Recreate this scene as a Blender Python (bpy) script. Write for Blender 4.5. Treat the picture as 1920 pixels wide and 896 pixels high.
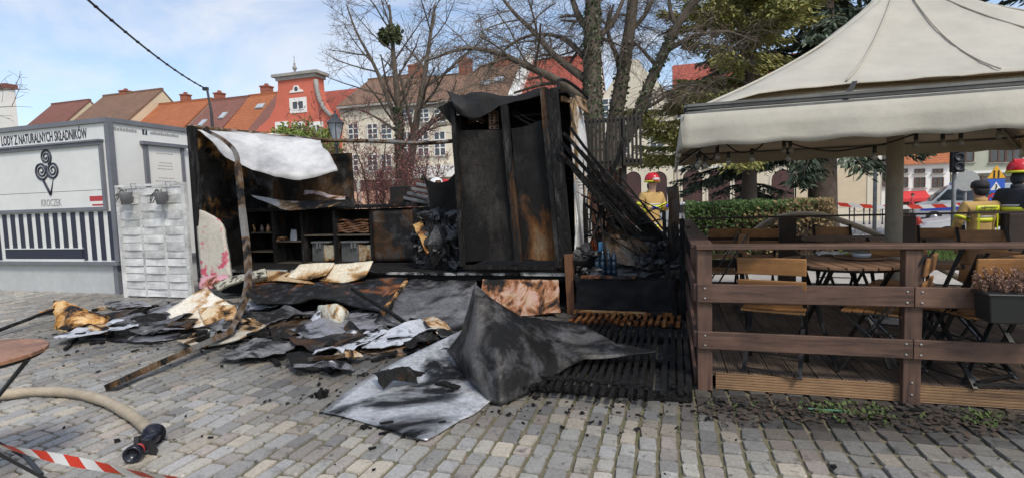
import bpy, math, random
from mathutils import Vector, Matrix, noise
rnd = random.Random(11)
U = rnd.uniform
V = Vector
rad = math.radians
sc = bpy.context.scene
for o in list(bpy.data.objects): bpy.data.objects.remove(o)
COL = sc.collection
# ------------------------------------------------------------ camera
FOC, CAMZ = 978.0, 1.4
def cam_rows(yaw, pitch, roll):
    f = V((-math.sin(yaw)*math.cos(pitch), math.cos(yaw)*math.cos(pitch), math.sin(pitch)))
    r = V((math.cos(yaw), math.sin(yaw), 0)); u = r.cross(f)
    c, s = math.cos(roll), math.sin(roll)
    return c*r + s*u, -s*r + c*u, f
CR, CU, CF = cam_rows(rad(17), rad(-4.1), rad(-1.81))
CC = V((0, 0, CAMZ))
cam = bpy.data.cameras.new('camera'); camo = bpy.data.objects.new('camera', cam); COL.objects.link(camo)
camo.matrix_world = Matrix(((CR.x, CU.x, -CF.x, 0), (CR.y, CU.y, -CF.y, 0), (CR.z, CU.z, -CF.z, CAMZ), (0, 0, 0, 1)))
cam.sensor_width = 36; cam.sensor_fit = 'HORIZONTAL'; cam.lens = FOC/1920*36; cam.clip_end = 2000; cam.clip_start = .05
sc.camera = camo
sc.render.resolution_x, sc.render.resolution_y = 1024, 477
# ------------------------------------------------------------ light
SUN_EL, SUN_AZ = 50.0, 46.0       # azimuth: degrees to the right of straight behind the camera's -Y
sd = V((math.sin(rad(SUN_AZ))*math.cos(rad(SUN_EL)), -math.cos(rad(SUN_AZ))*math.cos(rad(SUN_EL)), math.sin(rad(SUN_EL))))
sl = bpy.data.lights.new('sun', 'SUN'); sl.energy = 1.5; sl.angle = rad(12); sl.color = (1, .95, .86)
so = bpy.data.objects.new('sun', sl); COL.objects.link(so); so.rotation_euler = sd.to_track_quat('Z', 'Y').to_euler(); so.location = (0, -20, 40)
w = bpy.data.worlds.new('World'); sc.world = w; w.use_nodes = True
nt = w.node_tree; N = nt.nodes; N.clear(); L = nt.links.new
out = N.new('ShaderNodeOutputWorld'); bg = N.new('ShaderNodeBackground'); bg.inputs[1].default_value = .12
sky = N.new('ShaderNodeTexSky'); sky.sky_type = 'NISHITA'; sky.sun_disc = False
sky.sun_elevation = rad(SUN_EL); sky.sun_rotation = math.atan2(sd.x, sd.y); sky.altitude = 100; sky.dust_density = 2.0; sky.air_density = 1.0; sky.ozone_density = 1.0
tc = N.new('ShaderNodeTexCoord'); sep = N.new('ShaderNodeSeparateXYZ'); L(tc.outputs['Generated'], sep.inputs[0])
# clouds laid on a flat layer overhead: direction / (z + small)
ad = N.new('ShaderNodeMath'); ad.operation = 'ADD'; ad.inputs[1].default_value = .16; L(sep.outputs[2], ad.inputs[0])
dv = N.new('ShaderNodeVectorMath'); dv.operation = 'DIVIDE'
cb = N.new('ShaderNodeCombineXYZ')
for i in range(3): L(ad.outputs[0], cb.inputs[i])
L(tc.outputs['Generated'], dv.inputs[0]); L(cb.outputs[0], dv.inputs[1])
n1 = N.new('ShaderNodeTexNoise'); n1.inputs['Scale'].default_value = .9; n1.inputs['Detail'].default_value = 7; n1.inputs['Roughness'].default_value = .58; n1.inputs['Distortion'].default_value = .5
mp = N.new('ShaderNodeMapping'); mp.inputs['Location'].default_value = (3.1, 1.7, .4); mp.inputs['Scale'].default_value = (1, 1.5, 1)
L(dv.outputs[0], mp.inputs[0]); L(mp.outputs[0], n1.inputs['Vector'])
rp = N.new('ShaderNodeValToRGB'); rp.color_ramp.elements[0].position = .46; rp.color_ramp.elements[1].position = .74
rp.color_ramp.elements[0].color = (.09, .09, .09, 1); rp.color_ramp.elements[1].color = (.92, .92, .92, 1)
L(n1.outputs[0], rp.inputs[0])
mx = N.new('ShaderNodeMix'); mx.data_type = 'RGBA'; mx.inputs[7].default_value = (4.5, 4.5, 4.6, 1)
L(rp.outputs[0], mx.inputs[0]); L(sky.outputs[0], mx.inputs[6]); L(mx.outputs[2], bg.inputs[0]); L(bg.outputs[0], out.inputs[0])
vs = sc.view_settings; vs.view_transform = 'Standard'; vs.look = 'None'; vs.gamma = 1; vs.exposure = .82; vs.use_curve_mapping = False
# ------------------------------------------------------------ pixel -> place
def ray(px, py): return (px-960)/FOC*CR - (py-448)/FOC*CU + CF
def at(px, py, Y=None, z=None, X=None):
    d = ray(px, py)
    t = Y/d.y if Y is not None else ((z-CAMZ)/d.z if z is not None else X/d.x)
    return CC + t*d
def clamp01(q): return max(0.0, min(1.0, q))
def tz(x, y): return -.02*max(0, y-9)-.20*clamp01((x-2)/1.5)*clamp01((y-8.2)/.4)*clamp01((11.4-y)/.6)     # walkway behind the terrace lies a step lower
XS = [-400, -150, -70, -30, -20, -14, -10, -6, -3, 0, 1, 2, 2.5, 3, 3.5, 5, 7, 10, 14, 20, 30, 60, 150, 400]
YS = [-200, -60, -20, -8, 0, 4, 8, 8.2, 8.32, 8.45, 8.6, 9, 10, 10.8, 11, 11.2, 11.4, 13, 16, 20, 30, 45, 60, 100, 200, 600]
# ------------------------------------------------------------ mesh builder
W = {}
def vfix(p): return p if isinstance(p, Vector) else V(p)
class MB:
    def __init__(s): s.v = []; s.f = []; s.m = []
    def add(s, vs_, fs, m=0):
        k = len(s.v); s.v += [tuple(p) for p in vs_]
        for q in fs: s.f.append(tuple(i+k for i in q)); s.m.append(m)
        return s
    def box(s, c, d, R=None, m=0):
        c = vfix(c); x, y, z = d[0]/2, d[1]/2, d[2]/2
        p = [V((a, b, e)) for a in (-x, x) for b in (-y, y) for e in (-z, z)]
        if R is not None: p = [R @ q for q in p]
        return s.add([c+q for q in p], [(0, 1, 3, 2), (4, 6, 7, 5), (0, 4, 5, 1), (2, 3, 7, 6), (0, 2, 6, 4), (1, 5, 7, 3)], m)
    def b2(s, a, b, m=0):     # box from corner to corner
        return s.box([(a[i]+b[i])/2 for i in range(3)], [abs(b[i]-a[i]) for i in range(3)], None, m)
    def bar(s, p0, p1, wd, h, up=(0, 0, 1), m=0):
        p0, p1, up = vfix(p0), vfix(p1), vfix(up); d = p1-p0; L_ = d.length; d.normalize()
        x = d.cross(up)
        if x.length < 1e-4: x = d.cross(V((1, 0, 0)))
        x.normalize(); u = x.cross(d)
        R = Matrix((x, d, u)).transposed()
        return s.box((p0+p1)/2, (wd, L_, h), R, m)
    def tube(s, pts, r, n=6, m=0, cap=True, flat=1.0):
        pts = [vfix(p) for p in pts]; K = len(pts)
        if not hasattr(r, '__len__'): r = [r]*K
        vs_ = []; t = (pts[1]-pts[0]).normalized()
        u = t.orthogonal().normalized()
        for i in range(K):
            t = (pts[min(i+1, K-1)]-pts[max(i-1, 0)])
            t = t.normalized() if t.length > 1e-9 else V((0, 0, 1))
            u = (u - t*u.dot(t)); u = u.normalized() if u.length > 1e-6 else t.orthogonal().normalized()
            b = t.cross(u)
            for j in range(n):
                a = 2*math.pi*j/n
                vs_.append(pts[i] + (u*math.cos(a)+b*math.sin(a)*flat)*r[i])
        fs = [(i*n+j, i*n+(j+1) % n, (i+1)*n+(j+1) % n, (i+1)*n+j) for i in range(K-1) for j in range(n)]
        if cap: fs += [tuple(range(n))[::-1], tuple((K-1)*n+j for j in range(n))]
        return s.add(vs_, fs, m)
    def ext(s, poly, vec, m=0, m2=None):     # polygon pulled along vec
        poly = [vfix(p) for p in poly]; vec = vfix(vec); n = len(poly)
        s.add(poly+[p+vec for p in poly], [tuple(range(n))[::-1], tuple(range(n, 2*n))], m if m2 is None else m2)
        k = len(s.v)-2*n
        for i in range(n):
            s.f.append((k+i, k+(i+1) % n, k+n+(i+1) % n, k+n+i)); s.m.append(m)
        return s
    def lathe(s, prof, c=(0, 0, 0), n=16, R=None, m=0, sx=1, sy=1):
        c = vfix(c); vs_ = []
        for r, z in prof:
            for j in range(n):
                a = 2*math.pi*j/n; q = V((r*math.cos(a)*sx, r*math.sin(a)*sy, z)); vs_.append(c+(R @ q if R is not None else q))
        K = len(prof)
        fs = [(i*n+j, i*n+(j+1) % n, (i+1)*n+(j+1) % n, (i+1)*n+j) for i in range(K-1) for j in range(n)]
        if prof[0][0] > 1e-5: fs.append(tuple(range(n))[::-1])
        if prof[-1][0] > 1e-5: fs.append(tuple((K-1)*n+j for j in range(n)))
        return s.add(vs_, fs, m)
    def ball(s, c, r, nu=10, nv=7, R=None, m=0, jit=0):
        if not hasattr(r, '__len__'): r = (r, r, r)
        c = vfix(c); vs_ = []
        for i in range(nv+1):
            th = math.pi*i/nv
            for j in range(nu):
                a = 2*math.pi*j/nu; q = V((math.sin(th)*math.cos(a)*r[0], math.sin(th)*math.sin(a)*r[1], -math.cos(th)*r[2]))
                if jit: q *= 1+jit*noise.noise(q*(2.2/max(r))+c*3.1)
                vs_.append(c+(R @ q if R is not None else q))
        return s.add(vs_, [(i*nu+j, i*nu+(j+1) % nu, (i+1)*nu+(j+1) % nu, (i+1)*nu+j) for i in range(nv) for j in range(nu)], m)
    def grid(s, P, thick=0.0, m=0, m2=None):   # P[row][col] points; solid of given thickness
        nr, nc = len(P), len(P[0]); top = [vfix(p) for r_ in P for p in r_]
        fs = [(i*nc+j, i*nc+j+1, (i+1)*nc+j+1, (i+1)*nc+j) for i in range(nr-1) for j in range(nc-1)]
        if not thick: return s.add(top, fs, m)
        nrm = []
        for i in range(nr):
            for j in range(nc):
                a = top[i*nc+min(j+1, nc-1)]-top[i*nc+max(j-1, 0)]; b = top[min(i+1, nr-1)*nc+j]-top[max(i-1, 0)*nc+j]
                q = a.cross(b); nrm.append(q.normalized() if q.length > 1e-9 else V((0, 0, 1)))
        bot = [p-q*thick for p, q in zip(top, nrm)]; k = len(s.v)
        s.add(top, fs, m); s.add(bot, [q[::-1] for q in fs], m if m2 is None else m2)
        o = nr*nc; ring = [j for j in range(nc)] + [i*nc+nc-1 for i in range(1, nr)] + [(nr-1)*nc+j for j in range(nc-2, -1, -1)] + [i*nc for i in range(nr-2, 0, -1)]
        for a, b in zip(ring, ring[1:]+ring[:1]): s.f.append((k+b, k+a, k+o+a, k+o+b)); s.m.append(m)
        return s
    def card(s, c, u, v_, m=0): return s.add([c-u-v_, c+u-v_, c+u+v_, c-u+v_], [(0, 1, 2, 3)], m)
    def build(s, name, mats, parent=None, smooth=False, bevel=0, loc=None, label=None):
        if not isinstance(mats, (list, tuple)): mats = [mats]
        if parent is not None: org = W.get(parent, V((0, 0, 0)))
        elif loc is not None: org = vfix(loc)
        else:
            xs = [p[0] for p in s.v]; ys = [p[1] for p in s.v]; org = V(((min(xs)+max(xs))/2, (min(ys)+max(ys))/2, min(p[2] for p in s.v)))
        me = bpy.data.meshes.new(name); me.from_pydata([(p[0]-org.x, p[1]-org.y, p[2]-org.z) for p in s.v], [], s.f)
        for m_ in mats: me.materials.append(m_)
        if len(mats) > 1: me.polygons.foreach_set('material_index', s.m)
        if smooth: me.polygons.foreach_set('use_smooth', [True]*len(s.f))
        me.update()
        o = bpy.data.objects.new(name, me); COL.objects.link(o); W[o] = org
        if parent is not None: o.parent = parent
        else: o.location = org
        if bevel:
            bv = o.modifiers.new('bevel', 'BEVEL'); bv.width = bevel; bv.segments = 2; bv.limit_method = 'ANGLE'; bv.harden_normals = False
        if label: o['label'] = label
        return o
def tag(o, label, cat, group=None):
    o['label'] = label; o['category'] = cat
    if group: o['group'] = group
    return o
def struct(o): o['kind'] = 'structure'; return o
def thing(name, label, cat, loc=(0, 0, 0), rz=0, group=None, local=False):
    o = bpy.data.objects.new(name, None); COL.objects.link(o); o.location = loc; o.rotation_euler = (0, 0, rz); o.empty_display_size = .1
    W[o] = V((0, 0, 0)) if local else vfix(loc)
    return tag(o, label, cat, group)
KIDS = {}
def copy_tree(o, parent=None):
    c = o.copy(); COL.objects.link(c); W[c] = W.get(o, V((0, 0, 0)))
    if parent is not None: c.parent = parent
    for ch in o.children: copy_tree(ch, c)
    return c
def cat_interp(P, n):     # Catmull-Rom through a list of points -> n*(len-1)+1 points
    P = [vfix(p) for p in P]; out_ = []
    for i in range(len(P)-1):
        p0, p1, p2, p3 = P[max(i-1, 0)], P[i], P[i+1], P[min(i+2, len(P)-1)]
        for k in range(n):
            t = k/n; out_.append(.5*((2*p1)+(p2-p0)*t+(2*p0-5*p1+4*p2-p3)*t*t+(3*p1-p0-3*p2+p3)*t**3))
    return out_+[P[-1]]
def lin_interp(P, n):
    P = [vfix(p) for p in P]; return [P[i]+(P[i+1]-P[i])*(k/n) for i in range(len(P)-1) for k in range(n)]+[P[-1]]
def surf(ctrl, n=5, wob=0, ws=3.0, seed=0, lin=False):     # smooth grid through control rows
    ip = lin_interp if lin else cat_interp
    rows = [ip(r_, n) for r_ in ctrl]
    cols = [ip([r_[j] for r_ in rows], n) for j in range(len(rows[0]))]
    P = [[cols[j][i] for j in range(len(cols))] for i in range(len(cols[0]))]
    if wob:
        for r_ in P:
            for j in range(len(r_)):
                q = r_[j]*ws+V((seed*7.3, seed*1.9, 0)); d_ = V((0, 0, 0)); am = 1.0
                for _ in range(3): d_ += V((noise.noise(q), noise.noise(q+V((9, 0, 0))), noise.noise(q+V((0, 9, 0)))))*am; q = q*2.1; am *= .5
                r_[j] = r_[j]+d_*wob
    return P
def bil(c, nr, nc):     # bilinear patch of 4 corners
    a, b, d, e = [vfix(p) for p in c]   # a=row0col0 b=row0colN d=rowNcolN e=rowNcol0
    return [[(a*(1-i/nr)*(1-j/nc)+b*(1-i/nr)*(j/nc)+d*(i/nr)*(j/nc)+e*(i/nr)*(1-j/nc)) for j in range(nc+1)] for i in range(nr+1)]
# ------------------------------------------------------------ materials
MC = {}
def base_mat(name):
    m = bpy.data.materials.new(name); m.use_nodes = True; t = m.node_tree
    return m, t, t.nodes['Principled BSDF']
def c4(c): return (c[0], c[1], c[2], 1)
def coords(t, stretch=(1, 1, 1), rnd_off=True):
    tc_ = t.nodes.new('ShaderNodeTexCoord'); mp_ = t.nodes.new('ShaderNodeMapping'); mp_.inputs['Scale'].default_value = stretch
    t.links.new(tc_.outputs['Object'], mp_.inputs[0])
    if rnd_off:
        oi = t.nodes.new('ShaderNodeObjectInfo'); mu = t.nodes.new('ShaderNodeMath'); mu.operation = 'MULTIPLY'; mu.inputs[1].default_value = 37
        t.links.new(oi.outputs['Random'], mu.inputs[0]); t.links.new(mu.outputs[0], mp_.inputs['Location'])
    return mp_.outputs[0]
def noi(t, vec, s, det=5, ro=.6, dist=0):
    n_ = t.nodes.new('ShaderNodeTexNoise'); n_.inputs['Scale'].default_value = s; n_.inputs['Detail'].default_value = det; n_.inputs['Roughness'].default_value = ro; n_.inputs['Distortion'].default_value = dist
    t.links.new(vec, n_.inputs['Vector']); return n_.outputs[0]
def ramp(t, fac, stops, interp='LINEAR'):
    r_ = t.nodes.new('ShaderNodeValToRGB'); e = r_.color_ramp; e.interpolation = interp
    while len(e.elements) < len(stops): e.elements.new(.5)
    for el, (p, c) in zip(e.elements, stops): el.position = p; el.color = c4(c) if hasattr(c, '__len__') else (c, c, c, 1)
    t.links.new(fac, r_.inputs[0]); return r_.outputs[0]
def mixc(t, fac, a, b, mode='MIX'):
    x = t.nodes.new('ShaderNodeMix'); x.data_type = 'RGBA'; x.blend_type = mode
    for s_, v_ in ((0, fac), (6, a), (7, b)):
        if isinstance(v_, (int, float)): x.inputs[s_].default_value = v_
        elif isinstance(v_, tuple): x.inputs[s_].default_value = c4(v_)
        else: t.links.new(v_, x.inputs[s_])
    return x.outputs[2]
def bump(t, b, h, st, d=.02):
    n_ = t.nodes.new('ShaderNodeBump'); n_.inputs['Strength'].default_value = st; n_.inputs['Distance'].default_value = d
    t.links.new(h, n_.inputs['Height']); t.links.new(n_.outputs[0], b.inputs['Normal'])
def M(name, c1, c2=None, s=4, rough=.7, metal=0, bmp=0, bs=None, stretch=(1, 1, 1), dirt=.25, lo=.35, hi=.65, bd=.02, spec=None, rv=0):
    if name in MC: return MC[name]
    m, t, b = base_mat(name); v_ = coords(t, stretch)
    n_ = noi(t, v_, s)
    c2 = c2 or tuple(x*.75 for x in c1)
    col = ramp(t, n_, [(lo, c1), (hi, c2)])
    if dirt:
        d_ = noi(t, v_, s*5.3, 6, .7)
        col = mixc(t, 1.0, col, ramp(t, d_, [(.3, 1-dirt), (.62, 1)]), 'MULTIPLY')
    if rv:
        oi = t.nodes.new('ShaderNodeObjectInfo'); col = mixc(t, 1.0, col, ramp(t, oi.outputs['Random'], [(0, 1-rv), (1, 1)]), 'MULTIPLY')
    t.links.new(col, b.inputs['Base Color']); b.inputs['Roughness'].default_value = rough; b.inputs['Metallic'].default_value = metal
    if spec is not None: b.inputs['Specular IOR Level'].default_value = spec
    if bmp: bump(t, b, noi(t, v_, bs or s*6, 5, .65), bmp, bd)
    MC[name] = m; return m
CHAR = (.010, .0095, .009)
def burn(name, b1, b2, amt, s=2.2, rough=.75, metal=0, ash=.3, brown=True, grad=None, bmp=.35, bs=14, stretch=(1, 1, 1), ashc=(.2, .2, .205), crack=0):
    """base colour eaten by soot; amt 0..1 of the area; grad=(axis, lo, hi) adds more soot towards one side of the piece"""
    if name in MC: return MC[name]
    m, t, b = base_mat(name); v_ = coords(t, stretch)
    base = ramp(t, noi(t, v_, s*1.7), [(.35, b1), (.65, b2)])
    n_ = noi(t, v_, s, 7, .62, .6)
    if grad:
        tc_ = t.nodes.new('ShaderNodeTexCoord'); sp = t.nodes.new('ShaderNodeSeparateXYZ'); t.links.new(tc_.outputs['Generated'], sp.inputs[0])
        mr = t.nodes.new('ShaderNodeMapRange'); mr.inputs[3].default_value = grad[1]; mr.inputs[4].default_value = grad[2]
        t.links.new(sp.outputs[grad[0]], mr.inputs[0]); a_ = t.nodes.new('ShaderNodeMath'); a_.operation = 'ADD'
        t.links.new(n_, a_.inputs[0]); t.links.new(mr.outputs[0], a_.inputs[1]); n_ = a_.outputs[0]
    th = .72-.44*amt
    if brown:
        mid = tuple(.45*x for x in b1)
        col = mixc(t, ramp(t, n_, [(th-.14, 0), (th-.05, 1)]), base, (min(.4, mid[0]*1.2+.03), mid[1]*.75+.012, mid[2]*.35+.004))
    else: col = base
    col = mixc(t, ramp(t, n_, [(th-.07, 0), (th+.03, 1)]), col, CHAR)
    if ash:
        an = noi(t, v_, s*2.7, 8, .7, .3); col = mixc(t, ramp(t, an, [(.56-.12*ash, 0), (.70, ash)]), col, ashc)
    col = mixc(t, 1.0, col, ramp(t, noi(t, v_, s*21, 6, .75), [(.28, .55), (.5, 1), (.72, 1.45)]), 'MULTIPLY')
    t.links.new(col, b.inputs['Base Color']); b.inputs['Metallic'].default_value = metal; b.inputs['Specular IOR Level'].default_value = .22
    t.links.new(ramp(t, noi(t, v_, s*3), [(.3, max(.1, rough-.18)), (.7, min(1, rough+.15))]), b.inputs['Roughness'])
    if bmp:
        hgt = noi(t, v_, bs, 6, .7)
        if crack:     # alligator cracks of charred wood
            vo = t.nodes.new('ShaderNodeTexVoronoi'); vo.feature = 'DISTANCE_TO_EDGE'; vo.inputs['Scale'].default_value = crack; t.links.new(v_, vo.inputs['Vector'])
            ck = ramp(t, vo.outputs['Distance'], [(0, 0), (.12, 1)]); hgt = mixc(t, .4, hgt, ck)
            col2 = mixc(t, 1.0, col, ramp(t, vo.outputs['Distance'], [(0, .5), (.06, 1)]), 'MULTIPLY'); t.links.new(col2, b.inputs['Base Color'])
        bump(t, b, hgt, bmp, .02)
    MC[name] = m; return m
def wood(name, c1, c2, s=3, rough=.65, axis=0, bmp=.2, rv=.25, groove=0):
    if name in MC: return MC[name]
    st = [14, 14, 14]; st[axis] = 1.0
    m, t, b = base_mat(name); v_ = coords(t, tuple(st))
    n_ = noi(t, v_, s, 6, .62, .4)
    col = ramp(t, n_, [(.38, c1), (.52, tuple(.6*x+.4*y for x, y in zip(c1, c2))), (.63, c2), (.72, tuple(.6*x for x in c2))])
    v2 = coords(t); col = mixc(t, 1.0, col, ramp(t, noi(t, v2, 2.5, 5, .65), [(.3, .42), (.65, 1.1)]), 'MULTIPLY')
    oi = t.nodes.new('ShaderNodeObjectInfo'); col = mixc(t, 1.0, col, ramp(t, oi.outputs['Random'], [(0, 1-rv), (1, 1)]), 'MULTIPLY')
    t.links.new(col, b.inputs['Base Color']); b.inputs['Roughness'].default_value = rough
    bump(t, b, n_, bmp, .01)
    MC[name] = m; return m
def flat(name, c, rough=.6, metal=0, emis=None, spec=None):
    if name in MC: return MC[name]
    m, t, b = base_mat(name); b.inputs['Base Color'].default_value = c4(c); b.inputs['Roughness'].default_value = rough; b.inputs['Metallic'].default_value = metal
    if spec is not None: b.inputs['Specular IOR Level'].default_value = spec
    MC[name] = m; return m
def text_mb(body, size, origin, ux, uz, sx=1.0, align='LEFT', off=0.0, ext=.0015):
    """flat lettering as a mesh: origin, unit direction along the line, unit direction up"""
    cu = bpy.data.curves.new('t', 'FONT'); cu.body = body; cu.size = size; cu.align_x = align; cu.extrude = ext; cu.offset = off; cu.resolution_u = 3
    to = bpy.data.objects.new('t', cu); COL.objects.link(to)
    dg = bpy.context.evaluated_depsgraph_get(); me = bpy.data.meshes.new_from_object(to.evaluated_get(dg))
    ux, uz = vfix(ux), vfix(uz); un = ux.cross(uz); origin = vfix(origin)
    mb = MB(); mb.add([origin+ux*(p.co.x*sx)+uz*p.co.y+un*p.co.z for p in me.vertices], [tuple(f.vertices) for f in me.polygons])
    bpy.data.objects.remove(to); bpy.data.meshes.remove(me); bpy.data.curves.remove(cu)
    return mb
# ------------------------------------------------------------ ground
def proj(p):
    d = vfix(p)-CC; z = d.dot(CF)
    return (960+FOC*d.dot(CR)/z, 448-FOC*d.dot(CU)/z, z) if z > .05 else (9e9, 9e9, z)
gm = M('joint_soil', (.20, .165, .115), (.11, .115, .05), 7, .95, bmp=.6, bs=60)
mb = MB(); xs, ys = XS, YS
mb.grid([[(x, y, max(tz(x, y), -2.5)-.012) for x in xs] for y in ys])
ground = struct(mb.build('ground', gm, loc=(0, 0, 0)))
def stone_mat():
    m, t, b = base_mat('granite_setts'); at_ = t.nodes.new('ShaderNodeAttribute'); at_.attribute_name = 'tint'
    v_ = coords(t, (1, 1, 1), False)
    col = mixc(t, 1.0, at_.outputs['Color'], ramp(t, noi(t, v_, 55, 5, .75), [(.25, .6), (.6, 1.08)]), 'MULTIPLY')
    col = mixc(t, 1.0, col, ramp(t, noi(t, v_, 9, 5, .7, .5), [(.30, .45), (.44, 1)]), 'MULTIPLY')
    col = mixc(t, ramp(t, noi(t, v_, 24, 3, .5), [(.66, 0), (.72, .7)]), col, (.035, .032, .03))
    t.links.new(col, b.inputs['Base Color'])
    t.links.new(ramp(t, noi(t, v_, 7), [(.35, .42), (.65, .8)]), b.inputs['Roughness'])
    bump(t, b, noi(t, v_, 70, 6, .7), .35, .008); return m
SM = stone_mat()
BLOBS = [(-.55, 4.6, .9, .75), (.9, 3.72, .55, .55), (.2, 3.6, .5, .55), (1.9, 3.8, .7, .5), (-2.6, 4.3, .8, .55), (-1.1, 3.35, .5, .45), (-4.2, 5.0, 1.3, .6), (-6.2, 4.5, 1.2, .5), (-2.2, 3.5, .6, .45), (-8.2, 6.2, .8, .35), (-9.5, 6.3, .9, .35), (-3.0, 5.5, 1.2, .6), (1.3, 3.4, .5, .35), (-.6, 6, 1.5, .8)]+[(.35+.33*k, 3.72, .27, .62) for k in range(9)]+[(-7.4, 4.9, .7, .5), (-5.6, 5.3, .8, .55), (-3.6, 4.5, .7, .45), (-1.9, 3.1, .45, .3)]
def soot(x, y):
    k = 1.0
    for bx, by, br, st in BLOBS:
        d2 = ((x-bx)**2+(y-by)**2)/br**2*(.75+.5*noise.noise(V((x*2.1, y*2.1, bx))))
        k *= 1-st*math.exp(-max(0, d2))
    return k
PAL = [(.41, .39, .34), (.37, .36, .325), (.44, .41, .35), (.35, .34, .315), (.42, .365, .315), (.39, .38, .36), (.46, .41, .33), (.29, .28, .26), (.33, .30, .265)]
stones = []
x = -13.5
while x < 4.6:
    wcol = U(.098, .138); y = 1.0+U(0, .2); xc = x+wcol/2
    while y < 8.3:
        ln = (U(.13, .22) if rnd.random() > .12 else U(.22, .27)) if xc < -1.2 else (U(.115, .165) if rnd.random() > .12 else U(.165, .2)); yc = y+ln/2
        hid = (xc > .34 and yc > 4.15) or (-7.1 < xc < -1.3 and yc > 6.9) or (xc < -9.3 and yc > 6.9)
        a = proj((xc, yc, 0))
        if not hid and -80 < a[0] < 2000 and a[1] < 960:
            stones.append((wcol-(.019 if xc < -1.2 else .021), ln-.017, xc+.012*noise.noise(V((xc, yc*1.5, 0))), yc, (wcol*ln)/a[2]**2*(1 if a[1] < 890 and 0 < a[0] < 1920 else .3)))
        y += ln
    x += wcol
stones.sort(key=lambda s_: -s_[4])
def stone(mb, wx, ly, xc, yc, cols):
    hx, hy = wx/2, ly/2; cx, cy = hx*U(.14, .3), hy*U(.1, .26); z = U(-.004, .005); tx, ty = U(-.03, .03), U(-.03, .03); sk = U(-.05, .05)
    ringp = [(-hx+cx, -hy), (hx-cx, -hy), (hx, -hy+cy), (hx, hy-cy), (hx-cx, hy), (-hx+cx, hy), (-hx, hy-cy), (-hx, -hy+cy)]
    ringp = [(a+U(-.006, .006)+b*sk, b+U(-.006, .006)) for a, b in ringp]
    vs_ = [(xc+a, yc+b, -.03) for a, b in ringp] + [(xc+a, yc+b, z-.007+a*tx+b*ty) for a, b in ringp] + [(xc+a*.95, yc+b*.96, z+.002+a*tx+b*ty) for a, b in ringp] + [(xc+U(-.01, .01), yc+U(-.01, .01), z+.003)]
    fs = [(i, (i+1) % 8, 8+(i+1) % 8, 8+i) for i in range(8)]+[(8+i, 8+(i+1) % 8, 16+(i+1) % 8, 16+i) for i in range(8)]+[(16+i, 16+(i+1) % 8, 24) for i in range(8)]
    mb.add(vs_, fs); p = rnd.choice(PAL); k = U(.8, 1.08)*soot(xc, yc); cols += [(p[0]*k, p[1]*k, p[2]*k, 1)]*25
def set_tint(o, cols):
    at_ = o.data.attributes.new('tint', 'FLOAT_COLOR', 'POINT'); at_.data.foreach_set('color', [c for q in cols for c in q])
for s_ in stones[:300]:
    mb = MB(); cols = []; stone(mb, s_[0], s_[1], s_[2], s_[3], cols); o = mb.build('cobblestone', SM, ground); set_tint(o, cols)
mb = MB(); cols = []
for s_ in stones[300:]: stone(mb, s_[0], s_[1], s_[2], s_[3], cols)
o = mb.build('cobblestones', SM, ground); set_tint(o, cols); o['kind'] = 'stuff'
# plaza beyond the stalls, lawn, street
pv = M('pale_paving', (.40, .375, .34), (.33, .31, .285), 1.2, .85, bmp=.2, bs=30)
def terr(name, x0, x1, y0, y1, m, dz, nx=10, ny=10):
    mb = MB(); mb.grid([[(x0+(x1-x0)*i/nx, y0+(y1-y0)*j/ny, tz(0, y0+(y1-y0)*j/ny)+dz) for i in range(nx+1)] for j in range(ny+1)]); return struct(mb.build(name, m, loc=(0, 0, 0)))
mb = MB(); mb.grid([[(x_, y_, tz(x_, y_)+.004) for x_ in XS if -71 < x_ < 61] for y_ in YS if 8.3 < y_ < 61]); struct(mb.build('plaza_pavement', pv, loc=(0, 0, 0)))
lawn = terr('lawn', .3, 11, 11.6, 17.6, M('lawn_soil', (.05, .075, .02), (.08, .08, .035), 3, .95), .02)
terr('street', 14, 60, 20.5, 34, M('asphalt', (.055, .055, .057), (.075, .074, .072), 4, .9, bmp=.3, bs=80), .012)
mb = MB()
for i in range(26000):
    x_, y_ = U(.35, 10.9), U(11.65, 17.5)
    h = U(.04, .11); a = U(0, 6.28); c_ = V((x_, y_, tz(0, y_)+.02)); dx = V((math.cos(a), math.sin(a), 0))*.009; tip = c_+V((U(-.05, .05), U(-.05, .05), h))
    mb.add([c_-dx, c_+dx, tip], [(0, 1, 2)])
gl = mb.build('grass', M('grass_blades', (.06, .14, .02), (.12, .17, .035), 1.1, .8, dirt=.3), loc=(0, 0, 0)); gl['kind'] = 'stuff'; gl['label'] = 'short bright green grass of the lawn behind the deck'; gl['category'] = 'grass'
# ------------------------------------------------------------ houses round the square
HY = 40.0
plaster = lambda n, c: M('plaster_'+n, c, tuple(x*.9 for x in c), .35, .9, dirt=.08)
def tile_mat(n, c1, c2):
    k = 'tiles_'+n
    if k in MC: return MC[k]
    m, t, b = base_mat(k); v_ = coords(t, (1, 1, 1), False)
    col = ramp(t, noi(t, v_, .8, 6, .7), [(.3, c1), (.7, c2)]); wv = t.nodes.new('ShaderNodeTexWave'); wv.bands_direction = 'Z'; wv.inputs['Scale'].default_value = 1.6; wv.inputs['Distortion'].default_value = .6; wv.inputs['Detail Scale'].default_value = 4
    t.links.new(v_, wv.inputs['Vector']); col = mixc(t, 1.0, col, ramp(t, wv.outputs[1], [(0, .72), (.5, 1)]), 'MULTIPLY')
    col = mixc(t, 1.0, col, ramp(t, noi(t, v_, 7, 4, .7), [(.3, .6), (.6, 1.1)]), 'MULTIPLY')
    t.links.new(col, b.inputs['Base Color']); b.inputs['Roughness'].default_value = .85; bump(t, b, wv.outputs[1], .4, .05); MC[k] = m; return m
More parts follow.
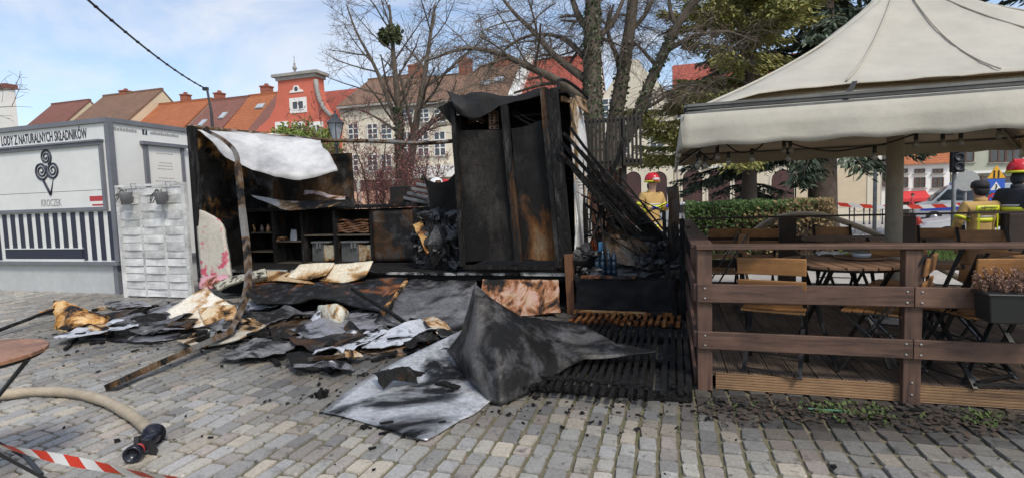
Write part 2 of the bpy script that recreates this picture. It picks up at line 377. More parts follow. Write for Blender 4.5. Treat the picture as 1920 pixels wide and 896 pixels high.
T_OR = tile_mat('orange', (.42, .14, .055), (.33, .105, .04)); T_BR = tile_mat('brown', (.24, .135, .085), (.17, .10, .065)); T_RD = tile_mat('red', (.38, .085, .05), (.30, .065, .04)); T_MV = tile_mat('mauve', (.24, .10, .075), (.19, .08, .06))
P_CR, P_BE, P_WH, P_RED, P_PK, P_GR = plaster('cream', (.66, .60, .475)), plaster('beige', (.62, .51, .36)), plaster('white', (.74, .73, .69)), plaster('red', (.58, .15, .095)), plaster('peach', (.62, .37, .25)), plaster('green', (.27, .30, .20))
GLS = M('window_glass', (.035, .045, .055), (.07, .085, .10), .5, .12, spec=.6, dirt=0)
FRW = flat('white_paint', (.72, .71, .67), .55); FRB = flat('brown_paint', (.09, .045, .028), .5); STONE = M('grey_stone', (.36, .34, .31), (.28, .27, .25), 2, .85)
BRICK = M('chimney_brick', (.36, .12, .07), (.27, .09, .055), 3, .9)
def window(par, x, z, w_, h, y, frame=FRW, mull=1, trans=1, surround=0, arch=False):
    f = MB(); t_ = .07
    if surround: f.b2((x-w_/2-surround, y-.05, z-surround), (x+w_/2+surround, y-.001, z)); f.b2((x-w_/2-surround, y-.05, z+h), (x+w_/2+surround, y-.001, z+h+surround)); f.b2((x-w_/2-surround, y-.049, z), (x-w_/2, y-.002, z+h)); f.b2((x+w_/2, y-.049, z), (x+w_/2+surround, y-.002, z+h))
    f.b2((x-w_/2, y-.09, z), (x-w_/2+t_, y-.003, z+h)); f.b2((x+w_/2-t_, y-.09, z), (x+w_/2, y-.003, z+h)); f.b2((x-w_/2+t_, y-.088, z), (x+w_/2-t_, y-.004, z+t_)); f.b2((x-w_/2+t_, y-.088, z+h-t_), (x+w_/2-t_, y-.004, z+h))
    for i in range(mull): xx = x-w_/2+w_*(i+1)/(mull+1); f.b2((xx-.05, y-.08, z+t_), (xx+.05, y-.006, z+h-t_))
    for i in range(trans): zz = z+h*(i+1)/(trans+1); f.b2((x-w_/2+t_, y-.078, zz-.04), (x+w_/2-t_, y-.007, zz+.04))
    wo = f.build('window', frame, par)
    g = MB(); g.b2((x-w_/2+.02, y-.045, z+.02), (x+w_/2-.02, y-.008, z+h-.02)); g.build('pane', GLS, wo)
    s_ = MB(); s_.b2((x-w_/2-.12, y-.16, z-.12), (x+w_/2+.12, y-.002, z-.055 if not surround else z-surround-.001)); 
    if not surround: s_.build('sill', STONE, wo)
    return wo
def opening(par, x, z0, w_, h, y, m, arch=True, name='archway', depth=.5):
    """arched dark doorway: frame ring with a recessed leaf"""
    n = 8; zc = z0+h-w_/2 if arch else z0+h
    P = [(x-w_/2, z0)]+([(x-w_/2*math.cos(math.pi*i/n), zc+w_/2*math.sin(math.pi*i/n)) for i in range(n+1)] if arch else [(x-w_/2, z0+h), (x+w_/2, z0+h)])+[(x+w_/2, z0)]
    f = MB(); f.ext([(a, y-.012, b) for a, b in P], (0, .01, 0)); o_ = f.build(name, m, par)
    r = MB(); k = (w_+.24)/w_
    for i in range(len(P)-1):
        (a, b), (c_, d_) = P[i], P[i+1]; A = (x+(a-x)*k, b if b <= z0 else zc+(b-zc)*k); B = (x+(c_-x)*k, d_ if d_ <= z0 else zc+(d_-zc)*k)
        r.ext([(a, y-.06, b), (c_, y-.06, d_), (B[0], y-.06, B[1]), (A[0], y-.06, A[1])], (0, .05, 0))
    r.build('surround', P_CR if arch else STONE, o_); return o_
def chimney(par, x, y, z, h, w_=.7, m=None):
    c_ = MB(); c_.b2((x-w_/2, y-w_/2, z-1.2), (x+w_/2, y+w_/2, z+h)); c_.b2((x-w_/2-.07, y-w_/2-.07, z+h), (x+w_/2+.07, y+w_/2+.07, z+h+.14)); c_.b2((x-.15, y-.15, z+h+.14), (x+.15, y+.15, z+h+.4)); return c_.build('chimney', m or BRICK, par)
def row_house(name, label, x0, x1, ze, zr, wall, roof, y=HY, dep=10, wins=(), grp='houses round the square', overhang=.3, skyl=(), chim=()):
    zb = tz(0, y)-.3; r = thing(name, label, 'house', ((x0+x1)/2, y+dep/2, zb), group=None)
    m = MB(); ym = y+dep/2
    m.ext([(x0, y, zb), (x0, y, ze), (x0, ym, zr), (x0, y+dep, ze), (x0, y+dep, zb)], (x1-x0, 0, 0)); m.build('wall', wall, r)
    rf = MB(); t_ = .22; sl = (zr-ze)/(dep/2)
    for s_ in (0, 1):
        yy = (y-overhang) if s_ == 0 else y+dep+overhang; e = ze-sl*overhang
        rf.ext([(x0-.05, yy, e+.02), (x0-.05, ym, zr+.02), (x0-.05, ym, zr+.02+t_), (x0-.05, yy, e+.02+t_)], (x1-x0+.1, 0, 0))
    rf.b2((x0-.05, ym-.16, zr+.06), (x1+.05, ym+.16, zr+.36)); ro = rf.build('roof', roof, r)
    g = MB(); g.b2((x0, y-overhang-.16, ze-sl*overhang-.06), (x1, y-overhang-.02, ze-sl*overhang+.1)); g.b2((x0, y-.12, ze-.5), (x1, y-.003, ze-.32)); g.build('gutter', STONE, r)
    for (fx, fz, w_, h) in skyl:
        xx = x0+(x1-x0)*fx; zz = ze+(zr-ze)*fz; yy = y+(dep/2)*fz; k = MB(); nrm = V((0, -sl, 1)).normalized(); upv = V((0, 1, sl)).normalized(); c_ = V((xx, yy, zz+.22))+nrm*.08
        k.bar(c_-upv*h/2, c_+upv*h/2, w_, .1, nrm); so_ = k.build('skylight', STONE, ro); k = MB(); c_ = c_+nrm*.03; k.bar(c_-upv*(h/2-.08), c_+upv*(h/2-.08), w_-.16, .1, nrm); k.build('pane', M('sky_glass', (.42, .46, .50), (.35, .4, .45), 1, .15, dirt=0), so_)
    for (fx, h, w_) in chim: chimney(ro, x0+(x1-x0)*fx, ym+.3, zr, h, w_)
    for wi in wins: window(r, *wi[:4], y, *wi[4:])
    return r
def pX(px, py=240, y=HY): return at(px, py, Y=y).x
def pZ(px, py, y=HY): return at(px, py, Y=y).z
# left rows: (px0, px1, ridge y px, eave y px)
def rowpx(name, label, p0, p1, yr, ye, wall, roof, y=HY, **k):
    pm = (p0+p1)/2; d = k.get('dep', 10)
    return row_house(name, label, pX(p0, ye, y), pX(p1, ye, y), pZ(pm, ye, y), at(pm, yr, Y=y+d/2).z, wall, roof, y, **k)
r = thing('town_house', 'tall pale rendered gable wall with dark capped top at the left edge', 'house', (pX(-20), HY, -1))
mb = MB(); x0, x1 = pX(-140, 240), pX(19, 240); zt = pZ(10, 166); mb.b2((x0, HY, -1.2), (x1, HY+.8, zt)); mb.build('wall', P_WH, r)
mb = MB(); mb.b2((x0-.2, HY-.2, zt+.002), (x1+.2, HY+1, zt+.5)); mb.build('roof', T_MV, r)
rowpx('town_house', 'house with a small rust brown roof left of the beige gabled house', 19, 92, 205, 262, P_BE, T_MV, 44)
mb = MB(); r = bpy.data.objects[-1] if False else None
rowpx('town_house', 'beige house with mottled brown tiled roof and a cream gable end', 92, 208, 190, 262, P_BE, T_BR, 42, dep=13, chim=((.35, .5, 1.0),))
rowpx('town_house', 'low house with bright orange roof right of the cream gable', 208, 330, 204, 262, P_CR, T_OR, 43, chim=((.55, 1.0, .8),))
rowpx('town_house', 'house with brown roof, skylights and a brick chimney behind the kiosk', 330, 402, 197, 262, P_PK, T_MV, 41, skyl=((.35, .35, .7, 1.1), (.75, .5, .7, 1.1)), chim=((.1, .9, .8),))
rowpx('town_house', 'house with smooth orange roof behind the thin wire pole', 402, 462, 189, 262, P_BE, T_OR, 41, skyl=((.7, .68, 1.0, .8),), chim=((.5, 1.0, .9),))
rowpx('town_house', 'house with dull mauve brown roof left of the red gable', 462, 540, 176, 250, P_CR, T_MV, 41, chim=((.45, .8, .9),))
# red gabled house
zb = tz(0, HY)-.3; y = HY-.6
r = thing('gabled_house', 'brick red gabled house with white cornice and curved shoulder', 'house', (pX(555), HY, zb))
GP = [(470, 405), (470, 255), (486, 240), (505, 222), (516, 200), (521, 170), (521, 146), (590, 139), (592, 165), (597, 188), (606, 205), (620, 218), (634, 222), (634, 400)]
mb = MB(); mb.ext([at(a, b, Y=y) for a, b in GP], (0, 1.2, 0)); zz0 = pZ(555, 225, y); x0, x1 = pX(472, 300, y), pX(633, 300, y); mb.b2((x0, y+1.201, zb), (x1, y+11, zz0)); mb.build('wall', P_RED, r)
mb = MB(); a, b = at(513, 146, Y=y), at(598, 138, Y=y); zc = (a.z+b.z)/2; mb.b2((a.x, y-.35, zc-.02), (b.x, y+1.5, zc+.22)); mb.b2((a.x+.3, y-.16, zc-.32), (b.x-.3, y+1.35, zc-.022)); mb.build('cornice', STONE, r)
mb = MB(); q = [at(a, b, Y=y-.06) for a, b in ((592, 150), (594, 168), (599, 188), (608, 205), (621, 218))]; mb.tube(q, .2, 6); mb.build('scroll_edge', STONE, r, True)
mb = MB(); p = at(553, 138, Y=y+.5); mb.tube([p, p+V((0, 0, .9))], .09, 6); mb.ball(p+V((0, 0, .45)), .2, 8, 6); mb.tube([p+V((0, 0, .9)), p+V((0, 0, 1.5))], .03, 5); mb.build('finial', STONE, r)
c_ = at(556, 170, Y=y); mb = MB(); mb.ext([(c_.x+a*.75, y-.06, c_.z+b*.75) for a, b in ((-1, -.25), (-.75, .05), (-.5, .05), (-.3, .55), (.3, .55), (.5, .05), (.75, .05), (1, -.25))], (0, .055, 0)); o = mb.build('ornament', FRW, r); mb = MB(); mb.ball((c_.x, y-.06, c_.z+.12), (.2, .06, .2)); mb.build('oculus', GLS, o, True)
a, b = at(545, 212, Y=y), at(574, 184, Y=y); window(r, (a.x+b.x)/2, a.z+.2, abs(b.x-a.x)*.72, b.z-a.z-.4, y, FRW, 1, 0, .28)
for px0, px1 in ((518, 540), (548, 572), (582, 606)):
    a, b = at(px0, 262, Y=y), at(px1, 229, Y=y); window(r, (a.x+b.x)/2, a.z, abs(b.x-a.x)*.62, b.z-a.z-.2, y, FRW, 1, 0, .26)
    a, b = at(px0, 318, Y=y), at(px1, 285, Y=y); window(r, (a.x+b.x)/2, a.z, abs(b.x-a.x)*.62, b.z-a.z-.2, y, FRW, 1, 0, .26)
for px0, px1 in ((566, 580), (590, 606), (612, 626)):
    a = at((px0+px1)/2, 340, Y=y); opening(r, a.x, zb+.3, .95, a.z-zb, y, M('shop_dark', (.05, .03, .028), (.08, .05, .04), 1, .4), False, 'shop_opening')
mb = MB(); z1 = pZ(600, 222, y); zr = at(640, 172, Y=HY+6).z
mb.ext([(x0, y+1.25, z1-.2), (x0, y+6, zr), (x0, y+11.3, z1-.2), (x0, y+11.3, z1-.45), (x0, y+6, zr-.3), (x0, y+1.25, z1-.45)], (pX(690, 200)-x0, 0, 0)); mb.build('roof', T_RD, r)
# cream houses in the middle
def winrow(pxs, yt, yb, y_=HY, mull=1, trans=2, w_=None):
    o_ = []
    for p in pxs:
        a, b = at(p, yb, Y=y_), at(p, yt, Y=y_); o_.append((a.x, a.z, w_ or 1.05, b.z-a.z, FRW, mull, trans))
    return o_
h1 = rowpx('town_house', 'pale cream house behind the mistletoe tree with weathered brown roof', 636, 742, 156, 196, P_CR, T_BR, HY, wins=winrow((664, 700, 726), 232, 262)+winrow((664, 700, 726), 290, 322), chim=((.9, 1.0, 1.2),))
h2 = rowpx('town_house', 'cream house with white shop band and small paned windows left of burnt cabinet', 742, 862, 152, 192, P_CR, T_BR, HY+.02, wins=winrow((765, 795, 826), 205, 230)+winrow((765, 795, 826), 247, 293), chim=((.75, 1.4, 1.0),))
mb = MB(); a, b = at(752, 336, Y=HY-.9), at(860, 308, Y=HY-.9); mb.b2((a.x, HY-.9, a.z), (b.x, HY-.05, b.z)); mb.build('shop_band', FRW, h2)
for p in (775, 805, 836): a = at(p, 345, Y=HY); opening(h2, a.x, zb+.3, 1.7, a.z-zb-.2, HY, M('shop_brown', (.10, .05, .035), (.16, .08, .05), 1, .4), False, 'shop_opening')
for p in (655, 690, 722): a = at(p, 340, Y=HY); opening(h1, a.x, zb+.3, 1.5, a.z-zb-.2, HY, M('shop_brown', (.10, .05, .035), (.16, .08, .05), 1, .4), False, 'shop_opening')
mb = MB(); a, b = pX(640), pX(858); mb.b2((a, HY-.02, zb), (pX(742)-.1, HY+.01, zb+3.6)); mb.build('plinth', P_PK, h1)
rowpx('town_house', 'house with brown roof and two skylights rising over the burnt cabinet', 862, 958, 130, 192, P_CR, T_BR, HY, wins=winrow((885, 925), 212, 240), skyl=((.35, .45, .9, .9), (.6, .5, .9, .9)), chim=((.52, .8, 1.4),))
rowpx('town_house', 'house with bright red roof and white parapet behind the ivy tree', 958, 1112, 118, 190, P_CR, T_RD, HY, wins=winrow((985, 1025, 1065, 1095), 212, 240))
mb = MB(); a = at(955, 192, Y=HY); b = at(978, 122, Y=HY+5); o = bpy.data.objects['town_house.009'] if 'town_house.009' in bpy.data.objects else None
mb.ext([(a.x, HY-.35, a.z-.4), (a.x, HY+5, b.z), (a.x, HY+5, b.z+.75), (a.x, HY-.35, a.z+.5)], (.8, 0, 0)); pw = mb.build('parapet', P_WH, o)
# gabled cream house right of the tree and the long arcaded house
y = HY-.3
r = thing('gabled_house', 'cream gabled house with arched doorways behind the firefighter in red helmet', 'house', (pX(1187), y, zb))
GP = [(1108, 410), (1108, 205), (1130, 182), (1150, 150), (1172, 128), (1180, 112), (1198, 112), (1206, 128), (1230, 150), (1262, 186), (1263, 410)]
mb = MB(); mb.ext([at(a, b, Y=y) for a, b in GP], (0, .7, 0)); x0, x1 = pX(1110, 300, y), pX(1262, 300, y); mb.b2((x0, y+.701, zb), (x1, y+10, pZ(1185, 200, y))); mb.build('wall', P_CR, r)
mb = MB(); zr = pZ(1188, 118, y); zl = pZ(1188, 190, y); xm = (x0+x1)/2; mb.ext([(x0-.2, y+.72, zl), (xm, y+.72, zr-.3), (x1+.2, y+.72, zl), (x1+.2, y+.72, zl-.3), (xm, y+.72, zr-.6), (x0-.2, y+.72, zl-.3)], (0, 9.3, 0)); mb.build('roof', T_RD, r)
for (p, yt, yb) in ((1142, 185, 222), (1210, 182, 218), (1140, 258, 288), (1232, 257, 287), (1168, 258, 290)):
    a, b = at(p, yb, Y=y), at(p, yt, Y=y); window(r, a.x, a.z, 1.05, b.z-a.z, y, FRW, 1, 2)
DK = M('dark_doorway', (.045, .022, .02), (.075, .03, .026), .8, .5, dirt=0)
for p in (1142, 1187, 1235):
    a = at(p, 322, Y=y); opening(r, a.x, zb+.3, 1.15, a.z-zb-.3, y, DK)
x0, x1 = pX(1263, 300), pX(1652, 300); zt = pZ(1290, 172)
r = thing('arcade_house', 'long cream house with a row of arched openings behind the spruces', 'house', ((x0+x1)/2, HY, zb))
mb = MB(); mb.b2((x0, HY, zb), (x1, HY+11, zt)); mb.build('wall', plaster('cream2', (.66, .59, .46)), r)
mb = MB(); mb.ext([(x0, HY-.4, zt+.01), (x0, HY+5.5, zt+3.2), (x0, HY+11.4, zt+.01)], (x1-x0, 0, 0)); mb.build('roof', T_RD, r)
mb = MB(); zc = pZ(1500, 308); mb.b2((x0, HY-.14, zc), (x1, HY-.002, zc+.22)); mb.build('string_course', P_WH, r)
for p, w_ in ((1298, 1.35), (1348, 1.45), (1396, 1.3), (1468, 1.45)):
    a = at(p, 318, Y=HY); opening(r, a.x, zb+.3, w_, a.z-zb-.3, HY, DK)
for p in (1520, 1598): a = at(p, 303, Y=HY); opening(r, a.x, zb+1.2, 1.75, a.z-zb-1.2, HY, P_BE, True, 'blind_arch')
for row in ((205, 240), (262, 292)):
    for p in (1282, 1330, 1378, 1426, 1474, 1522, 1570, 1618):
        a, b = at(p, row[1], Y=HY), at(p, row[0], Y=HY); window(r, a.x, a.z, 1.05, b.z-a.z, HY, FRW, 1, 1)
mb = MB(); a = at(1262, 372, Y=HY-.5); mb.tube([(a.x+.3, HY-.25, zb), (a.x+.3, HY-.25, zt)], .07, 6); mb.build('downpipe', STONE, r)
# white house with orange roof, far right; narrow pink strip; green block
y = 50.0; zb2 = tz(0, y)-.3
r = thing('corner_house', 'small white house with orange roof, three skylights and red awning', 'house', (pX(1735, 300, y), y, zb2))
x0, x1 = pX(1684, 330, y), pX(1781, 330, y); ze, zr = pZ(1735, 308, y), pZ(1735, 258, y)+1.6
mb = MB(); mb.b2((x0, y, pZ(1735, 366, y)), (x1, y+8, ze)); mb.build('wall', plaster('bright_white', (.78, .78, .76)), r)
mb = MB(); mb.b2((x0+.01, y+.02, zb2), (x1-.01, y+7.9, pZ(1735, 366, y)-.003)); mb.build('ground_floor', P_PK, r)
mb = MB(); mb.ext([(x0-.2, y-.4, ze), (x0-.2, y+4, zr), (x0-.2, y+8.4, ze)], (x1-x0+.4, 0, 0)); ro = mb.build('roof', T_OR, r)
for px in (1690, 1719, 1752):
    c_ = at(px, 296, Y=y+1.2); sl = (zr-ze)/4.4; nrm = V((0, -sl, 1)).normalized(); upv = V((0, 1, sl)).normalized(); q = V((c_.x, y+1.3, ze+1.7*sl))
    k = MB(); k.bar(q-upv*.6, q+upv*.6, .95, .22, nrm); so_ = k.build('skylight', STONE, ro); k = MB(); q += nrm*.03; k.bar(q-upv*.5, q+upv*.5, .75, .22, nrm); k.build('pane', MC['sky_glass'], so_)
for px in (1692, 1724, 1758):
    a, b = at(px, 352, Y=y), at(px, 333, Y=y); window(r, a.x, a.z, .75, b.z-a.z, y, FRB, 1, 1)
    a, b = at(px, 325, Y=y), at(px, 317, Y=y); window(r, a.x, a.z, .7, b.z-a.z, y, FRB, 1, 0)
    a = at(px, 372, Y=y); opening(r, a.x, zb2+.5, .9, a.z-zb2-.4, y, DK, False, 'shop_opening')
mb = MB(); a, b = at(1684, 371, Y=y-.5), at(1741, 366, Y=y-.5); mb.ext([(a.x, y-.9, a.z-.1), (a.x, y, a.z+.5), (a.x, y, a.z+.3), (a.x, y-.9, a.z-.35)], (b.x-a.x, 0, 0)); mb.build('awning', flat('red_fabric', (.52, .03, .035), .7), r)
r = thing('narrow_house', 'narrow pale pink house squeezed left of the white corner house', 'house', (pX(1668, 300, 49), 49, zb2))
mb = MB(); mb.b2((pX(1654, 300, 49), 49, zb2), (pX(1684, 300, 49)-.05, 56, pZ(1668, 268, 49))); mb.build('wall', P_WH, r)
for yy0, yy1 in ((312, 290), (350, 330)): a, b = at(1662, yy0, Y=49), at(1662, yy1, Y=49); window(r, a.x, a.z, .6, b.z-a.z, 49, FRB, 1, 1)
y = 53.0; zb3 = tz(0, y)-.3; r = thing('green_block', 'grey green block with darker green ground floor at the right edge', 'house', (pX(1880, 300, y), y, zb3))
x0, x1 = pX(1783, 330, y), pX(2150, 330, y); zm = pZ(1850, 323, y)
mb = MB(); mb.b2((x0, y, zm), (x1, y+10, 13.5)); mb.build('wall', plaster('sage', (.40, .42, .33)), r)
mb = MB(); mb.b2((x0+.05, y+.05, zb3), (x1, y+10, zm-.003)); mb.build('ground_floor', P_GR, r)
mb = MB(); mb.b2((x0, y-.08, zm-.1), (x1, y+.04, zm+.12)); mb.build('string_course', P_WH, r)
for px in (1810, 1871, 1899, 1945): 
    for yb, yt in ((304, 275), (250, 222)):
        a, b = at(px, yb, Y=y), at(px, yt, Y=y); window(r, a.x, a.z, 1.15, b.z-a.z, y, FRB, 1, 0)
for px in (1820, 1860, 1900): a, b = at(px, 372, Y=y), at(px, 330, Y=y); window(r, a.x, a.z, 1.6, b.z-a.z, y, FRB, 1, 1)
# ------------------------------------------------------------ ice cream kiosk
KX, KY, KT = -9.17, 6.63, 2.98
KWH = M('kiosk_white', (.72, .725, .70), (.66, .665, .645), 1.1, .45, dirt=.06, bmp=.03, bs=3)
KGR = M('kiosk_trim', (.17, .175, .20), (.14, .145, .165), 3, .45, dirt=.1)
KBK = flat('print_black', (.022, .025, .045), .55); KLT = flat('print_grey', (.30, .30, .30), .6)
kio = thing('ice_cream_kiosk', 'white ice cream kiosk with black stripes and a closed serving hatch', 'kiosk', (-11.3, 7.5, 0))
mb = MB(); mb.b2((-13.6, KY+.04, .56), (KX-.04, 9.4, KT)); mb.build('body', KWH, kio)
mb = MB(); mb.b2((-13.6, KY+.06, 0), (KX-.12, 9.3, .52)); mb.build('skirt', M('kiosk_skirt', (.50, .515, .51), (.44, .45, .445), 1.4, .5, dirt=.12), kio)
mb = MB(); mb.b2((-13.6, KY-.02, .515), (KX-.02, KY+.1, .575)); mb.b2((KX-.1, KY+.1, .515), (KX-.018, 9.3, .575)); mb.build('ledge', KGR, kio)
mb = MB(); mb.b2((-13.62, KY, KT-.01), (KX-.03, KY+.1, KT+.07)); mb.b2((KX-.1, KY+.1, KT-.01), (KX-.001, 9.42, KT+.07)); mb.b2((-13.6, KY+.1, KT+.001), (KX-.1, 9.4, KT+.06)); mb.build('roof_trim', KGR, kio)
mb = MB(); mb.b2((KX-.1, KY+.005, .576), (KX-.005, KY+.1, KT-.012)); mb.b2((KX-.2, KY+.03, 0), (KX-.1, KY+.12, .514)); mb.build('corner_post', KGR, kio)
fy = KY+.038
# hatch
hx0, hx1, hz0, hz1 = -13.0, -9.36, 1.47, 2.655
mb = MB(); t_ = .06
mb.b2((hx0, fy-.06, hz1-t_), (hx1, fy-.001, hz1)); mb.b2((hx0, fy-.05, hz0), (hx1, fy-.001, hz0+t_)); mb.b2((hx1-t_, fy-.049, hz0+t_), (hx1, fy-.002, hz1-t_)); mb.b2((hx0-.3, fy-.09, hz1), (hx1+.02, fy-.001, hz1+.03)); hf = mb.build('hatch_frame', KGR, kio)
mb = MB(); mb.b2((hx0, fy-.022, hz0+.36), (hx1-t_, fy-.003, hz1-t_)); mb.build('panel', KWH, hf)
mb = MB(); mb.b2((hx0, fy-.020, hz0+t_), (hx1-t_, fy-.003, hz0+.35)); mb.build('panel', KWH, hf)
# stripes: black boards let into the white front
def kx(px, py): return at(px, py, Y=fy).x
sx = [-12.36+.228*i for i in range(14)]
for s_ in sx:
    mb = MB(); low = .98 if False else .60
    mb.b2((s_, fy-.008, low), (s_+.115, fy-.0005, 1.45)); mb.build('stripe', KBK, kio)
mb = MB(); a, b = kx(16, 483), kx(157, 483); mb.b2((a, fy-.02, .62), (b, fy-.009, .80)); mb.build('black_plate', KBK, kio)
mb = MB(); mb.b2((a-.05, fy-.03, .80), (b+.03, fy-.009, .815)); mb.b2((a-.05, fy-.028, .577), (b+.03, fy-.009, .62)); mb.build('plate_rim', KWH, kio)
# lettering and emblem
a, b = at(3, 273, Y=fy), at(163, 258, Y=fy)
t0 = text_mb('LODY Z NATURALNYCH SKŁADNIKÓW', .245, (a.x, fy-.002, a.z-.01), (1, 0, 0), (0, 0, 1), 1, off=.004); wid = max(p[0] for p in t0.v)-min(p[0] for p in t0.v)
f_ = (b.x-a.x)/wid; t0.v = [(a.x+(p[0]-a.x)*f_, p[1], p[2]) for p in t0.v]; t0.build('lettering', KBK, kio)
c_ = at(97, 387, Y=fy-.02); t0 = text_mb('KROCZEK', .185, (c_.x, fy-.024, c_.z), (1, 0, 0), (0, 0, 1), .62, 'CENTER'); t0.build('lettering', KLT, kio)
mb = MB()
def spiral(cx, cz, r, turns, ph, sgn=1):
    pts = []
    for i in range(40):
        q = i/39; a_ = ph+sgn*q*turns*2*math.pi; rr = r*(1-.86*q); pts.append((cx+rr*math.cos(a_), fy-.026, cz+rr*math.sin(a_)))
    mb.tube(pts, [.020-.006*i/39 for i in range(40)], 5)
def kp(px, py): q = at(px, py, Y=fy-.024); return q.x, q.z
x_, z_ = kp(86, 295); spiral(x_, z_, .145, 2.2, -1.2, 1)
x_, z_ = kp(78, 321); spiral(x_, z_, .165, 2.3, -.6, -1)
x_, z_ = kp(99, 319); spiral(x_, z_, .165, 2.3, 2.6, 1)
(ax, az), (bx, bz), (cx_, cz_) = kp(81, 337), kp(96, 366), kp(100, 336)
mb.tube([(ax, fy-.026, az), (bx, fy-.026, bz)], .022, 5); mb.tube([(bx, fy-.026, bz), (cx_, fy-.026, cz_)], [.018, .006], 5); mb.build('emblem', KBK, kio, True)
a, b = at(169, 390, Y=fy-.03), at(197, 367, Y=fy-.03); st_ = MB(); st_.b2((a.x, fy-.0235, a.z), (b.x, fy-.0215, b.z)); so_ = st_.build('sticker', FRW, kio)
st_ = MB(); st_.b2((a.x, fy-.0255, b.z-.09), (b.x-.02, fy-.0238, b.z)); st_.b2((a.x+.05, fy-.0255, a.z+.03), (b.x-.03, fy-.0238, a.z+.06)); st_.build('print', flat('print_red', (.42, .04, .05), .5), so_)
# right side of the kiosk: notice window
fx = KX-.038
def sp_(px, py): q = at(px, py, X=fx); return q.y, q.z
(y0, z1), (y1, z0) = sp_(281, 270), sp_(352, 360); z0 = 1.5; y1 = 8.0; y0 = 7.32
mb = MB(); mb.b2((fx, y0-.12, z1-.03), (fx+.09, y1+.12, z1+.03)); mb.b2((fx, y0-.07, z0), (fx+.05, y0, z1-.03)); mb.b2((fx, y1, z0), (fx+.05, y1+.06, z1-.03)); nf = mb.build('notice_frame', KGR, kio)
mb = MB(); mb.b2((fx+.001, y0, z0), (fx+.02, y1, z1-.03)); nb = mb.build('notice_board', FRW, nf)
mb = MB()
for k, (rows) in enumerate((.12, .27, .32, .37, .52, .57, .62, .67, .80, .92)):
    zz = z1-.03-(z1-z0)*rows*.98; hw = (.16, .12, .14, .16, .15, .22, .17, .12, .15, .2)[k]; yy = (y0+y1)/2-hw
    while yy < (y0+y1)/2+hw:
        l_ = U(.02, .06); mb.b2((fx+.0205, yy, zz-.007), (fx+.022, yy+l_, zz+.007)); yy += l_+.014
mb.build('print', KLT, nb)['kind'] = 'stuff'
mb = MB(); y_, z_ = sp_(300, 252); 
for q in range(9): mb.b2((fx+.0005, 7.12-.052*q, z_-.025), (fx+.004, 7.12-.052*q+.04, z_+.02+.01*(q % 2)))
for q in range(14): mb.b2((fx+.0005, 7.42+.042*q, z_-.02), (fx+.004, 7.42+.042*q+.033, z_+.015+.008*(q % 3)))
mb.build('small_lettering', KLT, kio)['kind'] = 'stuff'
mb = MB(); mb.b2((fx+.0005, 7.27, z_-.045), (fx+.004, 7.36, z_+.045)); o = mb.build('round_cornered_badge', KBK, kio)
t0 = text_mb('f', .12, (fx+.0045, 7.30, z_-.045), (0, 1, 0), (0, 0, 1), 1.0); t0.build('lettering', FRW, o)
# ------------------------------------------------------------ woven fence panel with two pots
wy = 6.42; a, b = at(219, 352, Y=wy), at(372, 556, Y=wy); wx0, wx1 = -8.80, -7.33; wt = 1.83
WK = wood('woven_white', (.70, .70, .68), (.60, .60, .585), 2, .7, 0, .15, .08)
wf = thing('woven_fence', 'white woven slat fence panel beside the ice cream kiosk', 'fence', ((wx0+wx1)/2, wy, 0))
for x_ in (wx0+.03, wx1-.03): mb = MB(); mb.b2((x_-.035, wy-.025, 0), (x_+.035, wy+.025, wt)); mb.build('post', WK, wf)
for x_ in (wx0+.5, wx0+.98): mb = MB(); mb.b2((x_-.02, wy-.012, .02), (x_+.02, wy+.012, wt-.02)); mb.build('upright', WK, wf)
mb = MB(); mb.b2((wx0, wy-.03, wt), (wx1, wy+.03, wt+.035)); mb.build('top_rail', WK, wf)
nr = 14; hh = (wt-.04)/nr
for i in range(nr):
    mb = MB(); P = [[], []]; s_ = 1 if i % 2 else -1
    for j in range(25):
        q = j/24; x_ = wx0+.065+(wx1-wx0-.13)*q; yy = wy+s_*.009*math.sin(q*3*math.pi)-.004
        for k in (0, 1): P[k].append((x_, yy+(.004 if k else -.004), .03+hh*i+k*(hh-.012)))
    mb.grid(P, .006); mb.build('slat', WK, wf)
for px, s_, lb in ((236, -1, 'small grey pot with withered plant hooked on the woven fence nearest the kiosk'), (302, 1, 'small grey pot with drooping plant hooked on the woven fence nearest the burnt stall')):
    c_ = at(px, 372, Y=wy-.13); pt = thing('hanging_pot', lb, 'plant pot', (c_.x, c_.y, c_.z-.1), group='pots on the woven fence')
    mb = MB(); mb.lathe([(.001, -.1), (.065, -.1), (.095, .09), (.1, .1), (.085, .1), (.078, .08), (.001, .07)], c_, 14); mb.build('pot', M('grey_zinc', (.28, .285, .29), (.2, .2, .21), 6, .5), pt, True)
    mb = MB(); mb.tube([c_+V((.01, .09, .02)), c_+V((.01, .1, .15)), (c_.x+.01, wy-.05, wt+.05), (c_.x+.01, wy+.045, wt+.05), (c_.x+.01, wy+.045, wt-.06)], .007, 5); mb.build('hook', MC['grey_zinc'], pt)
    mb = MB()
    for k in range(14):
        a_ = U(2.2, 4.2); p1 = c_+V((math.cos(a_)*.06, math.sin(a_)*.06, .11+U(0, .04))); p2 = c_+V((math.cos(a_)*.16, math.sin(a_)*.12, U(-.06, .06))); mb.tube([c_+V((0, 0, .07)), p1, p2], [.006, .005, .003], 4); mb.card(p2, V((.018, 0, .01)), V((0, .01, .02)))
    mb.build('withered_plant', M('withered', (.04, .045, .03), (.07, .06, .04), 9, .9), pt)
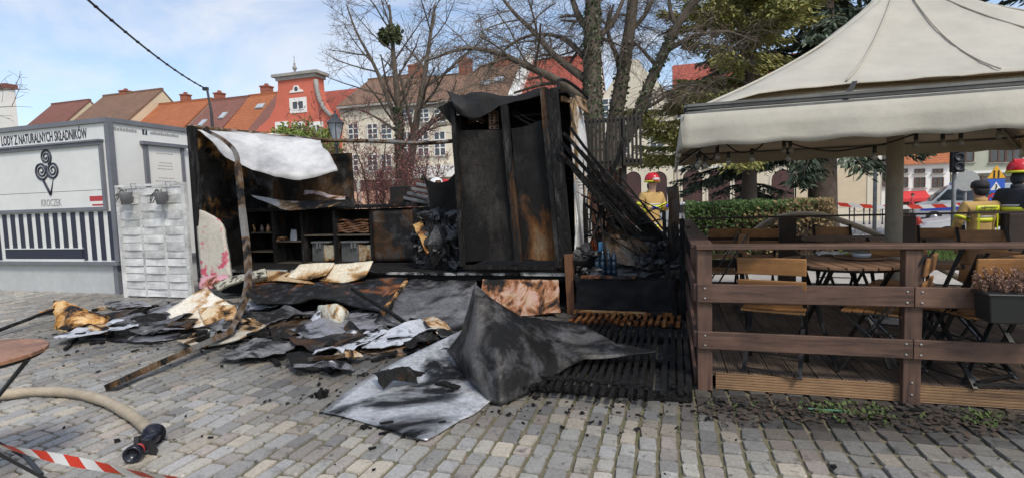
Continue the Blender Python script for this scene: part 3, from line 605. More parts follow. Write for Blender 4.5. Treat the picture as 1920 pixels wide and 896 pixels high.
# ------------------------------------------------------------ burnt stall
BX0, BX1, BY = -7.2, -1.22, 6.4; FZ = .45
CH = burn('char_wood', (.035, .028, .022), (.02, .017, .014), .8, 3, .8, ash=.25, stretch=(1, 1, .3), bmp=.6, bs=22, crack=16)
CH2 = burn('char_panel', (.05, .045, .042), (.03, .028, .027), .55, 1.6, .6, ash=.28, bmp=.3, bs=9)
CMET = burn('char_metal', (.10, .095, .085), (.06, .056, .05), .45, 1.8, .5, .2, ash=.45, brown=True, bmp=.3, bs=10)
CBRN = burn('char_brown', (.16, .10, .055), (.09, .055, .03), .5, 1.5, .75, ash=.15, bmp=.4, bs=18, stretch=(1.4, 1.4, .5))
WPAN = M('sooted_sheet', (.56, .56, .55), (.24, .24, .245), 1.7, .55, lo=.40, hi=.68, dirt=.15, bmp=.15, bs=4); WPAN_ = burn('sooted_white_sheet', (.62, .615, .60), (.44, .44, .44), .14, 1.3, .5, .0, ash=.6, brown=False, bmp=.2, bs=5, ashc=(.30, .30, .30))
BLK = M('black_soot', (.010, .0098, .0095), (.017, .0165, .016), 5, .85, bmp=.4, bs=20, spec=.15)
st = thing('burnt_stall', 'burnt out market stall with charred frame, hanging roof sheet and raised floor', 'stall', (-4.2, 7.3, 0))
mb = MB(); mb.b2((BX0, BY+.03, FZ-.08), (BX1, 8.2, FZ)); mb.b2((BX0+.1, BY+.35, .05), (BX1-.1, 8.1, FZ-.085)); mb.build('floor', BLK, st)
mb = MB()
x_ = BX0+.4
while x_ < BX1-.1:
    l_ = U(.3, 1.1); x2 = min(x_+l_, BX1-.02); mb.b2((x_, BY-.02+U(-.006, .006), FZ-.005+U(-.01, .01)), (x2-.02, BY+.05, FZ+.03+U(-.01, .012))); x_ = x2
mb.build('threshold', burn('sill_metal', (.50, .50, .47), (.36, .36, .34), .5, 3.5, .5, .3, ash=.2, brown=False), st)
mb = MB(); mb.b2((BX0-.06, BY+.06, 0), (BX0+.04, BY+.16, 2.74)); mb.build('post', CH, st)
# left wall: crumpled foil-covered side with yellowed insulation at the top
P = surf([[(BX0, BY+.16+1.75*i/4, z_) for i in range(5)] for z_ in (.3, .9, 1.5, 2.1, 2.75)], 6, .09, 2.6, 3)
mb = MB(); mb.grid(P, .03); mb.build('side_wall', burn('foil_wall', (.42, .33, .17), (.28, .24, .17), .72, 1.5, .35, .1, ash=.18, grad=(2, .12, -.1), bmp=.5, bs=7), st, True)
# top pipe at the back, sagging
pp = cat_interp([(BX0, BY+.12, 2.73), at(430, 246, Y=7.1), at(520, 254, Y=7.7), at(600, 263, Y=7.9), at(700, 265, Y=7.95), at(790, 269, Y=7.95), at(858, 264, Y=7.9)], 5)
mb = MB(); mb.tube(pp, .035, 8); mb.build('top_rail', burn('pipe_metal', (.30, .29, .27), (.2, .2, .19), .35, 4, .4, .6, ash=.3, bmp=.1), st, True)
mb = MB(); mb.b2((BX0+.05, 8.12, FZ), (-5.45, 8.2, 2.35)); mb.build('back_wall', burn('back_panel', (.10, .10, .105), (.06, .06, .062), .45, 1.1, .6, ash=.25, bmp=.2), st)
# roof sheet hanging towards the front
R0 = [at(372, 243, Y=6.6), at(440, 249, Y=7.15), at(520, 256, Y=7.65), at(600, 264, Y=7.85)]
R1 = [at(392, 262, Y=6.55), at(455, 280, Y=6.9), at(535, 293, Y=7.2), at(614, 288, Y=7.5)]
R2 = [at(416, 288, Y=6.5), at(470, 310, Y=6.72), at(545, 324, Y=6.95), at(630, 314, Y=7.3)]
R3 = [at(434, 300, Y=6.52), at(480, 321, Y=6.72), at(548, 339, Y=6.93), at(633, 322, Y=7.28)]
mb = MB(); mb.grid(surf([R0, R1, R2, R3], 7, .035, 2.2, 5), .012); mb.build('roof_sheet', WPAN, st, True)
# long bent beam falling out over the cobbles is separate; rear counter and its shelves
CY, CT = 7.5, 1.42
def cxp(px, py=450): return at(px, py, Y=CY).x
ct = thing('shelf_counter', 'charred shelf unit with counter top along the back of the burnt stall', 'counter', (-5.2, CY+.3, FZ))
x0, x1 = cxp(410), cxp(782)
P = surf([[(x0+(x1-x0)*i/8, yy, CT+.0) for i in range(9)] for yy in (CY-.06, CY+.2, CY+.55)], 3, .03, 2.5, 8); mb = MB(); mb.grid(P, .05); mb.build('worktop', CH, ct)
mb = MB(); mb.b2((x0, CY+.52, FZ), (x1, CY+.56, CT-.07)); mb.build('back', BLK, ct)
for px in (415, 452, 513, 567, 628, 697, 778):
    x_ = cxp(px); mb = MB(); mb.b2((x_-.025, CY, FZ), (x_+.025, CY+.5, CT-.07)); mb.build('partition', CH, ct)
for pa, pb, py in ((452, 513, 437), (452, 513, 472), (513, 567, 453), (513, 567, 494), (567, 697, 441), (567, 697, 494), (415, 452, 494), (697, 778, 494)):
    a = at((pa+pb)/2, py, Y=CY).z; xa, xb = cxp(pa)+.026, cxp(pb)-.026; mb = MB(); mb.b2((xa, CY+.02, a-.012), (xb, CY+.5, a+.012)); mb.build('shelf', M('scorched_shelf', (.10, .08, .055), (.04, .033, .026), 3, .7), ct)
xa, xb = cxp(700), cxp(776); mb = MB(); mb.grid(surf(bil(((xa, CY-.02, FZ+.05), (xb, CY-.02, FZ+.05), (xb, CY-.01, CT-.09), (xa, CY-.01, CT-.09)), 3, 3), 3, .02, 4, 2), .02); mb.build('door', CH2, ct, True)
for pa, pb, lb in ((579, 622, 'grey storage bin with beige lid half in the counter, left of two'), (634, 695, 'grey storage bin with beige side in the counter, right of two')):
    xa, xb = cxp(pa), cxp(pb); z0 = at(600, 491, Y=CY).z; z1 = at(600, 456, Y=CY).z; bn = thing('storage_bin', lb, 'bin', ((xa+xb)/2, CY+.2, z0), group='bins in the burnt counter'); xm = xa+(xb-xa)*.58
    mb = MB(); mb.ext([(xa, CY+.06, z0), (xm, CY+.03, z0), (xm, CY+.02, z1), (xa+.02, CY+.05, z1)], (0, .4, 0)); mb.build('body', M('bin_grey', (.12, .125, .115), (.07, .072, .068), 4, .6), bn, False, .01)
    mb = MB(); mb.ext([(xm+.01, CY+.01, z0+.01), (xb, CY+.05, z0+.02), (xb, CY+.06, z1-.05), (xm+.01, CY+.02, z1-.02)], (0, .35, 0)); mb.build('drawer', burn('bin_beige', (.34, .30, .22), (.26, .23, .17), .25, 3, .6, ash=.1), bn, False, .008)
    mb = MB(); mb.b2((xa+.04, CY+.0, z1+.005), (xb-.06, CY+.3, z1+.03)); mb.b2((xm-.12, CY-.005, z1-.09), (xm-.09, CY+.01, z1)); mb.b2((xm-.06, CY-.005, z1-.08), (xm-.03, CY+.01, z1)); mb.build('lid', M('bin_lid', (.16, .165, .16), (.10, .10, .10), 5, .5), bn)
xa, xb = cxp(630), cxp(688); z0 = at(660, 438, Y=CY).z+.012; bgs = thing('folded_cloth', 'stack of scorched brown cloth or paper sacks on the counter shelf', 'sacks', ((xa+xb)/2, CY+.2, z0))
for k in range(6):
    mb = MB(); P = [[(xa+(xb-xa)*j/10+U(-.01, .01), CY+.05+i*.09, z0+.034*k+.03+.012*math.sin(j*1.3+k)+(.03 if k == 5 else 0)*abs(j-5)/5) for j in range(11)] for i in range(5)]; mb.grid(P, .03); mb.build('sack', burn('scorched_sack', (.17, .095, .06), (.10, .06, .04), .3, 5, .8, ash=.1), bgs, True)
for k, (px, py, m_) in enumerate(((476, 432, (.30, .19, .08)), (492, 434, (.12, .10, .09)), (503, 425, (.3, .18, .1)))):
    c_ = at(px, py+4, Y=CY+.12); mb = MB(); mb.lathe([(.001, 0), (.035, 0), (.037, .06), (.03, .09), (.018, .1), (.018, .13), (.001, .13)], (c_.x, c_.y, at(480, 437, Y=CY).z+.012), 10); tag(mb.build('jar', flat('jar%d' % k, m_, .3), None, True), ('amber jar on the upper left counter shelf', 'small dark jar on the upper left counter shelf beside the amber one', 'orange brown jar at right end of the upper left counter shelf')[k], 'jar')
c_ = at(530, 452, Y=CY+.1); mb = MB(); zz = at(540, 453, Y=CY).z+.012
for k in range(3): mb.box((c_.x, c_.y, zz+.012+.022*k), (.16-.02*k, .12, .02), Matrix.Rotation(.2*k, 3, 'Z'))
tag(mb.build('boxes', burn('scorched_card', (.40, .27, .16), (.3, .2, .12), .3, 6, .8)), 'small stack of scorched tan boxes on the middle counter shelf', 'boxes')
c_ = at(551, 440, Y=CY+.12); mb = MB(); mb.grid(surf(bil((at(543, 452, Y=CY+.1), at(556, 452, Y=CY+.1), at(556, 431, Y=CY+.2), at(546, 430, Y=CY+.2)), 3, 3), 2, .01, 6), .01); tag(mb.build('plate', flat('pale_grey', (.32, .33, .34), .4), None, True), 'pale grey rounded tray leaning on the middle counter shelf', 'tray')
# sheet lying over the counter
Q0 = [at(472, 366, Y=7.3), at(530, 377, Y=7.5), at(575, 378, Y=7.6), at(650, 376, Y=7.75)]
Q1 = [at(485, 374, Y=7.25), at(535, 386, Y=7.35), at(585, 384, Y=7.4), at(655, 381, Y=7.6)]
Q2 = [at(500, 380, Y=7.22), at(540, 395, Y=7.28), at(590, 392, Y=7.32), at(660, 386, Y=7.5)]
mb = MB(); mb.grid(surf([Q0, Q1, Q2], 7, .02, 3, 4), .01); tag(mb.build('curled_sheet', burn('half_white_sheet', (.58, .58, .57), (.45, .45, .45), .30, 1.6, .5, ash=.3, grad=(0, -.22, .3)), None, True), 'curled metal sheet on the counter, white at one end and sooty at the other', 'sheet')
Q = [[at(570+i*26, 358-(3 if i == 1 else 0)+i*4, Y=8.0-.1*j) + V((0, 0, -.035*j)) for i in range(4)] for j in range(3)]
mb = MB(); mb.grid(surf(Q, 4, .02, 4, 9), .01); tag(mb.build('foil_sheet', burn('lilac_sheet', (.45, .40, .42), (.36, .34, .35), .3, 3, .5), None, True), 'thin pale sheet lying along the back edge of the counter', 'sheet')
# things on the counter
def blackbox(px, py, w_, d, h, rz, lb, m=None, Y=7.75):
    c_ = at(px, py, Y=Y); mb = MB(); R = Matrix.Rotation(rz, 3, 'Z'); mb.box((c_.x, c_.y, CT+h/2+.005), (w_, d, h), R); return tag(mb.build('charred_box', m or CH2, None, False, .012), lb, 'box')
blackbox(752, 360, .30, .3, .28, .3, 'black charred box on the counter left of the slab stack')
sk = thing('slab_stack', 'stack of four sooty grey slabs leaning on the counter', 'slabs', at(783, 372, Y=7.75))
for k in range(4):
    c_ = at(784+k*1.5, 372-k*9, Y=7.7); mb = MB(); mb.box((c_.x+.02*k, c_.y, CT+.05+.075*k), (.40-.05*k, .3, .05), Matrix.Rotation(.15*k, 3, 'Z') @ Matrix.Rotation(rad(13), 3, 'Y')); mb.build('slab', burn('sooty_slab', (.15, .155, .165), (.09, .092, .10), .3, 2.5, .5, ash=.3, brown=False), sk, False, .008)
Q = [[at(a_, b_, Y=7.6+.1*i) for a_, b_ in row] for i, row in enumerate((((758+50, 378), (825, 380), (850, 378)), ((812, 358), (830, 352), (852, 362)), ((822, 348), (834, 342), (848, 350))))]
mb = MB(); mb.grid(surf(Q, 4, .03, 5, 6), .015); tag(mb.build('crumpled_tin', MC['sooty_slab'], None, True), 'crumpled grey tin sheet on the counter beside the charred cabinet', 'tin sheet')
c_ = at(822, 350, Y=7.8); mb = MB(); mb.lathe([(.001, 0), (.06, 0), (.06, .12), (.045, .14), (.045, .16), (.001, .16)], (c_.x, c_.y, CT+.2), 10); tag(mb.build('tin_can', burn('scorched_can', (.15, .06, .04), (.1, .05, .04), .4, 6, .5), None, True), 'small scorched reddish can on the counter', 'can')
# black jagged panel left of the cabinet
J = [at(a_, b_, Y=7.35) for a_, b_ in ((793, 329), (800, 338), (812, 342), (825, 343), (840, 339), (852, 326), (866, 316), (870, 440), (800, 440), (806, 385), (803, 362), (798, 346))]
mb = MB(); mb.ext(J, (0, .05, 0)); tag(mb.build('jagged_panel', BLK), 'jagged black panel standing left of the charred cabinet', 'panel')
# rubble heap between counter and cabinet, with a partly unburnt board
hp = thing('rubble_heap', 'heap of shiny black burnt rubble between counter and cabinet', 'rubble', (-3.0, 6.9, FZ))
for k in range(70):
    px, py = U(775, 868), U(400, 512); px += (470-py)*.12 if py < 470 else 0
    c_ = at(px, py, Y=U(6.75, 7.2)); r_ = U(.03, .11)
    mb = MB(); mb.ball(c_, (r_*U(.6, 1.6), r_*U(.5, 1.3), r_*U(.4, 1)), 8, 6, Matrix.Rotation(U(0, 3), 3, 'Z') @ Matrix.Rotation(U(-1, 1), 3, 'X'), 0, .7); mb.build('lump', M('wet_char', (.012, .012, .013), (.03, .03, .031), 9, .28, bmp=.6, bs=25), hp)
mb = MB(); mb.ball(at(835, 455, Y=7.1), (.42, .25, .5), 14, 10, None, 0, .5); mb.build('lump', MC['wet_char'], hp)
for k in range(9):
    a, b = at(U(790, 860), U(385, 420), Y=7.0), at(U(800, 868), U(430, 500), Y=6.8); mb = MB(); mb.bar(a, b, U(.02, .09), .015, (U(-.3, .3), 1, 0)); mb.build('stick', CH, hp)
mb = MB(); Q = surf(bil((at(773, 424, Y=6.95), at(790, 415, Y=7.05), at(815, 468, Y=6.9), at(800, 478, Y=6.8)), 3, 2), 4, .025, 5, 3); mb.grid(Q, .03)
tag(mb.build('scorched_board', burn('ochre_board', (.46, .30, .12), (.36, .21, .08), .36, 4.5, .7, ash=.1)), 'ochre board with burnt edges leaning in the rubble heap', 'board')
# ------------------------------------------------------------ charred tall cabinet (right end of the stall)
TX0, TX1, TY = -2.72, -1.25, 6.36
tw = thing('charred_cabinet', 'tall charred double door cabinet with crumpled black roof', 'cabinet', (-2, 6.8, FZ))
def tp(px, py, y=TY): return at(px, py, Y=y)
mb = MB(); mb.b2((TX0+.05, 7.25, FZ+.1), (TX1-.05, 7.32, 2.6)); mb.b2((TX0+.03, TY+.1, FZ+.1), (TX0+.09, 7.25, 2.55)); mb.build('carcass', BLK, tw)
def panel(c, m, name, n=6, wob=.014, th=.03, seed=0):
    mb = MB(); mb.grid(surf(bil(c, 4, 3), n//2, wob, 3.3, seed), th); return mb.build(name, m, tw, False)
panel((tp(868, 490), tp(965, 487), tp(950, 243), tp(858, 246)), burn('door_char', (.05, .044, .038), (.026, .023, .021), .66, 1.2, .85, ash=.11, brown=False, bmp=.4, bs=13, stretch=(1, 1, .45), crack=34), 'door', seed=1)
panel((tp(975, 486, TY+.05), tp(1046, 488, TY+.05), tp(1028, 225, TY+.05), tp(958, 240, TY+.05)), burn('door_brown', (.17, .115, .065), (.10, .065, .038), .62, 1.7, .8, ash=.08, grad=(2, -.1, .25), bmp=.45, bs=16, stretch=(1.2, 1.2, .6)), 'door', wob=.02, seed=2)
for a, b, w_ in (((850, 205), (868, 498), .06), ((946, 198), (972, 490), .085), ((1020, 166), (1052, 500), .10)):
    p0, p1 = tp(*a, TY-.03), tp(*b, TY-.03); q = [p0+(p1-p0)*k/8+V((U(-.008, .008), U(-.008, .008), 0)) for k in range(9)]
    mb = MB()
    for k in range(8): mb.bar(q[k], q[k+1]+(q[k+1]-q[k])*.02, w_+U(-.006, .006), .07+U(-.005, .005), (0, 1, 0))
    mb.build('post', burn('post_char', (.09, .075, .065), (.05, .044, .04), .62, 3, .75, ash=.3, stretch=(1, 1, .25), bmp=.5, crack=14), tw)
p0, p1 = tp(1035, 168, TY-.02), tp(1062, 480, TY-.02); p2 = tp(1073, 586, TY-.05)
mb = MB(); mb.bar(p0, p1, .13, .12, (0, 1, 0)); mb.build('corner_post', CH, tw)
mb = MB(); mb.bar(tp(1066, 476, TY-.07), V((p2.x, p2.y-.02, .0)), .095, .1, (0, 1, 0)); mb.build('post_foot', wood('raw_wood', (.20, .085, .035), (.14, .055, .022), 3, .7, 2, .2, .1), tw)
mb = MB(); a, b = tp(868, 497), tp(1045, 490); mb.bar((a.x, TY, a.z-.02), (b.x, TY, a.z-.02), .06, .05); mb.build('bottom_rail', CH, tw)
# roof: crumpled black sheets
G = [[at(836, 170, Y=6.3), at(868, 180, Y=6.4), at(905, 172, Y=6.4), at(950, 182, Y=6.4), at(1022, 166, Y=6.45)],
     [at(846, 190, Y=6.25), at(872, 205, Y=6.3), at(905, 200, Y=6.3), at(950, 188, Y=6.35), at(1022, 172, Y=6.4)],
     [at(858, 215, Y=6.3), at(885, 222, Y=6.25), at(915, 214, Y=6.25), at(950, 196, Y=6.32), at(1022, 180, Y=6.38)]]
mb = MB(); mb.grid(surf(G, 4, .025, 4, 2), .012); mb.build('roof_flap', burn('flap_metal', (.02, .02, .021), (.014, .014, .015), .6, 1.5, .65, .0, ash=.05, brown=False, bmp=.2), tw, True)
mb = MB(); mb.ext([at(820, 203, Y=6.35), at(845, 190, Y=6.4), at(856, 205, Y=6.4), at(854, 243, Y=6.4)], (0, .01, 0)); mb.build('roof_flap', BLK, tw)
P = surf([[V((x_, yy, 2.72+.05*noise.noise(V((x_*3, yy*3, 0)))-.10*((yy-6.4)/1.0))) for x_ in (-2.75, -2.3, -1.9, -1.5, -1.2)] for yy in (6.42, 6.7, 7.0, 7.35)], 4, .03, 4, 7); mb = MB(); mb.grid(P, .02); mb.build('roof', BLK, tw)
# top compartment: coil rack and perforated strip
mb = MB()
for k in range(6): mb.tube([tp(878+U(-3, 3), 232-k*4, TY+.25), tp(895, 226-k*4, TY+.2), tp(908+U(-3, 3), 233-k*4, TY+.22)], .012, 5)
mb.build('coil', burn('rusty', (.10, .06, .045), (.07, .045, .035), .3, 8, .7), tw)
a, b = tp(917, 243, TY+.1), tp(932, 207, TY+.1); mb = MB(); mb.b2((a.x, TY+.1, a.z), (b.x, TY+.16, b.z)); ps = mb.build('perforated_strip', burn('rusty_pale', (.26, .18, .14), (.2, .14, .11), .2, 9, .7), tw)
mb = MB()
for k in range(7):
    for j in range(2): mb.b2((a.x+.03+.06*j, TY+.092, a.z+.035*k+.01), (a.x+.06+.06*j, TY+.0995, a.z+.035*k+.03))
mb.build('hole', BLK, ps)
for q in (((955, 205), (1000, 235)), ((957, 214), (1018, 240)), ((962, 206), (1020, 232)), ((985, 228), (1018, 236))):
    mb = MB(); a, b = tp(*q[0], TY+.12), tp(*q[1], TY+.05); m_ = (a+b)/2+V((0, 0, -.03)); mb.tube(cat_interp([a, m_, b], 5), .006, 4); mb.build('wire', BLK, tw)
# white inner side panel on the right with scorched top
SXP = -1.15
def sp2(px, py, X=SXP): return at(px, py, X=X)
S = [[V((SXP+.03*math.sin(i*1.7+j), 6.46+1.0*i/3, z_)) for i in range(4)] for j, z_ in enumerate((.62, 1.1, 1.6, 2.1, 2.62-.0))]
S[-1] = [V((SXP, 6.46+1.0*i/3, 2.66-.12*(i/3)**2)) for i in range(4)]
mb = MB(); mb.grid(surf(S, 5, .02, 3, 4), .02); mb.build('side_panel', burn('white_side', (.72, .72, .70), (.60, .60, .59), .10, 1.8, .5, ash=.12, grad=(2, -.08, .14), bmp=.15), tw, True)
S = [[V((SXP+.02, 7.55+.1*i, z_)) for i in range(3)] for z_ in (.62, 1.0, 1.4, 1.75)]
mb = MB(); mb.grid(surf(S, 3, .02, 4, 8), .02); mb.build('side_panel', MC['white_side'], tw, True)
mb = MB(); mb.b2((SXP-.08, 7.25, .5), (SXP+.0, 7.53, 2.5)); mb.build('carcass', BLK, tw)
mb = MB(); q = cat_interp([at(1048, 170, Y=6.5), at(1047, 152, Y=6.6), at(1062, 152, Y=6.8), at(1090, 172, Y=7.4), at(1102, 185, Y=7.6)], 5); mb.tube(q, .022, 6); mb.build('bent_rod', CH, tw)
mb = MB(); mb.grid(surf([[at(1052, 182, Y=6.5), at(1075, 178, Y=6.9), at(1098, 192, Y=7.3)], [at(1052, 192, Y=6.5), at(1078, 196, Y=6.85), at(1104, 218, Y=7.2)]], 5, .02, 5, 1), .012); mb.build('scorched_edge', burn('tan_edge', (.30, .24, .17), (.2, .16, .12), .35, 4, .7), tw, True)
# foot panel below the cabinet: blistered pinkish board
Q = bil((at(898, 600, Y=6.0), at(1050, 585, Y=6.05), at(1046, 524, Y=6.32), at(905, 524, Y=6.32)), 4, 6)
mb = MB(); mb.grid(surf(Q, 3, .012, 6, 3), .03); tag(mb.build('blistered_board', burn('pink_board', (.46, .29, .24), (.40, .30, .20), .33, 5.5, .7, ash=.2, stretch=(1, 1, .5))), 'blistered pinkish board leaning under the charred cabinet', 'board')
# ------------------------------------------------------------ fallen sheets and boards in front of the stall
def sheet(name, label, cat, ctrl, m, n=5, wob=.015, ws=4, seed=0, th=.012, smooth=True, m2=None, group=None, lin=False):
    P = surf([[(at(q[0], q[1], Y=q[2]) if len(q) == 3 else V(q[:3])) for q in r_] for r_ in ctrl], n, wob, ws, seed, lin)
    for r_ in P:
        for i in range(len(r_)):
            if r_[i].z < .016: r_[i] = V((r_[i].x, r_[i].y, .016))
    mb = MB(); mb.grid(P, th, 0, 1 if m2 else None)
    return tag(mb.build(name, [m, m2] if m2 else m, None, smooth), label, cat, group)
def G(px, py, z=0.02): q = at(px, py, z=z); return (q.x, q.y, q.z, 0)
STAR = burn('star_metal', (.105, .10, .095), (.065, .062, .06), .50, 1.5, .5, .3, ash=.5, brown=False, bmp=.3, bs=12, ashc=(.16, .16, .175))
STAR2 = burn('star_metal_back', (.17, .14, .10), (.11, .09, .07), .42, 2.0, .5, .3, ash=.25, bmp=.25)
sheet('twisted_metal_sheet', 'large dark twisted metal sheet with pointed corners on the cobbles', 'metal sheet', [
    [(908, 752, 3.36), (915, 757, 3.33), (940, 762, 3.3), (990, 735, 3.5), (1040, 702, 3.75), (1095, 674, 4.0), (1165, 668, 4.1), (1238, 659, 4.2)],
    [(872, 705, 3.65), (893, 712, 3.42), (935, 712, 3.38), (990, 700, 3.58), (1040, 682, 3.82), (1095, 664, 4.02), (1165, 663, 4.12), (1238, 658.5, 4.2)],
    [(838, 658, 4.05), (884, 662, 3.52), (930, 655, 3.52), (990, 652, 3.72), (1040, 650, 3.95), (1095, 648, 4.12), (1162, 657, 4.16), (1238, 658, 4.2)],
    [(864, 620, 4.08), (890, 600, 3.72), (925, 605, 3.74), (985, 615, 3.88), (1040, 625, 4.1), (1095, 630, 4.25), (1160, 652, 4.2), (1237, 657.5, 4.2)],
    [(885, 552, 4.05), (889, 529, 3.93), (915, 556, 3.9), (975, 592, 4.05), (1040, 600, 4.25), (1092, 607, 4.4), (1155, 644, 4.25), (1236, 657, 4.2)]], STAR, 5, .012, 5, 4, .008, True, STAR2, None, True)
FM = burn('flat_metal', (.60, .61, .62), (.46, .465, .47), .06, 1.1, .38, .5, ash=.25, brown=False, bmp=.12, bs=4, grad=(1, .20, .0), ashc=(.5, .52, .55))
sheet('flat_metal_sheet', 'pale sooty metal sheet lying flat on the cobbles under the twisted sheet', 'metal sheet', [
    [G(605, 771, .02), G(690, 792, .02), G(745, 808, .04), G(800, 824, .02)],
    [G(665, 722, .05), G(740, 745, .03), G(800, 768, .03), G(855, 790, .02)],
    [G(735, 683, .08), G(800, 700, .05), G(850, 715, .04), G(905, 764, .02)],
    [G(820, 640, .12), G(860, 650, .08), G(900, 665, .06), G(950, 720, .03)],
    [G(886, 608, .18), G(915, 620, .14), G(945, 640, .1), G(985, 680, .05)]], FM, 5, .012, 3, 2, .006)
PAN = burn('ash_panel', (.12, .12, .125), (.07, .07, .075), .5, 1.5, .65, ash=.55, brown=False, bmp=.45, bs=16, ashc=(.26, .26, .26))
sheet('fallen_wall_panel', 'grey ash covered wall panel leaning from the stall threshold, right of two', 'panel', [
    [(770, 527, 6.3), (830, 527, 6.3), (892, 530, 6.28)], [(745, 560, 5.8), (815, 562, 5.8), (892, 565, 5.75)], [(722, 588, 5.45), (800, 596, 5.4), (890, 597, 5.35)], [(700, 606, 5.15), (780, 622, 5.05), (885, 625, 5.0)]], PAN, 5, .025, 4, 6, .03)
sheet('fallen_wall_panel', 'black and orange scorched wall panel propped over a dark gap, left of two', 'panel', [
    [(478, 524, 6.3), (560, 524, 6.32), (650, 526, 6.32), (764, 524, 6.3)], [(470, 548, 5.9), (555, 545, 5.95), (640, 543, 5.95), (745, 555, 5.85)], [(474, 566, 5.55), (545, 566, 5.6), (612, 556, 5.7), (735, 580, 5.5)], [(490, 572, 5.4), (545, 571, 5.5), (606, 562, 5.6), (722, 590, 5.4)]],
    burn('orange_panel', (.26, .13, .05), (.06, .055, .055), .68, 2.4, .5, ash=.35, bmp=.4, bs=15, grad=(1, .16, -.12), ashc=(.17, .18, .22)), 5, .022, 4, 3, .03)
mb = MB(); mb.ext([at(470, 580, Y=5.9), at(600, 585, Y=5.9), at(750, 610, Y=5.9), at(800, 600, Y=6.0), at(760, 545, Y=6.15), at(480, 545, Y=6.15)], (0, .12, 0)); tag(mb.build('dark_gap_fill', BLK), 'black sheet standing in for the dark gap under the fallen panels', 'board')  # black plate stands in for the shade in the cavity under the panels
CRM = burn('cream_board', (.62, .56, .43), (.56, .49, .36), .15, 1.6, .7, ash=.0, grad=(1, .17, -.12), bmp=.1)
sheet('curled_board', 'cream curled board with browned edge on the threshold, right of two', 'board', [
    [(622, 496, 6.45), (660, 494, 6.45), (700, 490, 6.42)], [(612, 512, 6.3), (650, 512, 6.28), (693, 505, 6.28)], [(598, 526, 6.2), (645, 530, 6.12), (685, 519, 6.15)]], CRM, 5, .006, 4, 2, .012)
sheet('curled_board', 'cream curled board with burnt lower edge on the threshold, left of two', 'board', [
    [(562, 496, 6.45), (595, 494, 6.45), (628, 493, 6.42)], [(550, 508, 6.32), (585, 509, 6.28), (620, 505, 6.28)], [(533, 519, 6.22), (575, 524, 6.12), (610, 516, 6.15)]], CRM, 5, .006, 4, 5, .012)
sheet('curled_board', 'tan scorched board flat on the threshold left of the curled boards', 'board', [
    [(500, 510, 6.4), (520, 508, 6.4), (545, 512, 6.38)], [(476, 522, 6.28), (520, 518, 6.25), (575, 524, 6.2)], [(468, 532, 6.15), (520, 527, 6.12), (590, 533, 6.05)]], burn('tan_board', (.46, .36, .23), (.36, .26, .15), .32, 2.2, .7, ash=.05), 5, .01, 4, 9, .015)
sheet('curled_dark_sheet', 'boat shaped curled dark sheet full of pale ash below the fallen panels', 'metal sheet', [
    [(622, 640, 4.75), (628, 662, 4.5), (680, 683, 4.25), (740, 692, 4.2), (800, 672, 4.5), (862, 628, 5.0)],
    [(640, 640, 4.85), (650, 652, 4.65), (690, 664, 4.5), (740, 668, 4.5), (795, 655, 4.7), (850, 622, 5.1)],
    [(648, 618, 5.0), (670, 634, 4.95), (705, 640, 4.9), (745, 640, 4.9), (790, 634, 4.95), (835, 616, 5.15)],
    [(640, 606, 5.1), (680, 612, 5.15), (715, 617, 5.15), (750, 620, 5.12), (790, 620, 5.1), (830, 612, 5.2)]],
    burn('ash_boat', (.30, .27, .24), (.12, .11, .10), .48, 2.6, .75, ash=.55, bmp=.5, bs=18, ashc=(.42, .39, .36)), 5, .03, 5, 7, .015)
sheet('crumpled_flap', 'dark crumpled flap standing at the left end of the ash filled sheet', 'flap', [
    [(622, 622, 4.85), (632, 640, 4.75), (655, 600, 4.85), (680, 628, 4.7)], [(632, 650, 4.6), (645, 665, 4.45), (660, 640, 4.55), (672, 660, 4.4)], [(655, 675, 4.4), (662, 680, 4.35), (668, 682, 4.3), (676, 684, 4.3)]], CMET, 4, .025, 6, 3, .01)
WB = burn('white_bag_m', (.60, .60, .53), (.50, .49, .40), .16, 4, .5, ash=.25, brown=True, ashc=(.36, .38, .42))
sheet('crumpled_bucket', 'crumpled cream plastic tub in the dark gap of the debris', 'tub', [
    [(596, 575, 5.2), (615, 570, 5.05), (640, 574, 5.05), (654, 586, 5.2)], [(600, 590, 5.12), (618, 590, 4.95), (640, 592, 4.97), (650, 598, 5.15)], [(606, 604, 5.08), (622, 612, 4.93), (638, 618, 4.93), (646, 608, 5.1)]], WB, 5, .02, 7, 4, .01)
sheet('sooty_cloth', 'crumpled white sooty rag on the cobbles left of the cream tub', 'rag', [
    [(535, 608, 4.95), (560, 606, 4.98), (585, 594, 5.05), (600, 585, 5.05)], [(540, 620, 4.8), (565, 616, 4.85), (588, 606, 4.95), (602, 598, 4.98)], [(545, 633, 4.68), (570, 628, 4.72), (592, 624, 4.75), (605, 618, 4.8)]], burn('sooty_white', (.50, .53, .57), (.40, .42, .46), .28, 7, .6, ash=.2, brown=False), 5, .03, 8, 6, .006)
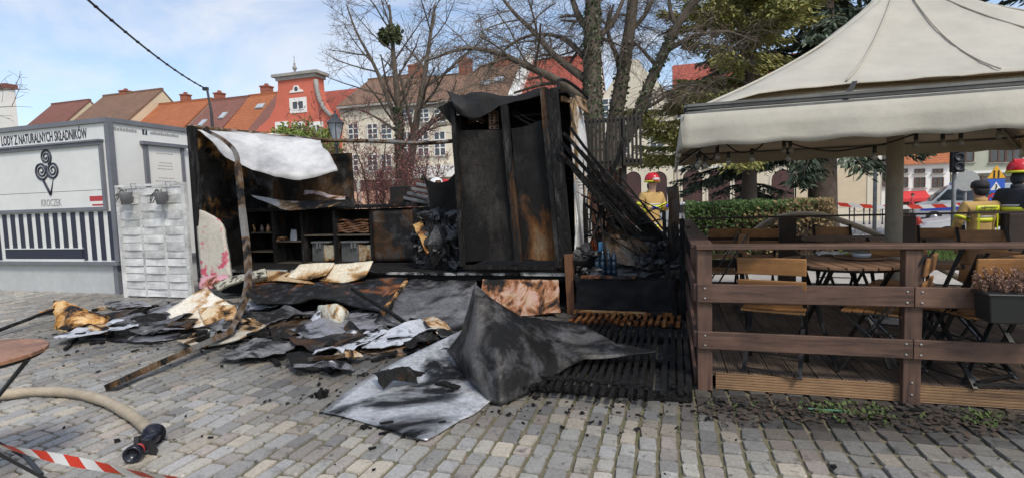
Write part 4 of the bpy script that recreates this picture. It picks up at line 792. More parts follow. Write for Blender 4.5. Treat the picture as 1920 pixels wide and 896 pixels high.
# cream foam boards
sheet('foam_board', 'large white foam board with ragged browned edges on the debris left of the bent beam', 'foam board', [
    [(388, 540, 5.45), (405, 556, 5.3), (440, 577, 5.15)], [(345, 565, 5.2), (375, 582, 5.05), (420, 600, 4.9)], [(306, 592, 4.95), (345, 610, 4.75), (396, 628, 4.6)]], burn('white_foam', (.66, .62, .54), (.62, .56, .45), .10, 2.2, .8, ash=.0, bmp=.12), 5, .012, 6, 5, .03)
sheet('foam_board', 'smaller scorched cream foam board lying on the large white one', 'foam board', [
    [(372, 580, 4.98), (410, 574, 5.0), (440, 572, 5.0)], [(382, 604, 4.78), (415, 602, 4.8), (455, 598, 4.85)], [(398, 628, 4.6), (430, 626, 4.6), (468, 612, 4.72)]], burn('tan_foam', (.58, .48, .33), (.48, .36, .21), .24, 3, .8, ash=.0, bmp=.12), 5, .01, 6, 8, .02)
sheet('foam_board', 'pale flat board strip under the bent beam', 'foam board', [[G(330, 640, .03), G(400, 628, .06), G(470, 600, .1)], [G(368, 652, .03), G(440, 640, .05), G(500, 612, .08)]], burn('grey_foam', (.45, .43, .36), (.36, .34, .28), .3, 3, .8, ash=.2), 6, .006, 5, 2, .02)
sheet('wrinkled_tin_sheet', 'wrinkled dark grey tin sheet with lilac sheen lying left of the foam boards', 'tin sheet', [
    [(252, 590, 4.85), (290, 592, 4.9), (330, 584, 5.0), (345, 575, 5.1)], [(215, 600, 4.65), (262, 606, 4.7), (310, 604, 4.75), (350, 600, 4.85)], [(180, 622, 4.35), (235, 628, 4.4), (290, 630, 4.4), (345, 622, 4.6)], [(154, 636, 4.12), (210, 646, 4.1), (270, 650, 4.1), (338, 638, 4.35)]],
    burn('lilac_tin', (.24, .24, .26), (.13, .13, .145), .42, 2.4, .35, .4, ash=.45, brown=False, bmp=.3, ashc=(.34, .34, .37)), 5, .04, 5, 9, .008)
sheet('tin_strip', 'grey folded tin strip behind the wrinkled sheet', 'tin strip', [[(270, 585, 5.2), (310, 572, 5.35), (335, 562, 5.5)], [(282, 598, 5.0), (315, 590, 5.1), (345, 580, 5.2)]], burn('pale_tin', (.32, .32, .34), (.24, .24, .26), .3, 3, .4, .4, ash=.3, brown=False), 5, .03, 6, 3, .008)
# orange charred insulation with its black frame stick
of = thing('insulation_slab', 'orange charred foam slab standing on a thin black frame at the left', 'foam slab', at(150, 625, Y=4.45))
mb = MB(); q = [[(106, 568, 4.75), (130, 574, 4.7), (165, 588, 4.65), (202, 596, 4.6)], [(108, 586, 4.62), (135, 590, 4.5), (168, 596, 4.5), (203, 602, 4.52)], [(109, 604, 4.55), (140, 606, 4.4), (172, 610, 4.42), (200, 610, 4.48)], [(110, 622, 4.5), (140, 622, 4.38), (170, 618, 4.42), (195, 614, 4.46)]]
mb.grid(surf([[at(a, b, Y=c) for a, b, c in r_] for r_ in q], 5, .045, 6, 5), .05); mb.build('foam', burn('orange_foam', (.60, .46, .26), (.52, .25, .05), .46, 3.6, .7, ash=.0, bmp=.4), of)
mb = MB(); mb.bar(at(105, 567, Y=4.72), at(111, 634, Y=4.35), .035, .03); mb.bar(at(111, 630, Y=4.38), at(180, 622, Y=4.4), .03, .03); mb.build('frame', CH, of)
def stick(label, a, b, w_=.05, h=.04, m=None, cat='stick', name='charred_stick', group=None, n=4, wob=.012):
    p0, p1 = [(at(*q[:2], Y=q[2]) if len(q) == 3 else vfix(G(*q)[:3])) for q in (a, b)]
    for p in (p0, p1): p.z = max(p.z, .025)
    pts = [p0+(p1-p0)*k/n+(V((U(-wob, wob), U(-wob, wob), U(0, wob))) if 0 < k < n else V((0, 0, 0))) for k in range(n+1)]; mb = MB()
    for k in range(n): mb.bar(pts[k], pts[k+1]+(pts[k+1]-pts[k])*.03, w_*U(.85, 1.1), h*U(.85, 1.1))
    return tag(mb.build(name, m or CH), label, cat, group)
stick('long thin black stick running into the left picture edge behind the table', (-10, 622, 4.0), (102, 580, 4.8), .045, .03)
stick('short black stick behind the orange foam slab', (70, 592), (125, 585), .05, .03)
stick('burnt orange stub left of the orange foam slab', (78, 588), (108, 582), .07, .06, burn('orange_wood', (.50, .26, .07), (.4, .18, .05), .3, 7, .7))
stick('round orange charred lump behind the debris', (218, 580), (242, 578), .10, .05, burn('orange_wood', (.50, .26, .07), (.4, .18, .05), .3, 7, .7), 'lump', 'burnt_lump')
stick('pale scorched offcut behind the orange slab', (175, 582), (200, 577), .06, .04, CRM, 'offcut', 'wood_offcut')
stick('charred twig pair in front of the orange slab', (122, 655), (145, 636), .03, .03)
stick('curved dark metal strip lying in front of the sooty rag', (425, 650), (498, 653), .035, .03)
stick('dark metal strip pointing at the cobbles below the rag', (490, 653), (522, 684), .05, .025)
stick('thin charred lath crossing the fallen panels', (660, 540, 5.6), (808, 648, 4.75), .035, .035)
stick('half burnt cream batten between the two fallen panels', (762, 527, 6.2), (716, 588, 5.35), .05, .03, burn('batten', (.48, .36, .20), (.3, .2, .1), .45, 5, .7))
stick('batten with orange scorch along the edge of the flat metal sheet', (885, 607, 5.2), (760, 680, 4.35), .05, .04, burn('edge_batten', (.42, .22, .07), (.2, .12, .06), .62, 5, .7, ash=.2))
stick('charred plank lying under the bent beam', (340, 635), (470, 598), .09, .03)
stick('long charred plank right of the bent beam', (468, 632), (610, 600), .10, .035)
stick('charred plank across the cobbles below the rag', (455, 622), (540, 606), .08, .03)
stick('short black plank behind the foam boards', (255, 583), (320, 570), .12, .05)
stick('charred black block by the wrinkled tin sheet', (252, 592, 4.95), (272, 586, 5.0), .16, .12, BLK, 'block', 'charred_block')
stick('white splintered stick on the wrinkled tin', (285, 640, 4.4), (330, 612, 4.7), .05, .02, burn('silver_strip', (.5, .5, .5), (.35, .35, .35), .3, 6, .4))
stick('small black bar lying on the flat metal sheet', (822, 724), (860, 732), .06, .06, BLK, 'bar')
stick('black chunk on cobbles left of the flat metal sheet', (596, 742), (612, 738), .06, .05, BLK, 'chunk', 'charred_chunk')
# pink panel leaning on the side wall, its base and a pitted beam
PK = M('pink_paint', (.48, .07, .12), (.47, .44, .37), 3.4, .8, lo=.455, hi=.50, bmp=.3, bs=30)
sheet('flaked_board', 'cream panel with flaking crimson paint leaning in the stall entrance', 'panel', [
    [(378, 528, 6.3), (402, 526, 6.3), (432, 520, 6.3)], [(373, 480, 6.38), (398, 480, 6.38), (425, 476, 6.38)], [(368, 430, 6.45), (392, 428, 6.45), (418, 430, 6.45)], [(366, 392, 6.5), (388, 399, 6.5), (412, 412, 6.5)]], PK, 4, .01, 4, 2, .05)
sheet('pink_foam', 'soft pink foam block at the foot of the crimson flaked panel', 'foam', [[(378, 524, 6.2), (405, 520, 6.2), (430, 518, 6.2)], [(377, 534, 6.1), (405, 532, 6.08), (430, 526, 6.1)], [(380, 541, 6.08), (405, 540, 6.05), (425, 534, 6.08)]], burn('pink_foam_m', (.52, .27, .32), (.46, .26, .29), .12, 5, .8, ash=.05), 4, .02, 6, 4, .05)
sheet('pitted_beam', 'pitted pale composite beam lying behind the bent beam', 'beam', [[(405, 536, 6.05), (440, 522, 6.1), (500, 508, 6.2)], [(412, 546, 5.95), (445, 532, 6.0), (502, 520, 6.1)]], burn('pitted', (.46, .43, .34), (.36, .34, .27), .36, 12, .8, ash=.1, brown=False), 6, .012, 6, 5, .05)
# bent beam
bb = cat_interp([at(384, 244, Y=6.45), at(418, 262, Y=6.3), at(441, 286, Y=6.2), at(447, 318, Y=6.15), at(455, 400, Y=5.95), at(463, 470, Y=5.65), at(465, 530, Y=5.25), at(452, 580, Y=4.8), at(430, 622, Y=4.3)], 5)
bb += [V((0, 0, 0))]*0; tip = vfix(G(208, 722, .05)[:3]); last = bb[-1]; bb += [last+(tip-last)*k/8+V((0, 0, 0)) for k in range(1, 9)]
mb = MB()
for k in range(len(bb)-1):
    a, b = bb[k], bb[k+1]; q = k/(len(bb)-1); w_ = .05 if q < .28 else .085 if q < .8 else .10
    mb.bar(a-(b-a)*.06, b+(b-a)*.06, w_+U(-.004, .004), .05+U(-.004, .004), (0, -1, .3))
tag(mb.build('bent_beam', burn('beam_metal', (.20, .19, .175), (.12, .115, .105), .38, 3.2, .6, .2, ash=.42, bmp=.4, stretch=(1, 1, .6))), 'long bent charred beam falling from the stall roof onto the cobbles', 'beam')
# scattered small fragments nobody could count
mb = MB()
for k in range(1000):
    t_ = rnd.random()
    if t_ < .30: px, py = rnd.gauss(350, 190), rnd.gauss(640, 22)
    elif t_ < .55: px, py = rnd.gauss(760, 130), rnd.gauss(715, 40)
    elif t_ < .68: px, py = U(600, 905), U(690, 800)
    elif t_ < .80: px, py = U(900, 1320), rnd.gauss(770, 22)
    elif t_ < .93: px, py = U(1310, 1920), rnd.gauss(762, 14)
    else: px, py = U(80, 1900), U(640, 890)
    if py < 575 or py > 900: continue
    c_ = at(px, py, z=.012)
    if c_.x > .3 and c_.y > 3.9: continue
    s_ = abs(rnd.gauss(0, .009))+.003; mb.box((c_.x, c_.y, s_*.3+.008), (s_*U(.8, 2.6), s_*U(.5, 1.2), s_*U(.3, .9)), Matrix.Rotation(U(0, 3.1), 3, 'Z') @ Matrix.Rotation(U(-.5, .5), 3, 'X')); mb.v[-8:] = [(p[0]+U(-.4, .4)*s_, p[1]+U(-.4, .4)*s_, p[2]+U(-.15, .15)*s_) for p in mb.v[-8:]]
o = mb.build('charcoal_fragments', BLK); o['kind'] = 'stuff'; tag(o, 'small black charcoal fragments strewn over the cobbles', 'debris')
# ------------------------------------------------------------ charred slat floor between stall and deck
PCH = burn('pallet_char', (.016, .0155, .015), (.012, .0118, .0115), .9, 5, .6, ash=.1, brown=False, stretch=(1, .3, 1), bmp=.6, bs=30, crack=20)
pl = thing('charred_slat_floor', 'charred black slatted floor lying between twisted sheet and deck', 'slat floor', (-.6, 4.6, 0))
for k in range(15):
    x_ = -1.02+.0625*k; y0 = 3.5+U(-.05, .03); y1 = 5.45+U(-.1, .1); mb = MB(); q = [V((x_+U(-.004, .004), y0+(y1-y0)*i/6, .075+U(-.004, .004))) for i in range(7)]
    for i in range(6): mb.bar(q[i], q[i+1], .034+U(-.006, .004), .028+U(-.006, .003))
    mb.build('slat', PCH, pl)
for yy in (3.63, 4.35, 5.1): mb = MB(); mb.bar((-1.1, yy, .035), (.13, yy+.03, .035), .055, .045); mb.build('bearer', PCH, pl)
for yy in (3.66, 4.55): mb = MB(); mb.bar((-1.05, yy, .105), (-.14, yy-.02, .105), .03, .022); mb.build('batten', PCH, pl)
for k, (x_, y0, y1) in enumerate(((-.06, 3.6, 5.3), (-.0, 3.75, 5.2), (.055, 3.62, 5.35), (.11, 3.62, 5.4))):
    mb = MB(); mb.bar((x_, y0, .075), (x_+.01, y1, .075), .04, .03); mb.build('slat', PCH, pl)
pb = thing('scorched_slat_floor', 'orange brown scorched slatted step at the foot of the black platform', 'slat floor', (-.5, 5.8, 0))
SW = burn('scorch_slat', (.30, .14, .05), (.22, .10, .035), .34, 4, .7, ash=.05)
for k in range(17): x_ = -1.06+.07*k; mb = MB(); mb.bar((x_, 5.5, .08), (x_+.02, 5.98, .08), .036, .03); mb.build('slat', SW, pb)
mb = MB(); mb.bar((-1.1, 6.02, .085), (.05, 6.0, .085), .06, .04); mb.build('edge_board', burn('edge_tan', (.44, .27, .11), (.34, .19, .07), .25, 5, .7), pb)
mb = MB(); mb.bar((-1.1, 5.75, .04), (.1, 5.76, .04), .06, .045); mb.build('bearer', SW, pb)
# black platform with burnt stock
AX0, AX1, AY = -1.1, .06, 6.1
bp = thing('tarp_platform', 'low platform wrapped in black melted plastic right of the cabinet', 'platform', (-.5, 6.5, 0))
mb = MB(); mb.grid(surf(bil(((AX0, AY, .02), (AX1, AY, .02), (AX1, AY+.04, .46), (AX0, AY+.04, .46)), 3, 5), 5, .03, 4.5, 3), .02); mb.build('front', M('melted_black', (.010, .010, .0105), (.016, .016, .0165), 4, .6, bmp=.4, bs=6, spec=.12), bp, True)
mb = MB(); mb.b2((AX0, AY+.06, .02), (AX1, 7.5, .47)); mb.build('top', BLK, bp)
mb = MB(); mb.bar((AX0+.08, AY-.01, .49), (-.4, AY-.01, .49), .05, .03); mb.build('edge_strip', burn('edge_brown', (.2, .1, .06), (.14, .08, .05), .4, 5, .6), bp)
bt = thing('bottle_pack', 'dark blue shrink wrapped water bottles on the black platform', 'bottles', at(1132, 520, Y=6.5))
BLU = flat('blue_bottle', (.012, .03, .055), .15, spec=.7)
z0 = .475
for i in range(4):
    for j in range(2):
        c_ = at(1120+i*10.5, 515, Y=6.35+j*.1); mb = MB(); mb.lathe([(.001, 0), (.034, 0), (.034, .05), (.031, .06), (.034, .07), (.034, .16), (.031, .17), (.034, .18), (.033, .22), (.014, .27), (.014, .29), (.001, .29)], (c_.x, c_.y, z0), 10); b_ = mb.build('bottle', BLU, bt, True)
c_ = at(1127, 462, Y=6.6); mb = MB(); mb.box((c_.x, c_.y, c_.z), (.06, .06, .12)); tag(mb.build('blue_carton', flat('sky_blue', (.08, .25, .45), .5), None, False, .006), 'small sky blue carton above the dark bottles', 'carton')
sheet('orange_bag', 'crumpled orange bag behind the dark bottles', 'bag', [[(1108, 446, 6.9), (1118, 444, 6.85), (1130, 448, 6.9)], [(1106, 462, 6.85), (1118, 464, 6.75), (1128, 466, 6.85)], [(1108, 478, 6.85), (1118, 482, 6.8), (1126, 476, 6.85)]], burn('orange_plastic', (.55, .13, .03), (.45, .1, .03), .2, 5, .5, ash=.0), 4, .03, 7, 3, .01)
sheet('grey_tarp', 'charred grey tarpaulin hanging over the burnt stock', 'tarpaulin', [
    [(1140, 402, 6.75), (1160, 425, 6.7), (1185, 432, 6.7), (1214, 436, 6.7)], [(1135, 435, 6.6), (1160, 448, 6.5), (1188, 455, 6.5), (1216, 460, 6.6)], [(1132, 465, 6.5), (1160, 475, 6.4), (1190, 480, 6.4), (1216, 482, 6.5)], [(1150, 492, 6.4), (1170, 495, 6.35), (1192, 497, 6.35), (1212, 492, 6.42)]], burn('tarp_m', (.13, .12, .105), (.085, .08, .07), .32, 2.4, .75, ash=.3, bmp=.3), 6, .03, 4, 6, .008)
sr = thing('burnt_stock', 'jumble of shiny black burnt goods on the platform beside the tarpaulin', 'rubble', (-.2, 6.4, .47))
for k in range(85):
    px, py = (U(1080, 1118), U(470, 530)) if k < 25 else (U(1205, 1282), U(455, 530)); c_ = at(px, py, Y=U(6.2, 6.6)); r_ = U(.02, .075); mb = MB(); mb.ball(c_, (r_*U(.6, 1.7), r_, r_*U(.4, 1)), 7, 5, Matrix.Rotation(U(0, 3), 3, 'Z') @ Matrix.Rotation(U(-1, 1), 3, 'X'), 0, .8); mb.build('lump', MC['wet_char'], sr)
for c_, s_ in ((at(1240, 505, Y=6.5), (.34, .25, .26)), (at(1098, 500, Y=6.6), (.2, .2, .28)), (at(1180, 515, Y=6.55), (.4, .2, .15))): mb = MB(); mb.ball(c_, s_, 14, 10, None, 0, .6); mb.build('lump', MC['wet_char'], sr)
sheet('white_cloth', 'small white crumpled cloth at the foot of the cabinet side panel', 'cloth', [[(1078, 462, 6.9), (1090, 460, 6.85), (1105, 464, 6.9)], [(1080, 470, 6.8), (1092, 472, 6.75), (1104, 473, 6.8)]], burn('white_cloth_m', (.6, .6, .6), (.5, .5, .5), .1, 6, .7, ash=.1), 4, .02, 8, 2, .01)
# side of the platform next to the deck: charred uprights
for k, (a, b, w_, lb) in enumerate((((1262, 350), (1266, 470), .125, 'wide grey charred post standing beside the deck rail'), ((1246, 395), (1252, 560), .04, 'thin black upright left of the grey charred post'), ((1277, 410), (1284, 590), .06, 'black charred upright against the deck side rail'), ((1290, 425), (1296, 600), .05, 'charred upright closest to the deck corner post'), ((1250, 495), (1268, 600), .05, 'short charred strut in front of the burnt stock'))):
    p0, p1 = at(*a, Y=6.35-.1*k), at(*b, Y=6.35-.1*k); mb = MB(); p1 = V((p1.x, p1.y, 0.0)); n = 6; pts = [p0+(p1-p0)*i/n+V((U(-.01, .01), U(-.01, .01), 0)) for i in range(n+1)]
    for i in range(n): mb.bar(pts[i], pts[i+1]+(pts[i+1]-pts[i])*.03, w_*U(.9, 1.08), .05, (0, 1, 0))
    tag(mb.build('charred_post', burn('post_blue', (.085, .09, .10), (.05, .052, .06), .4, 4, .7, ash=.3, stretch=(1, 1, .3)) if k == 0 else CH), lb, 'post')
# leaning bundle of charred laths, each its own piece
LB = ['uppermost', 'second', 'third', 'fourth', 'fifth', 'sixth', 'lowest']
for k in range(7):
    a = at((1068, 1064, 1056, 1053, 1050, 1062, 1072)[k], (240, 255, 249, 267, 284, 301, 318)[k], Y=6.12+.03*k); b = at(1262-k*4, 466+k*3, Y=6.75-.02*k)
    mb = MB(); n = 8; pts = [a+(b-a)*i/n+V((U(-.008, .008), U(-.008, .008), -.035*math.sin(math.pi*i/n)+U(-.008, .008))) for i in range(n+1)]
    for i in range(n): mb.bar(pts[i], pts[i+1]+(pts[i+1]-pts[i])*.03, .034*U(.8, 1.2), .03, (0, 1, .2))
    tag(mb.build('charred_lath', CH), LB[k]+' charred lath of the bundle leaning from cabinet to deck', 'lath', 'leaning charred laths')
mb = MB(); mb.bar(at(1150, 352, Y=6.6), at(1262, 476, Y=6.85), .14, .12, (0, 1, .3)); tag(mb.build('charred_beam', CH), 'thick charred beam under the leaning laths', 'beam')
mb = MB(); q = [at(1170, 258, Y=6.9), at(1158, 300, Y=6.9), at(1142, 335, Y=6.9)]; mb.bar(q[0], q[1], .05, .05, (0, 1, 0)); mb.bar(q[1], q[2], .055, .05, (0, 1, 0)); tag(mb.build('charred_stick', CH), 'charred stick rising in front of the black slatted screen', 'stick')
for k in range(5):
    a, b = at(U(1060, 1090), 336+k*6, Y=6.5), at(U(1140, 1165), 350+k*6, Y=6.6); mb = MB(); mb.tube(cat_interp([a, (a+b)/2+V((0, 0, U(-.06, .06))), b], 6), .005, 4); tag(mb.build('burnt_cable', BLK), ('highest', 'second highest', 'middle', 'second lowest', 'lowest')[k]+' thin burnt cable strung from cabinet to leaning laths', 'cable', 'burnt cables')
mb = MB(); q = cat_interp([at(1090, 366, Y=6.5), at(1105, 373, Y=6.5), at(1118, 380, Y=6.5)], 4); mb.tube(q, [.012]*6+[.025]*3, 6); tag(mb.build('burnt_tool', burn('pinkish', (.3, .14, .12), (.2, .1, .09), .5, 8, .5), None, True), 'charred tool with pinkish tip sticking out right of the cabinet', 'tool')
# black slatted screen and brown slat fence behind
SY = 7.6
ss = thing('slatted_screen', 'black slatted timber screen standing behind the burnt platform', 'screen', (-.8, SY, 1.85))
z0, z1 = at(1150, 312, Y=SY).z, at(1150, 220, Y=SY).z
for k in range(14): x_ = at(1102+k*7.6, 260, Y=SY).x; mb = MB(); mb.b2((x_-.016, SY-.02, z0), (x_+.016, SY+.02, z1)); mb.build('slat', M('black_stain', (.022, .018, .015), (.035, .028, .024), 5, .7, rv=.3), ss)
for zz in (z0+.04, z1-.06): mb = MB(); mb.b2((at(1100, 260, Y=SY).x, SY+.021, zz), (at(1203, 260, Y=SY).x, SY+.05, zz+.04)); mb.build('rail', MC['black_stain'], ss)
for x_ in (at(1103, 260, Y=SY).x-.03, at(1168, 260, Y=SY).x): mb = MB(); mb.b2((x_-.03, SY+.052, 0), (x_+.03, SY+.11, z1)); mb.build('post', MC['black_stain'], ss)
bf = thing('slat_fence', 'red brown vertical slat fence behind the leaning laths', 'fence', (-.9, SY+.25, 0))
for k in range(9): x_ = at(1104+k*8.5, 360, Y=SY+.25).x; mb = MB(); mb.b2((x_-.028, SY+.24, .1), (x_+.028, SY+.27, 1.84+U(-.03, .03))); mb.build('slat', wood('fence_brown', (.17, .07, .035), (.10, .04, .022), 3, .7, 2, .2, .45), bf)
for zz in (.5, 1.5): mb = MB(); mb.b2((at(1100, 360, Y=SY+.25).x, SY+.272, zz), (at(1178, 360, Y=SY+.25).x, SY+.31, zz+.08)); mb.build('rail', MC['fence_brown'], bf)
# ------------------------------------------------------------ timber terrace
DX0, DX1, DY0, DY1, DZ = .24, 6.4, 3.97, 8.1, .125
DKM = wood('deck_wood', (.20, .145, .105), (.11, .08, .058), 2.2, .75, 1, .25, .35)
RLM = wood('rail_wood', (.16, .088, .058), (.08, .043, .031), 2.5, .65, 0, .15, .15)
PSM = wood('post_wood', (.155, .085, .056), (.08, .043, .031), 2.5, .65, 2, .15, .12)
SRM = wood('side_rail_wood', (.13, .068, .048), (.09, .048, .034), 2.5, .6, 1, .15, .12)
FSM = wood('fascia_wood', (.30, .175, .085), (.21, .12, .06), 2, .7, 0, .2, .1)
SCR = flat('screw_steel', (.5, .5, .48), .3, .8)
dk = thing('timber_terrace', 'raised brown timber terrace with grooved deck boards', 'deck', ((DX0+DX1)/2, (DY0+DY1)/2, 0))
x_ = DX0; bi = 0
while x_ < DX1-.1:
    mb = MB(); bw = .138; ng = 7     # each board with its own grooves along the length
    prof = []
    for k in range(ng):
        a = x_+bw*k/ng; prof += [(a+.002, DZ-.003), (a+.004, DZ), (a+bw/ng-.006, DZ), (a+bw/ng-.004, DZ-.003)]
    prof = [(x_, DZ-.028), (x_, DZ-.003)]+prof+[(x_+bw, DZ-.003), (x_+bw, DZ-.028)]
    dz_ = U(-.002, .002); mb.ext([(a, DY0+U(-.004, .004), b+dz_) for a, b in prof], (0, DY1-DY0, 0)); mb.build('deck_board', DKM, dk); x_ += bw+.007
mb = MB(); mb.b2((DX0+.02, DY0+.06, .002), (DX1, DY1-.02, DZ-.03)); mb.build('joists', BLK, dk)
for a, b in ((.30, 1.44), (1.54, 2.9), (3.0, 4.4)):
    mb = MB(); prof = [(DY0-.024, .008)]
    for k in range(6): z_ = .012+.019*k; prof += [(DY0-.024, z_), (DY0-.019, z_+.004), (DY0-.024, z_+.008)]
    prof += [(DY0-.024, DZ-.006), (DY0-.001, DZ-.006), (DY0-.001, .008)]
    mb.ext([(a, p, q) for p, q in prof], (b-a, 0, 0)); mb.build('fascia_board', FSM, dk)
# front railing
def railing(label, posts, y, x0, x1, top=1.045):
    r = thing('terrace_railing', label, 'railing', ((x0+x1)/2, y, 0)); H = (top-.03)
    for px_ in posts: mb = MB(); mb.b2((px_-.05, y-.045, 0), (px_+.05, y+.045, H-.002)); mb.build('post', PSM, r, False, .006)
    return r
fr = railing('brown timber front railing of the terrace nearest the viewer', (.225, 1.485, 2.95, 4.4), 3.95, .15, 4.5)
for z0, z1 in ((.648, .778), (.312, .438)):
    for a, b in ((.175, 1.478), (1.482, 2.95), (2.954, 4.45)):
        mb = MB(); P = [[(a+(b-a)*i/8, 3.885, z0+(z1-z0)*j+.002*math.sin(i*2+j)) for i in range(9)] for j in (0, 1)]; mb.ext([(a, 3.880, z0), (b, 3.880, z0+U(-.003, .003)), (b, 3.880, z1+U(-.003, .003)), (a, 3.880, z1)], (0, .0245, 0)); o = mb.build('rail_board', RLM, fr, False, .004)
    for x_ in (.225, 1.44, 1.52, 2.91, 2.99):
        for zz in ((z0+z1)/2-.035, (z0+z1)/2+.035): mb = MB(); mb.lathe([(.001, 0), (.008, 0), (.006, .004), (.001, .005)], (x_, 3.879, zz), 8, Matrix.Rotation(rad(90), 3, 'X')); mb.build('screw', SCR, fr)
mb = MB(); mb.b2((.17, 3.88, 1.018), (4.5, 4.02, 1.05)); mb.build('top_rail', SRM if False else RLM, fr, False, .005)
for zz in (.07, .15): mb = MB(); mb.lathe([(.001, 0), (.008, 0), (.006, .004), (.001, .005)], (1.485, 3.904, zz), 8, Matrix.Rotation(rad(90), 3, 'X')); mb.build('screw', SCR, fr)
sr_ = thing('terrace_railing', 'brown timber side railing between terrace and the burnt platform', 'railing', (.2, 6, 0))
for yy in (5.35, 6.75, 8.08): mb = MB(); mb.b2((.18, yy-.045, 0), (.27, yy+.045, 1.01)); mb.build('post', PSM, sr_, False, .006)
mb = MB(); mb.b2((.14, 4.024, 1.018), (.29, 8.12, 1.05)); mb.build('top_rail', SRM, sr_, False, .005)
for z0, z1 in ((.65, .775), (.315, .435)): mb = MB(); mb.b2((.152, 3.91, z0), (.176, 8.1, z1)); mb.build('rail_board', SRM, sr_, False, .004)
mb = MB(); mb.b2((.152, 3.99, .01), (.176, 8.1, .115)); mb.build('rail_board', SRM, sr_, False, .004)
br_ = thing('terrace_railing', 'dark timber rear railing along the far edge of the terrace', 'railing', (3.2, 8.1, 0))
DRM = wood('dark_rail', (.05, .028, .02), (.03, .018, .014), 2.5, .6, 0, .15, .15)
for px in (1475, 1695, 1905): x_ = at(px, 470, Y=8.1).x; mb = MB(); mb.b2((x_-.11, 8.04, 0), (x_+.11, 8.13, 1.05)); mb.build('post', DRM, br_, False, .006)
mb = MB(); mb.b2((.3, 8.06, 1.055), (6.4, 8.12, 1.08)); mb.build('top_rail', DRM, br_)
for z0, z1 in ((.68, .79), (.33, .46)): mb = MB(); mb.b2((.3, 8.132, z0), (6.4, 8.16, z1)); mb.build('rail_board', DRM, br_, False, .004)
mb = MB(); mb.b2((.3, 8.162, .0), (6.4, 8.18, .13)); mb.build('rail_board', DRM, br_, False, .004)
# ------------------------------------------------------------ canopy
PX, PY_, HB, ZE = 2.08, 5.95, 1.97, 1.985
CAN = M('canvas', (.62, .595, .51), (.55, .53, .455), .9, .8, dirt=.14, bmp=.25, bs=5, bd=.03)
_t = CAN.node_tree; _b = _t.nodes['Principled BSDF']; _o = _t.nodes['Material Output']; _x = _t.nodes.new('ShaderNodeMixShader'); _x.inputs[0].default_value = .28; _l = _t.nodes.new('ShaderNodeBsdfTranslucent'); _l.inputs[0].default_value = (.55, .42, .27, 1)
_t.links.new(_b.outputs[0], _x.inputs[1]); _t.links.new(_l.outputs[0], _x.inputs[2]); _t.links.new(_x.outputs[0], _o.inputs[0])     # canvas lets some light through
GUT = M('gutter_alu', (.20, .20, .185), (.13, .13, .12), 3, .45, .4)
cn = thing('square_canopy', 'large beige square canopy with valance over the terrace', 'canopy', (PX, PY_, DZ))
mb = MB(); mb.tube([(PX, PY_, DZ+.02), (PX, PY_, 3.1)], .072, 16); mb.build('pole', M('pole_beige', (.36, .33, .27), (.30, .275, .23), 2, .55), cn, True)
mb = MB(); mb.b2((PX-.24, PY_-.24, DZ+.001), (PX+.24, PY_+.24, DZ+.02)); mb.lathe([(.13, .02), (.13, .1), (.1, .13), (.1, .2)], (PX, PY_, DZ), 12); mb.build('base', STONE, cn)
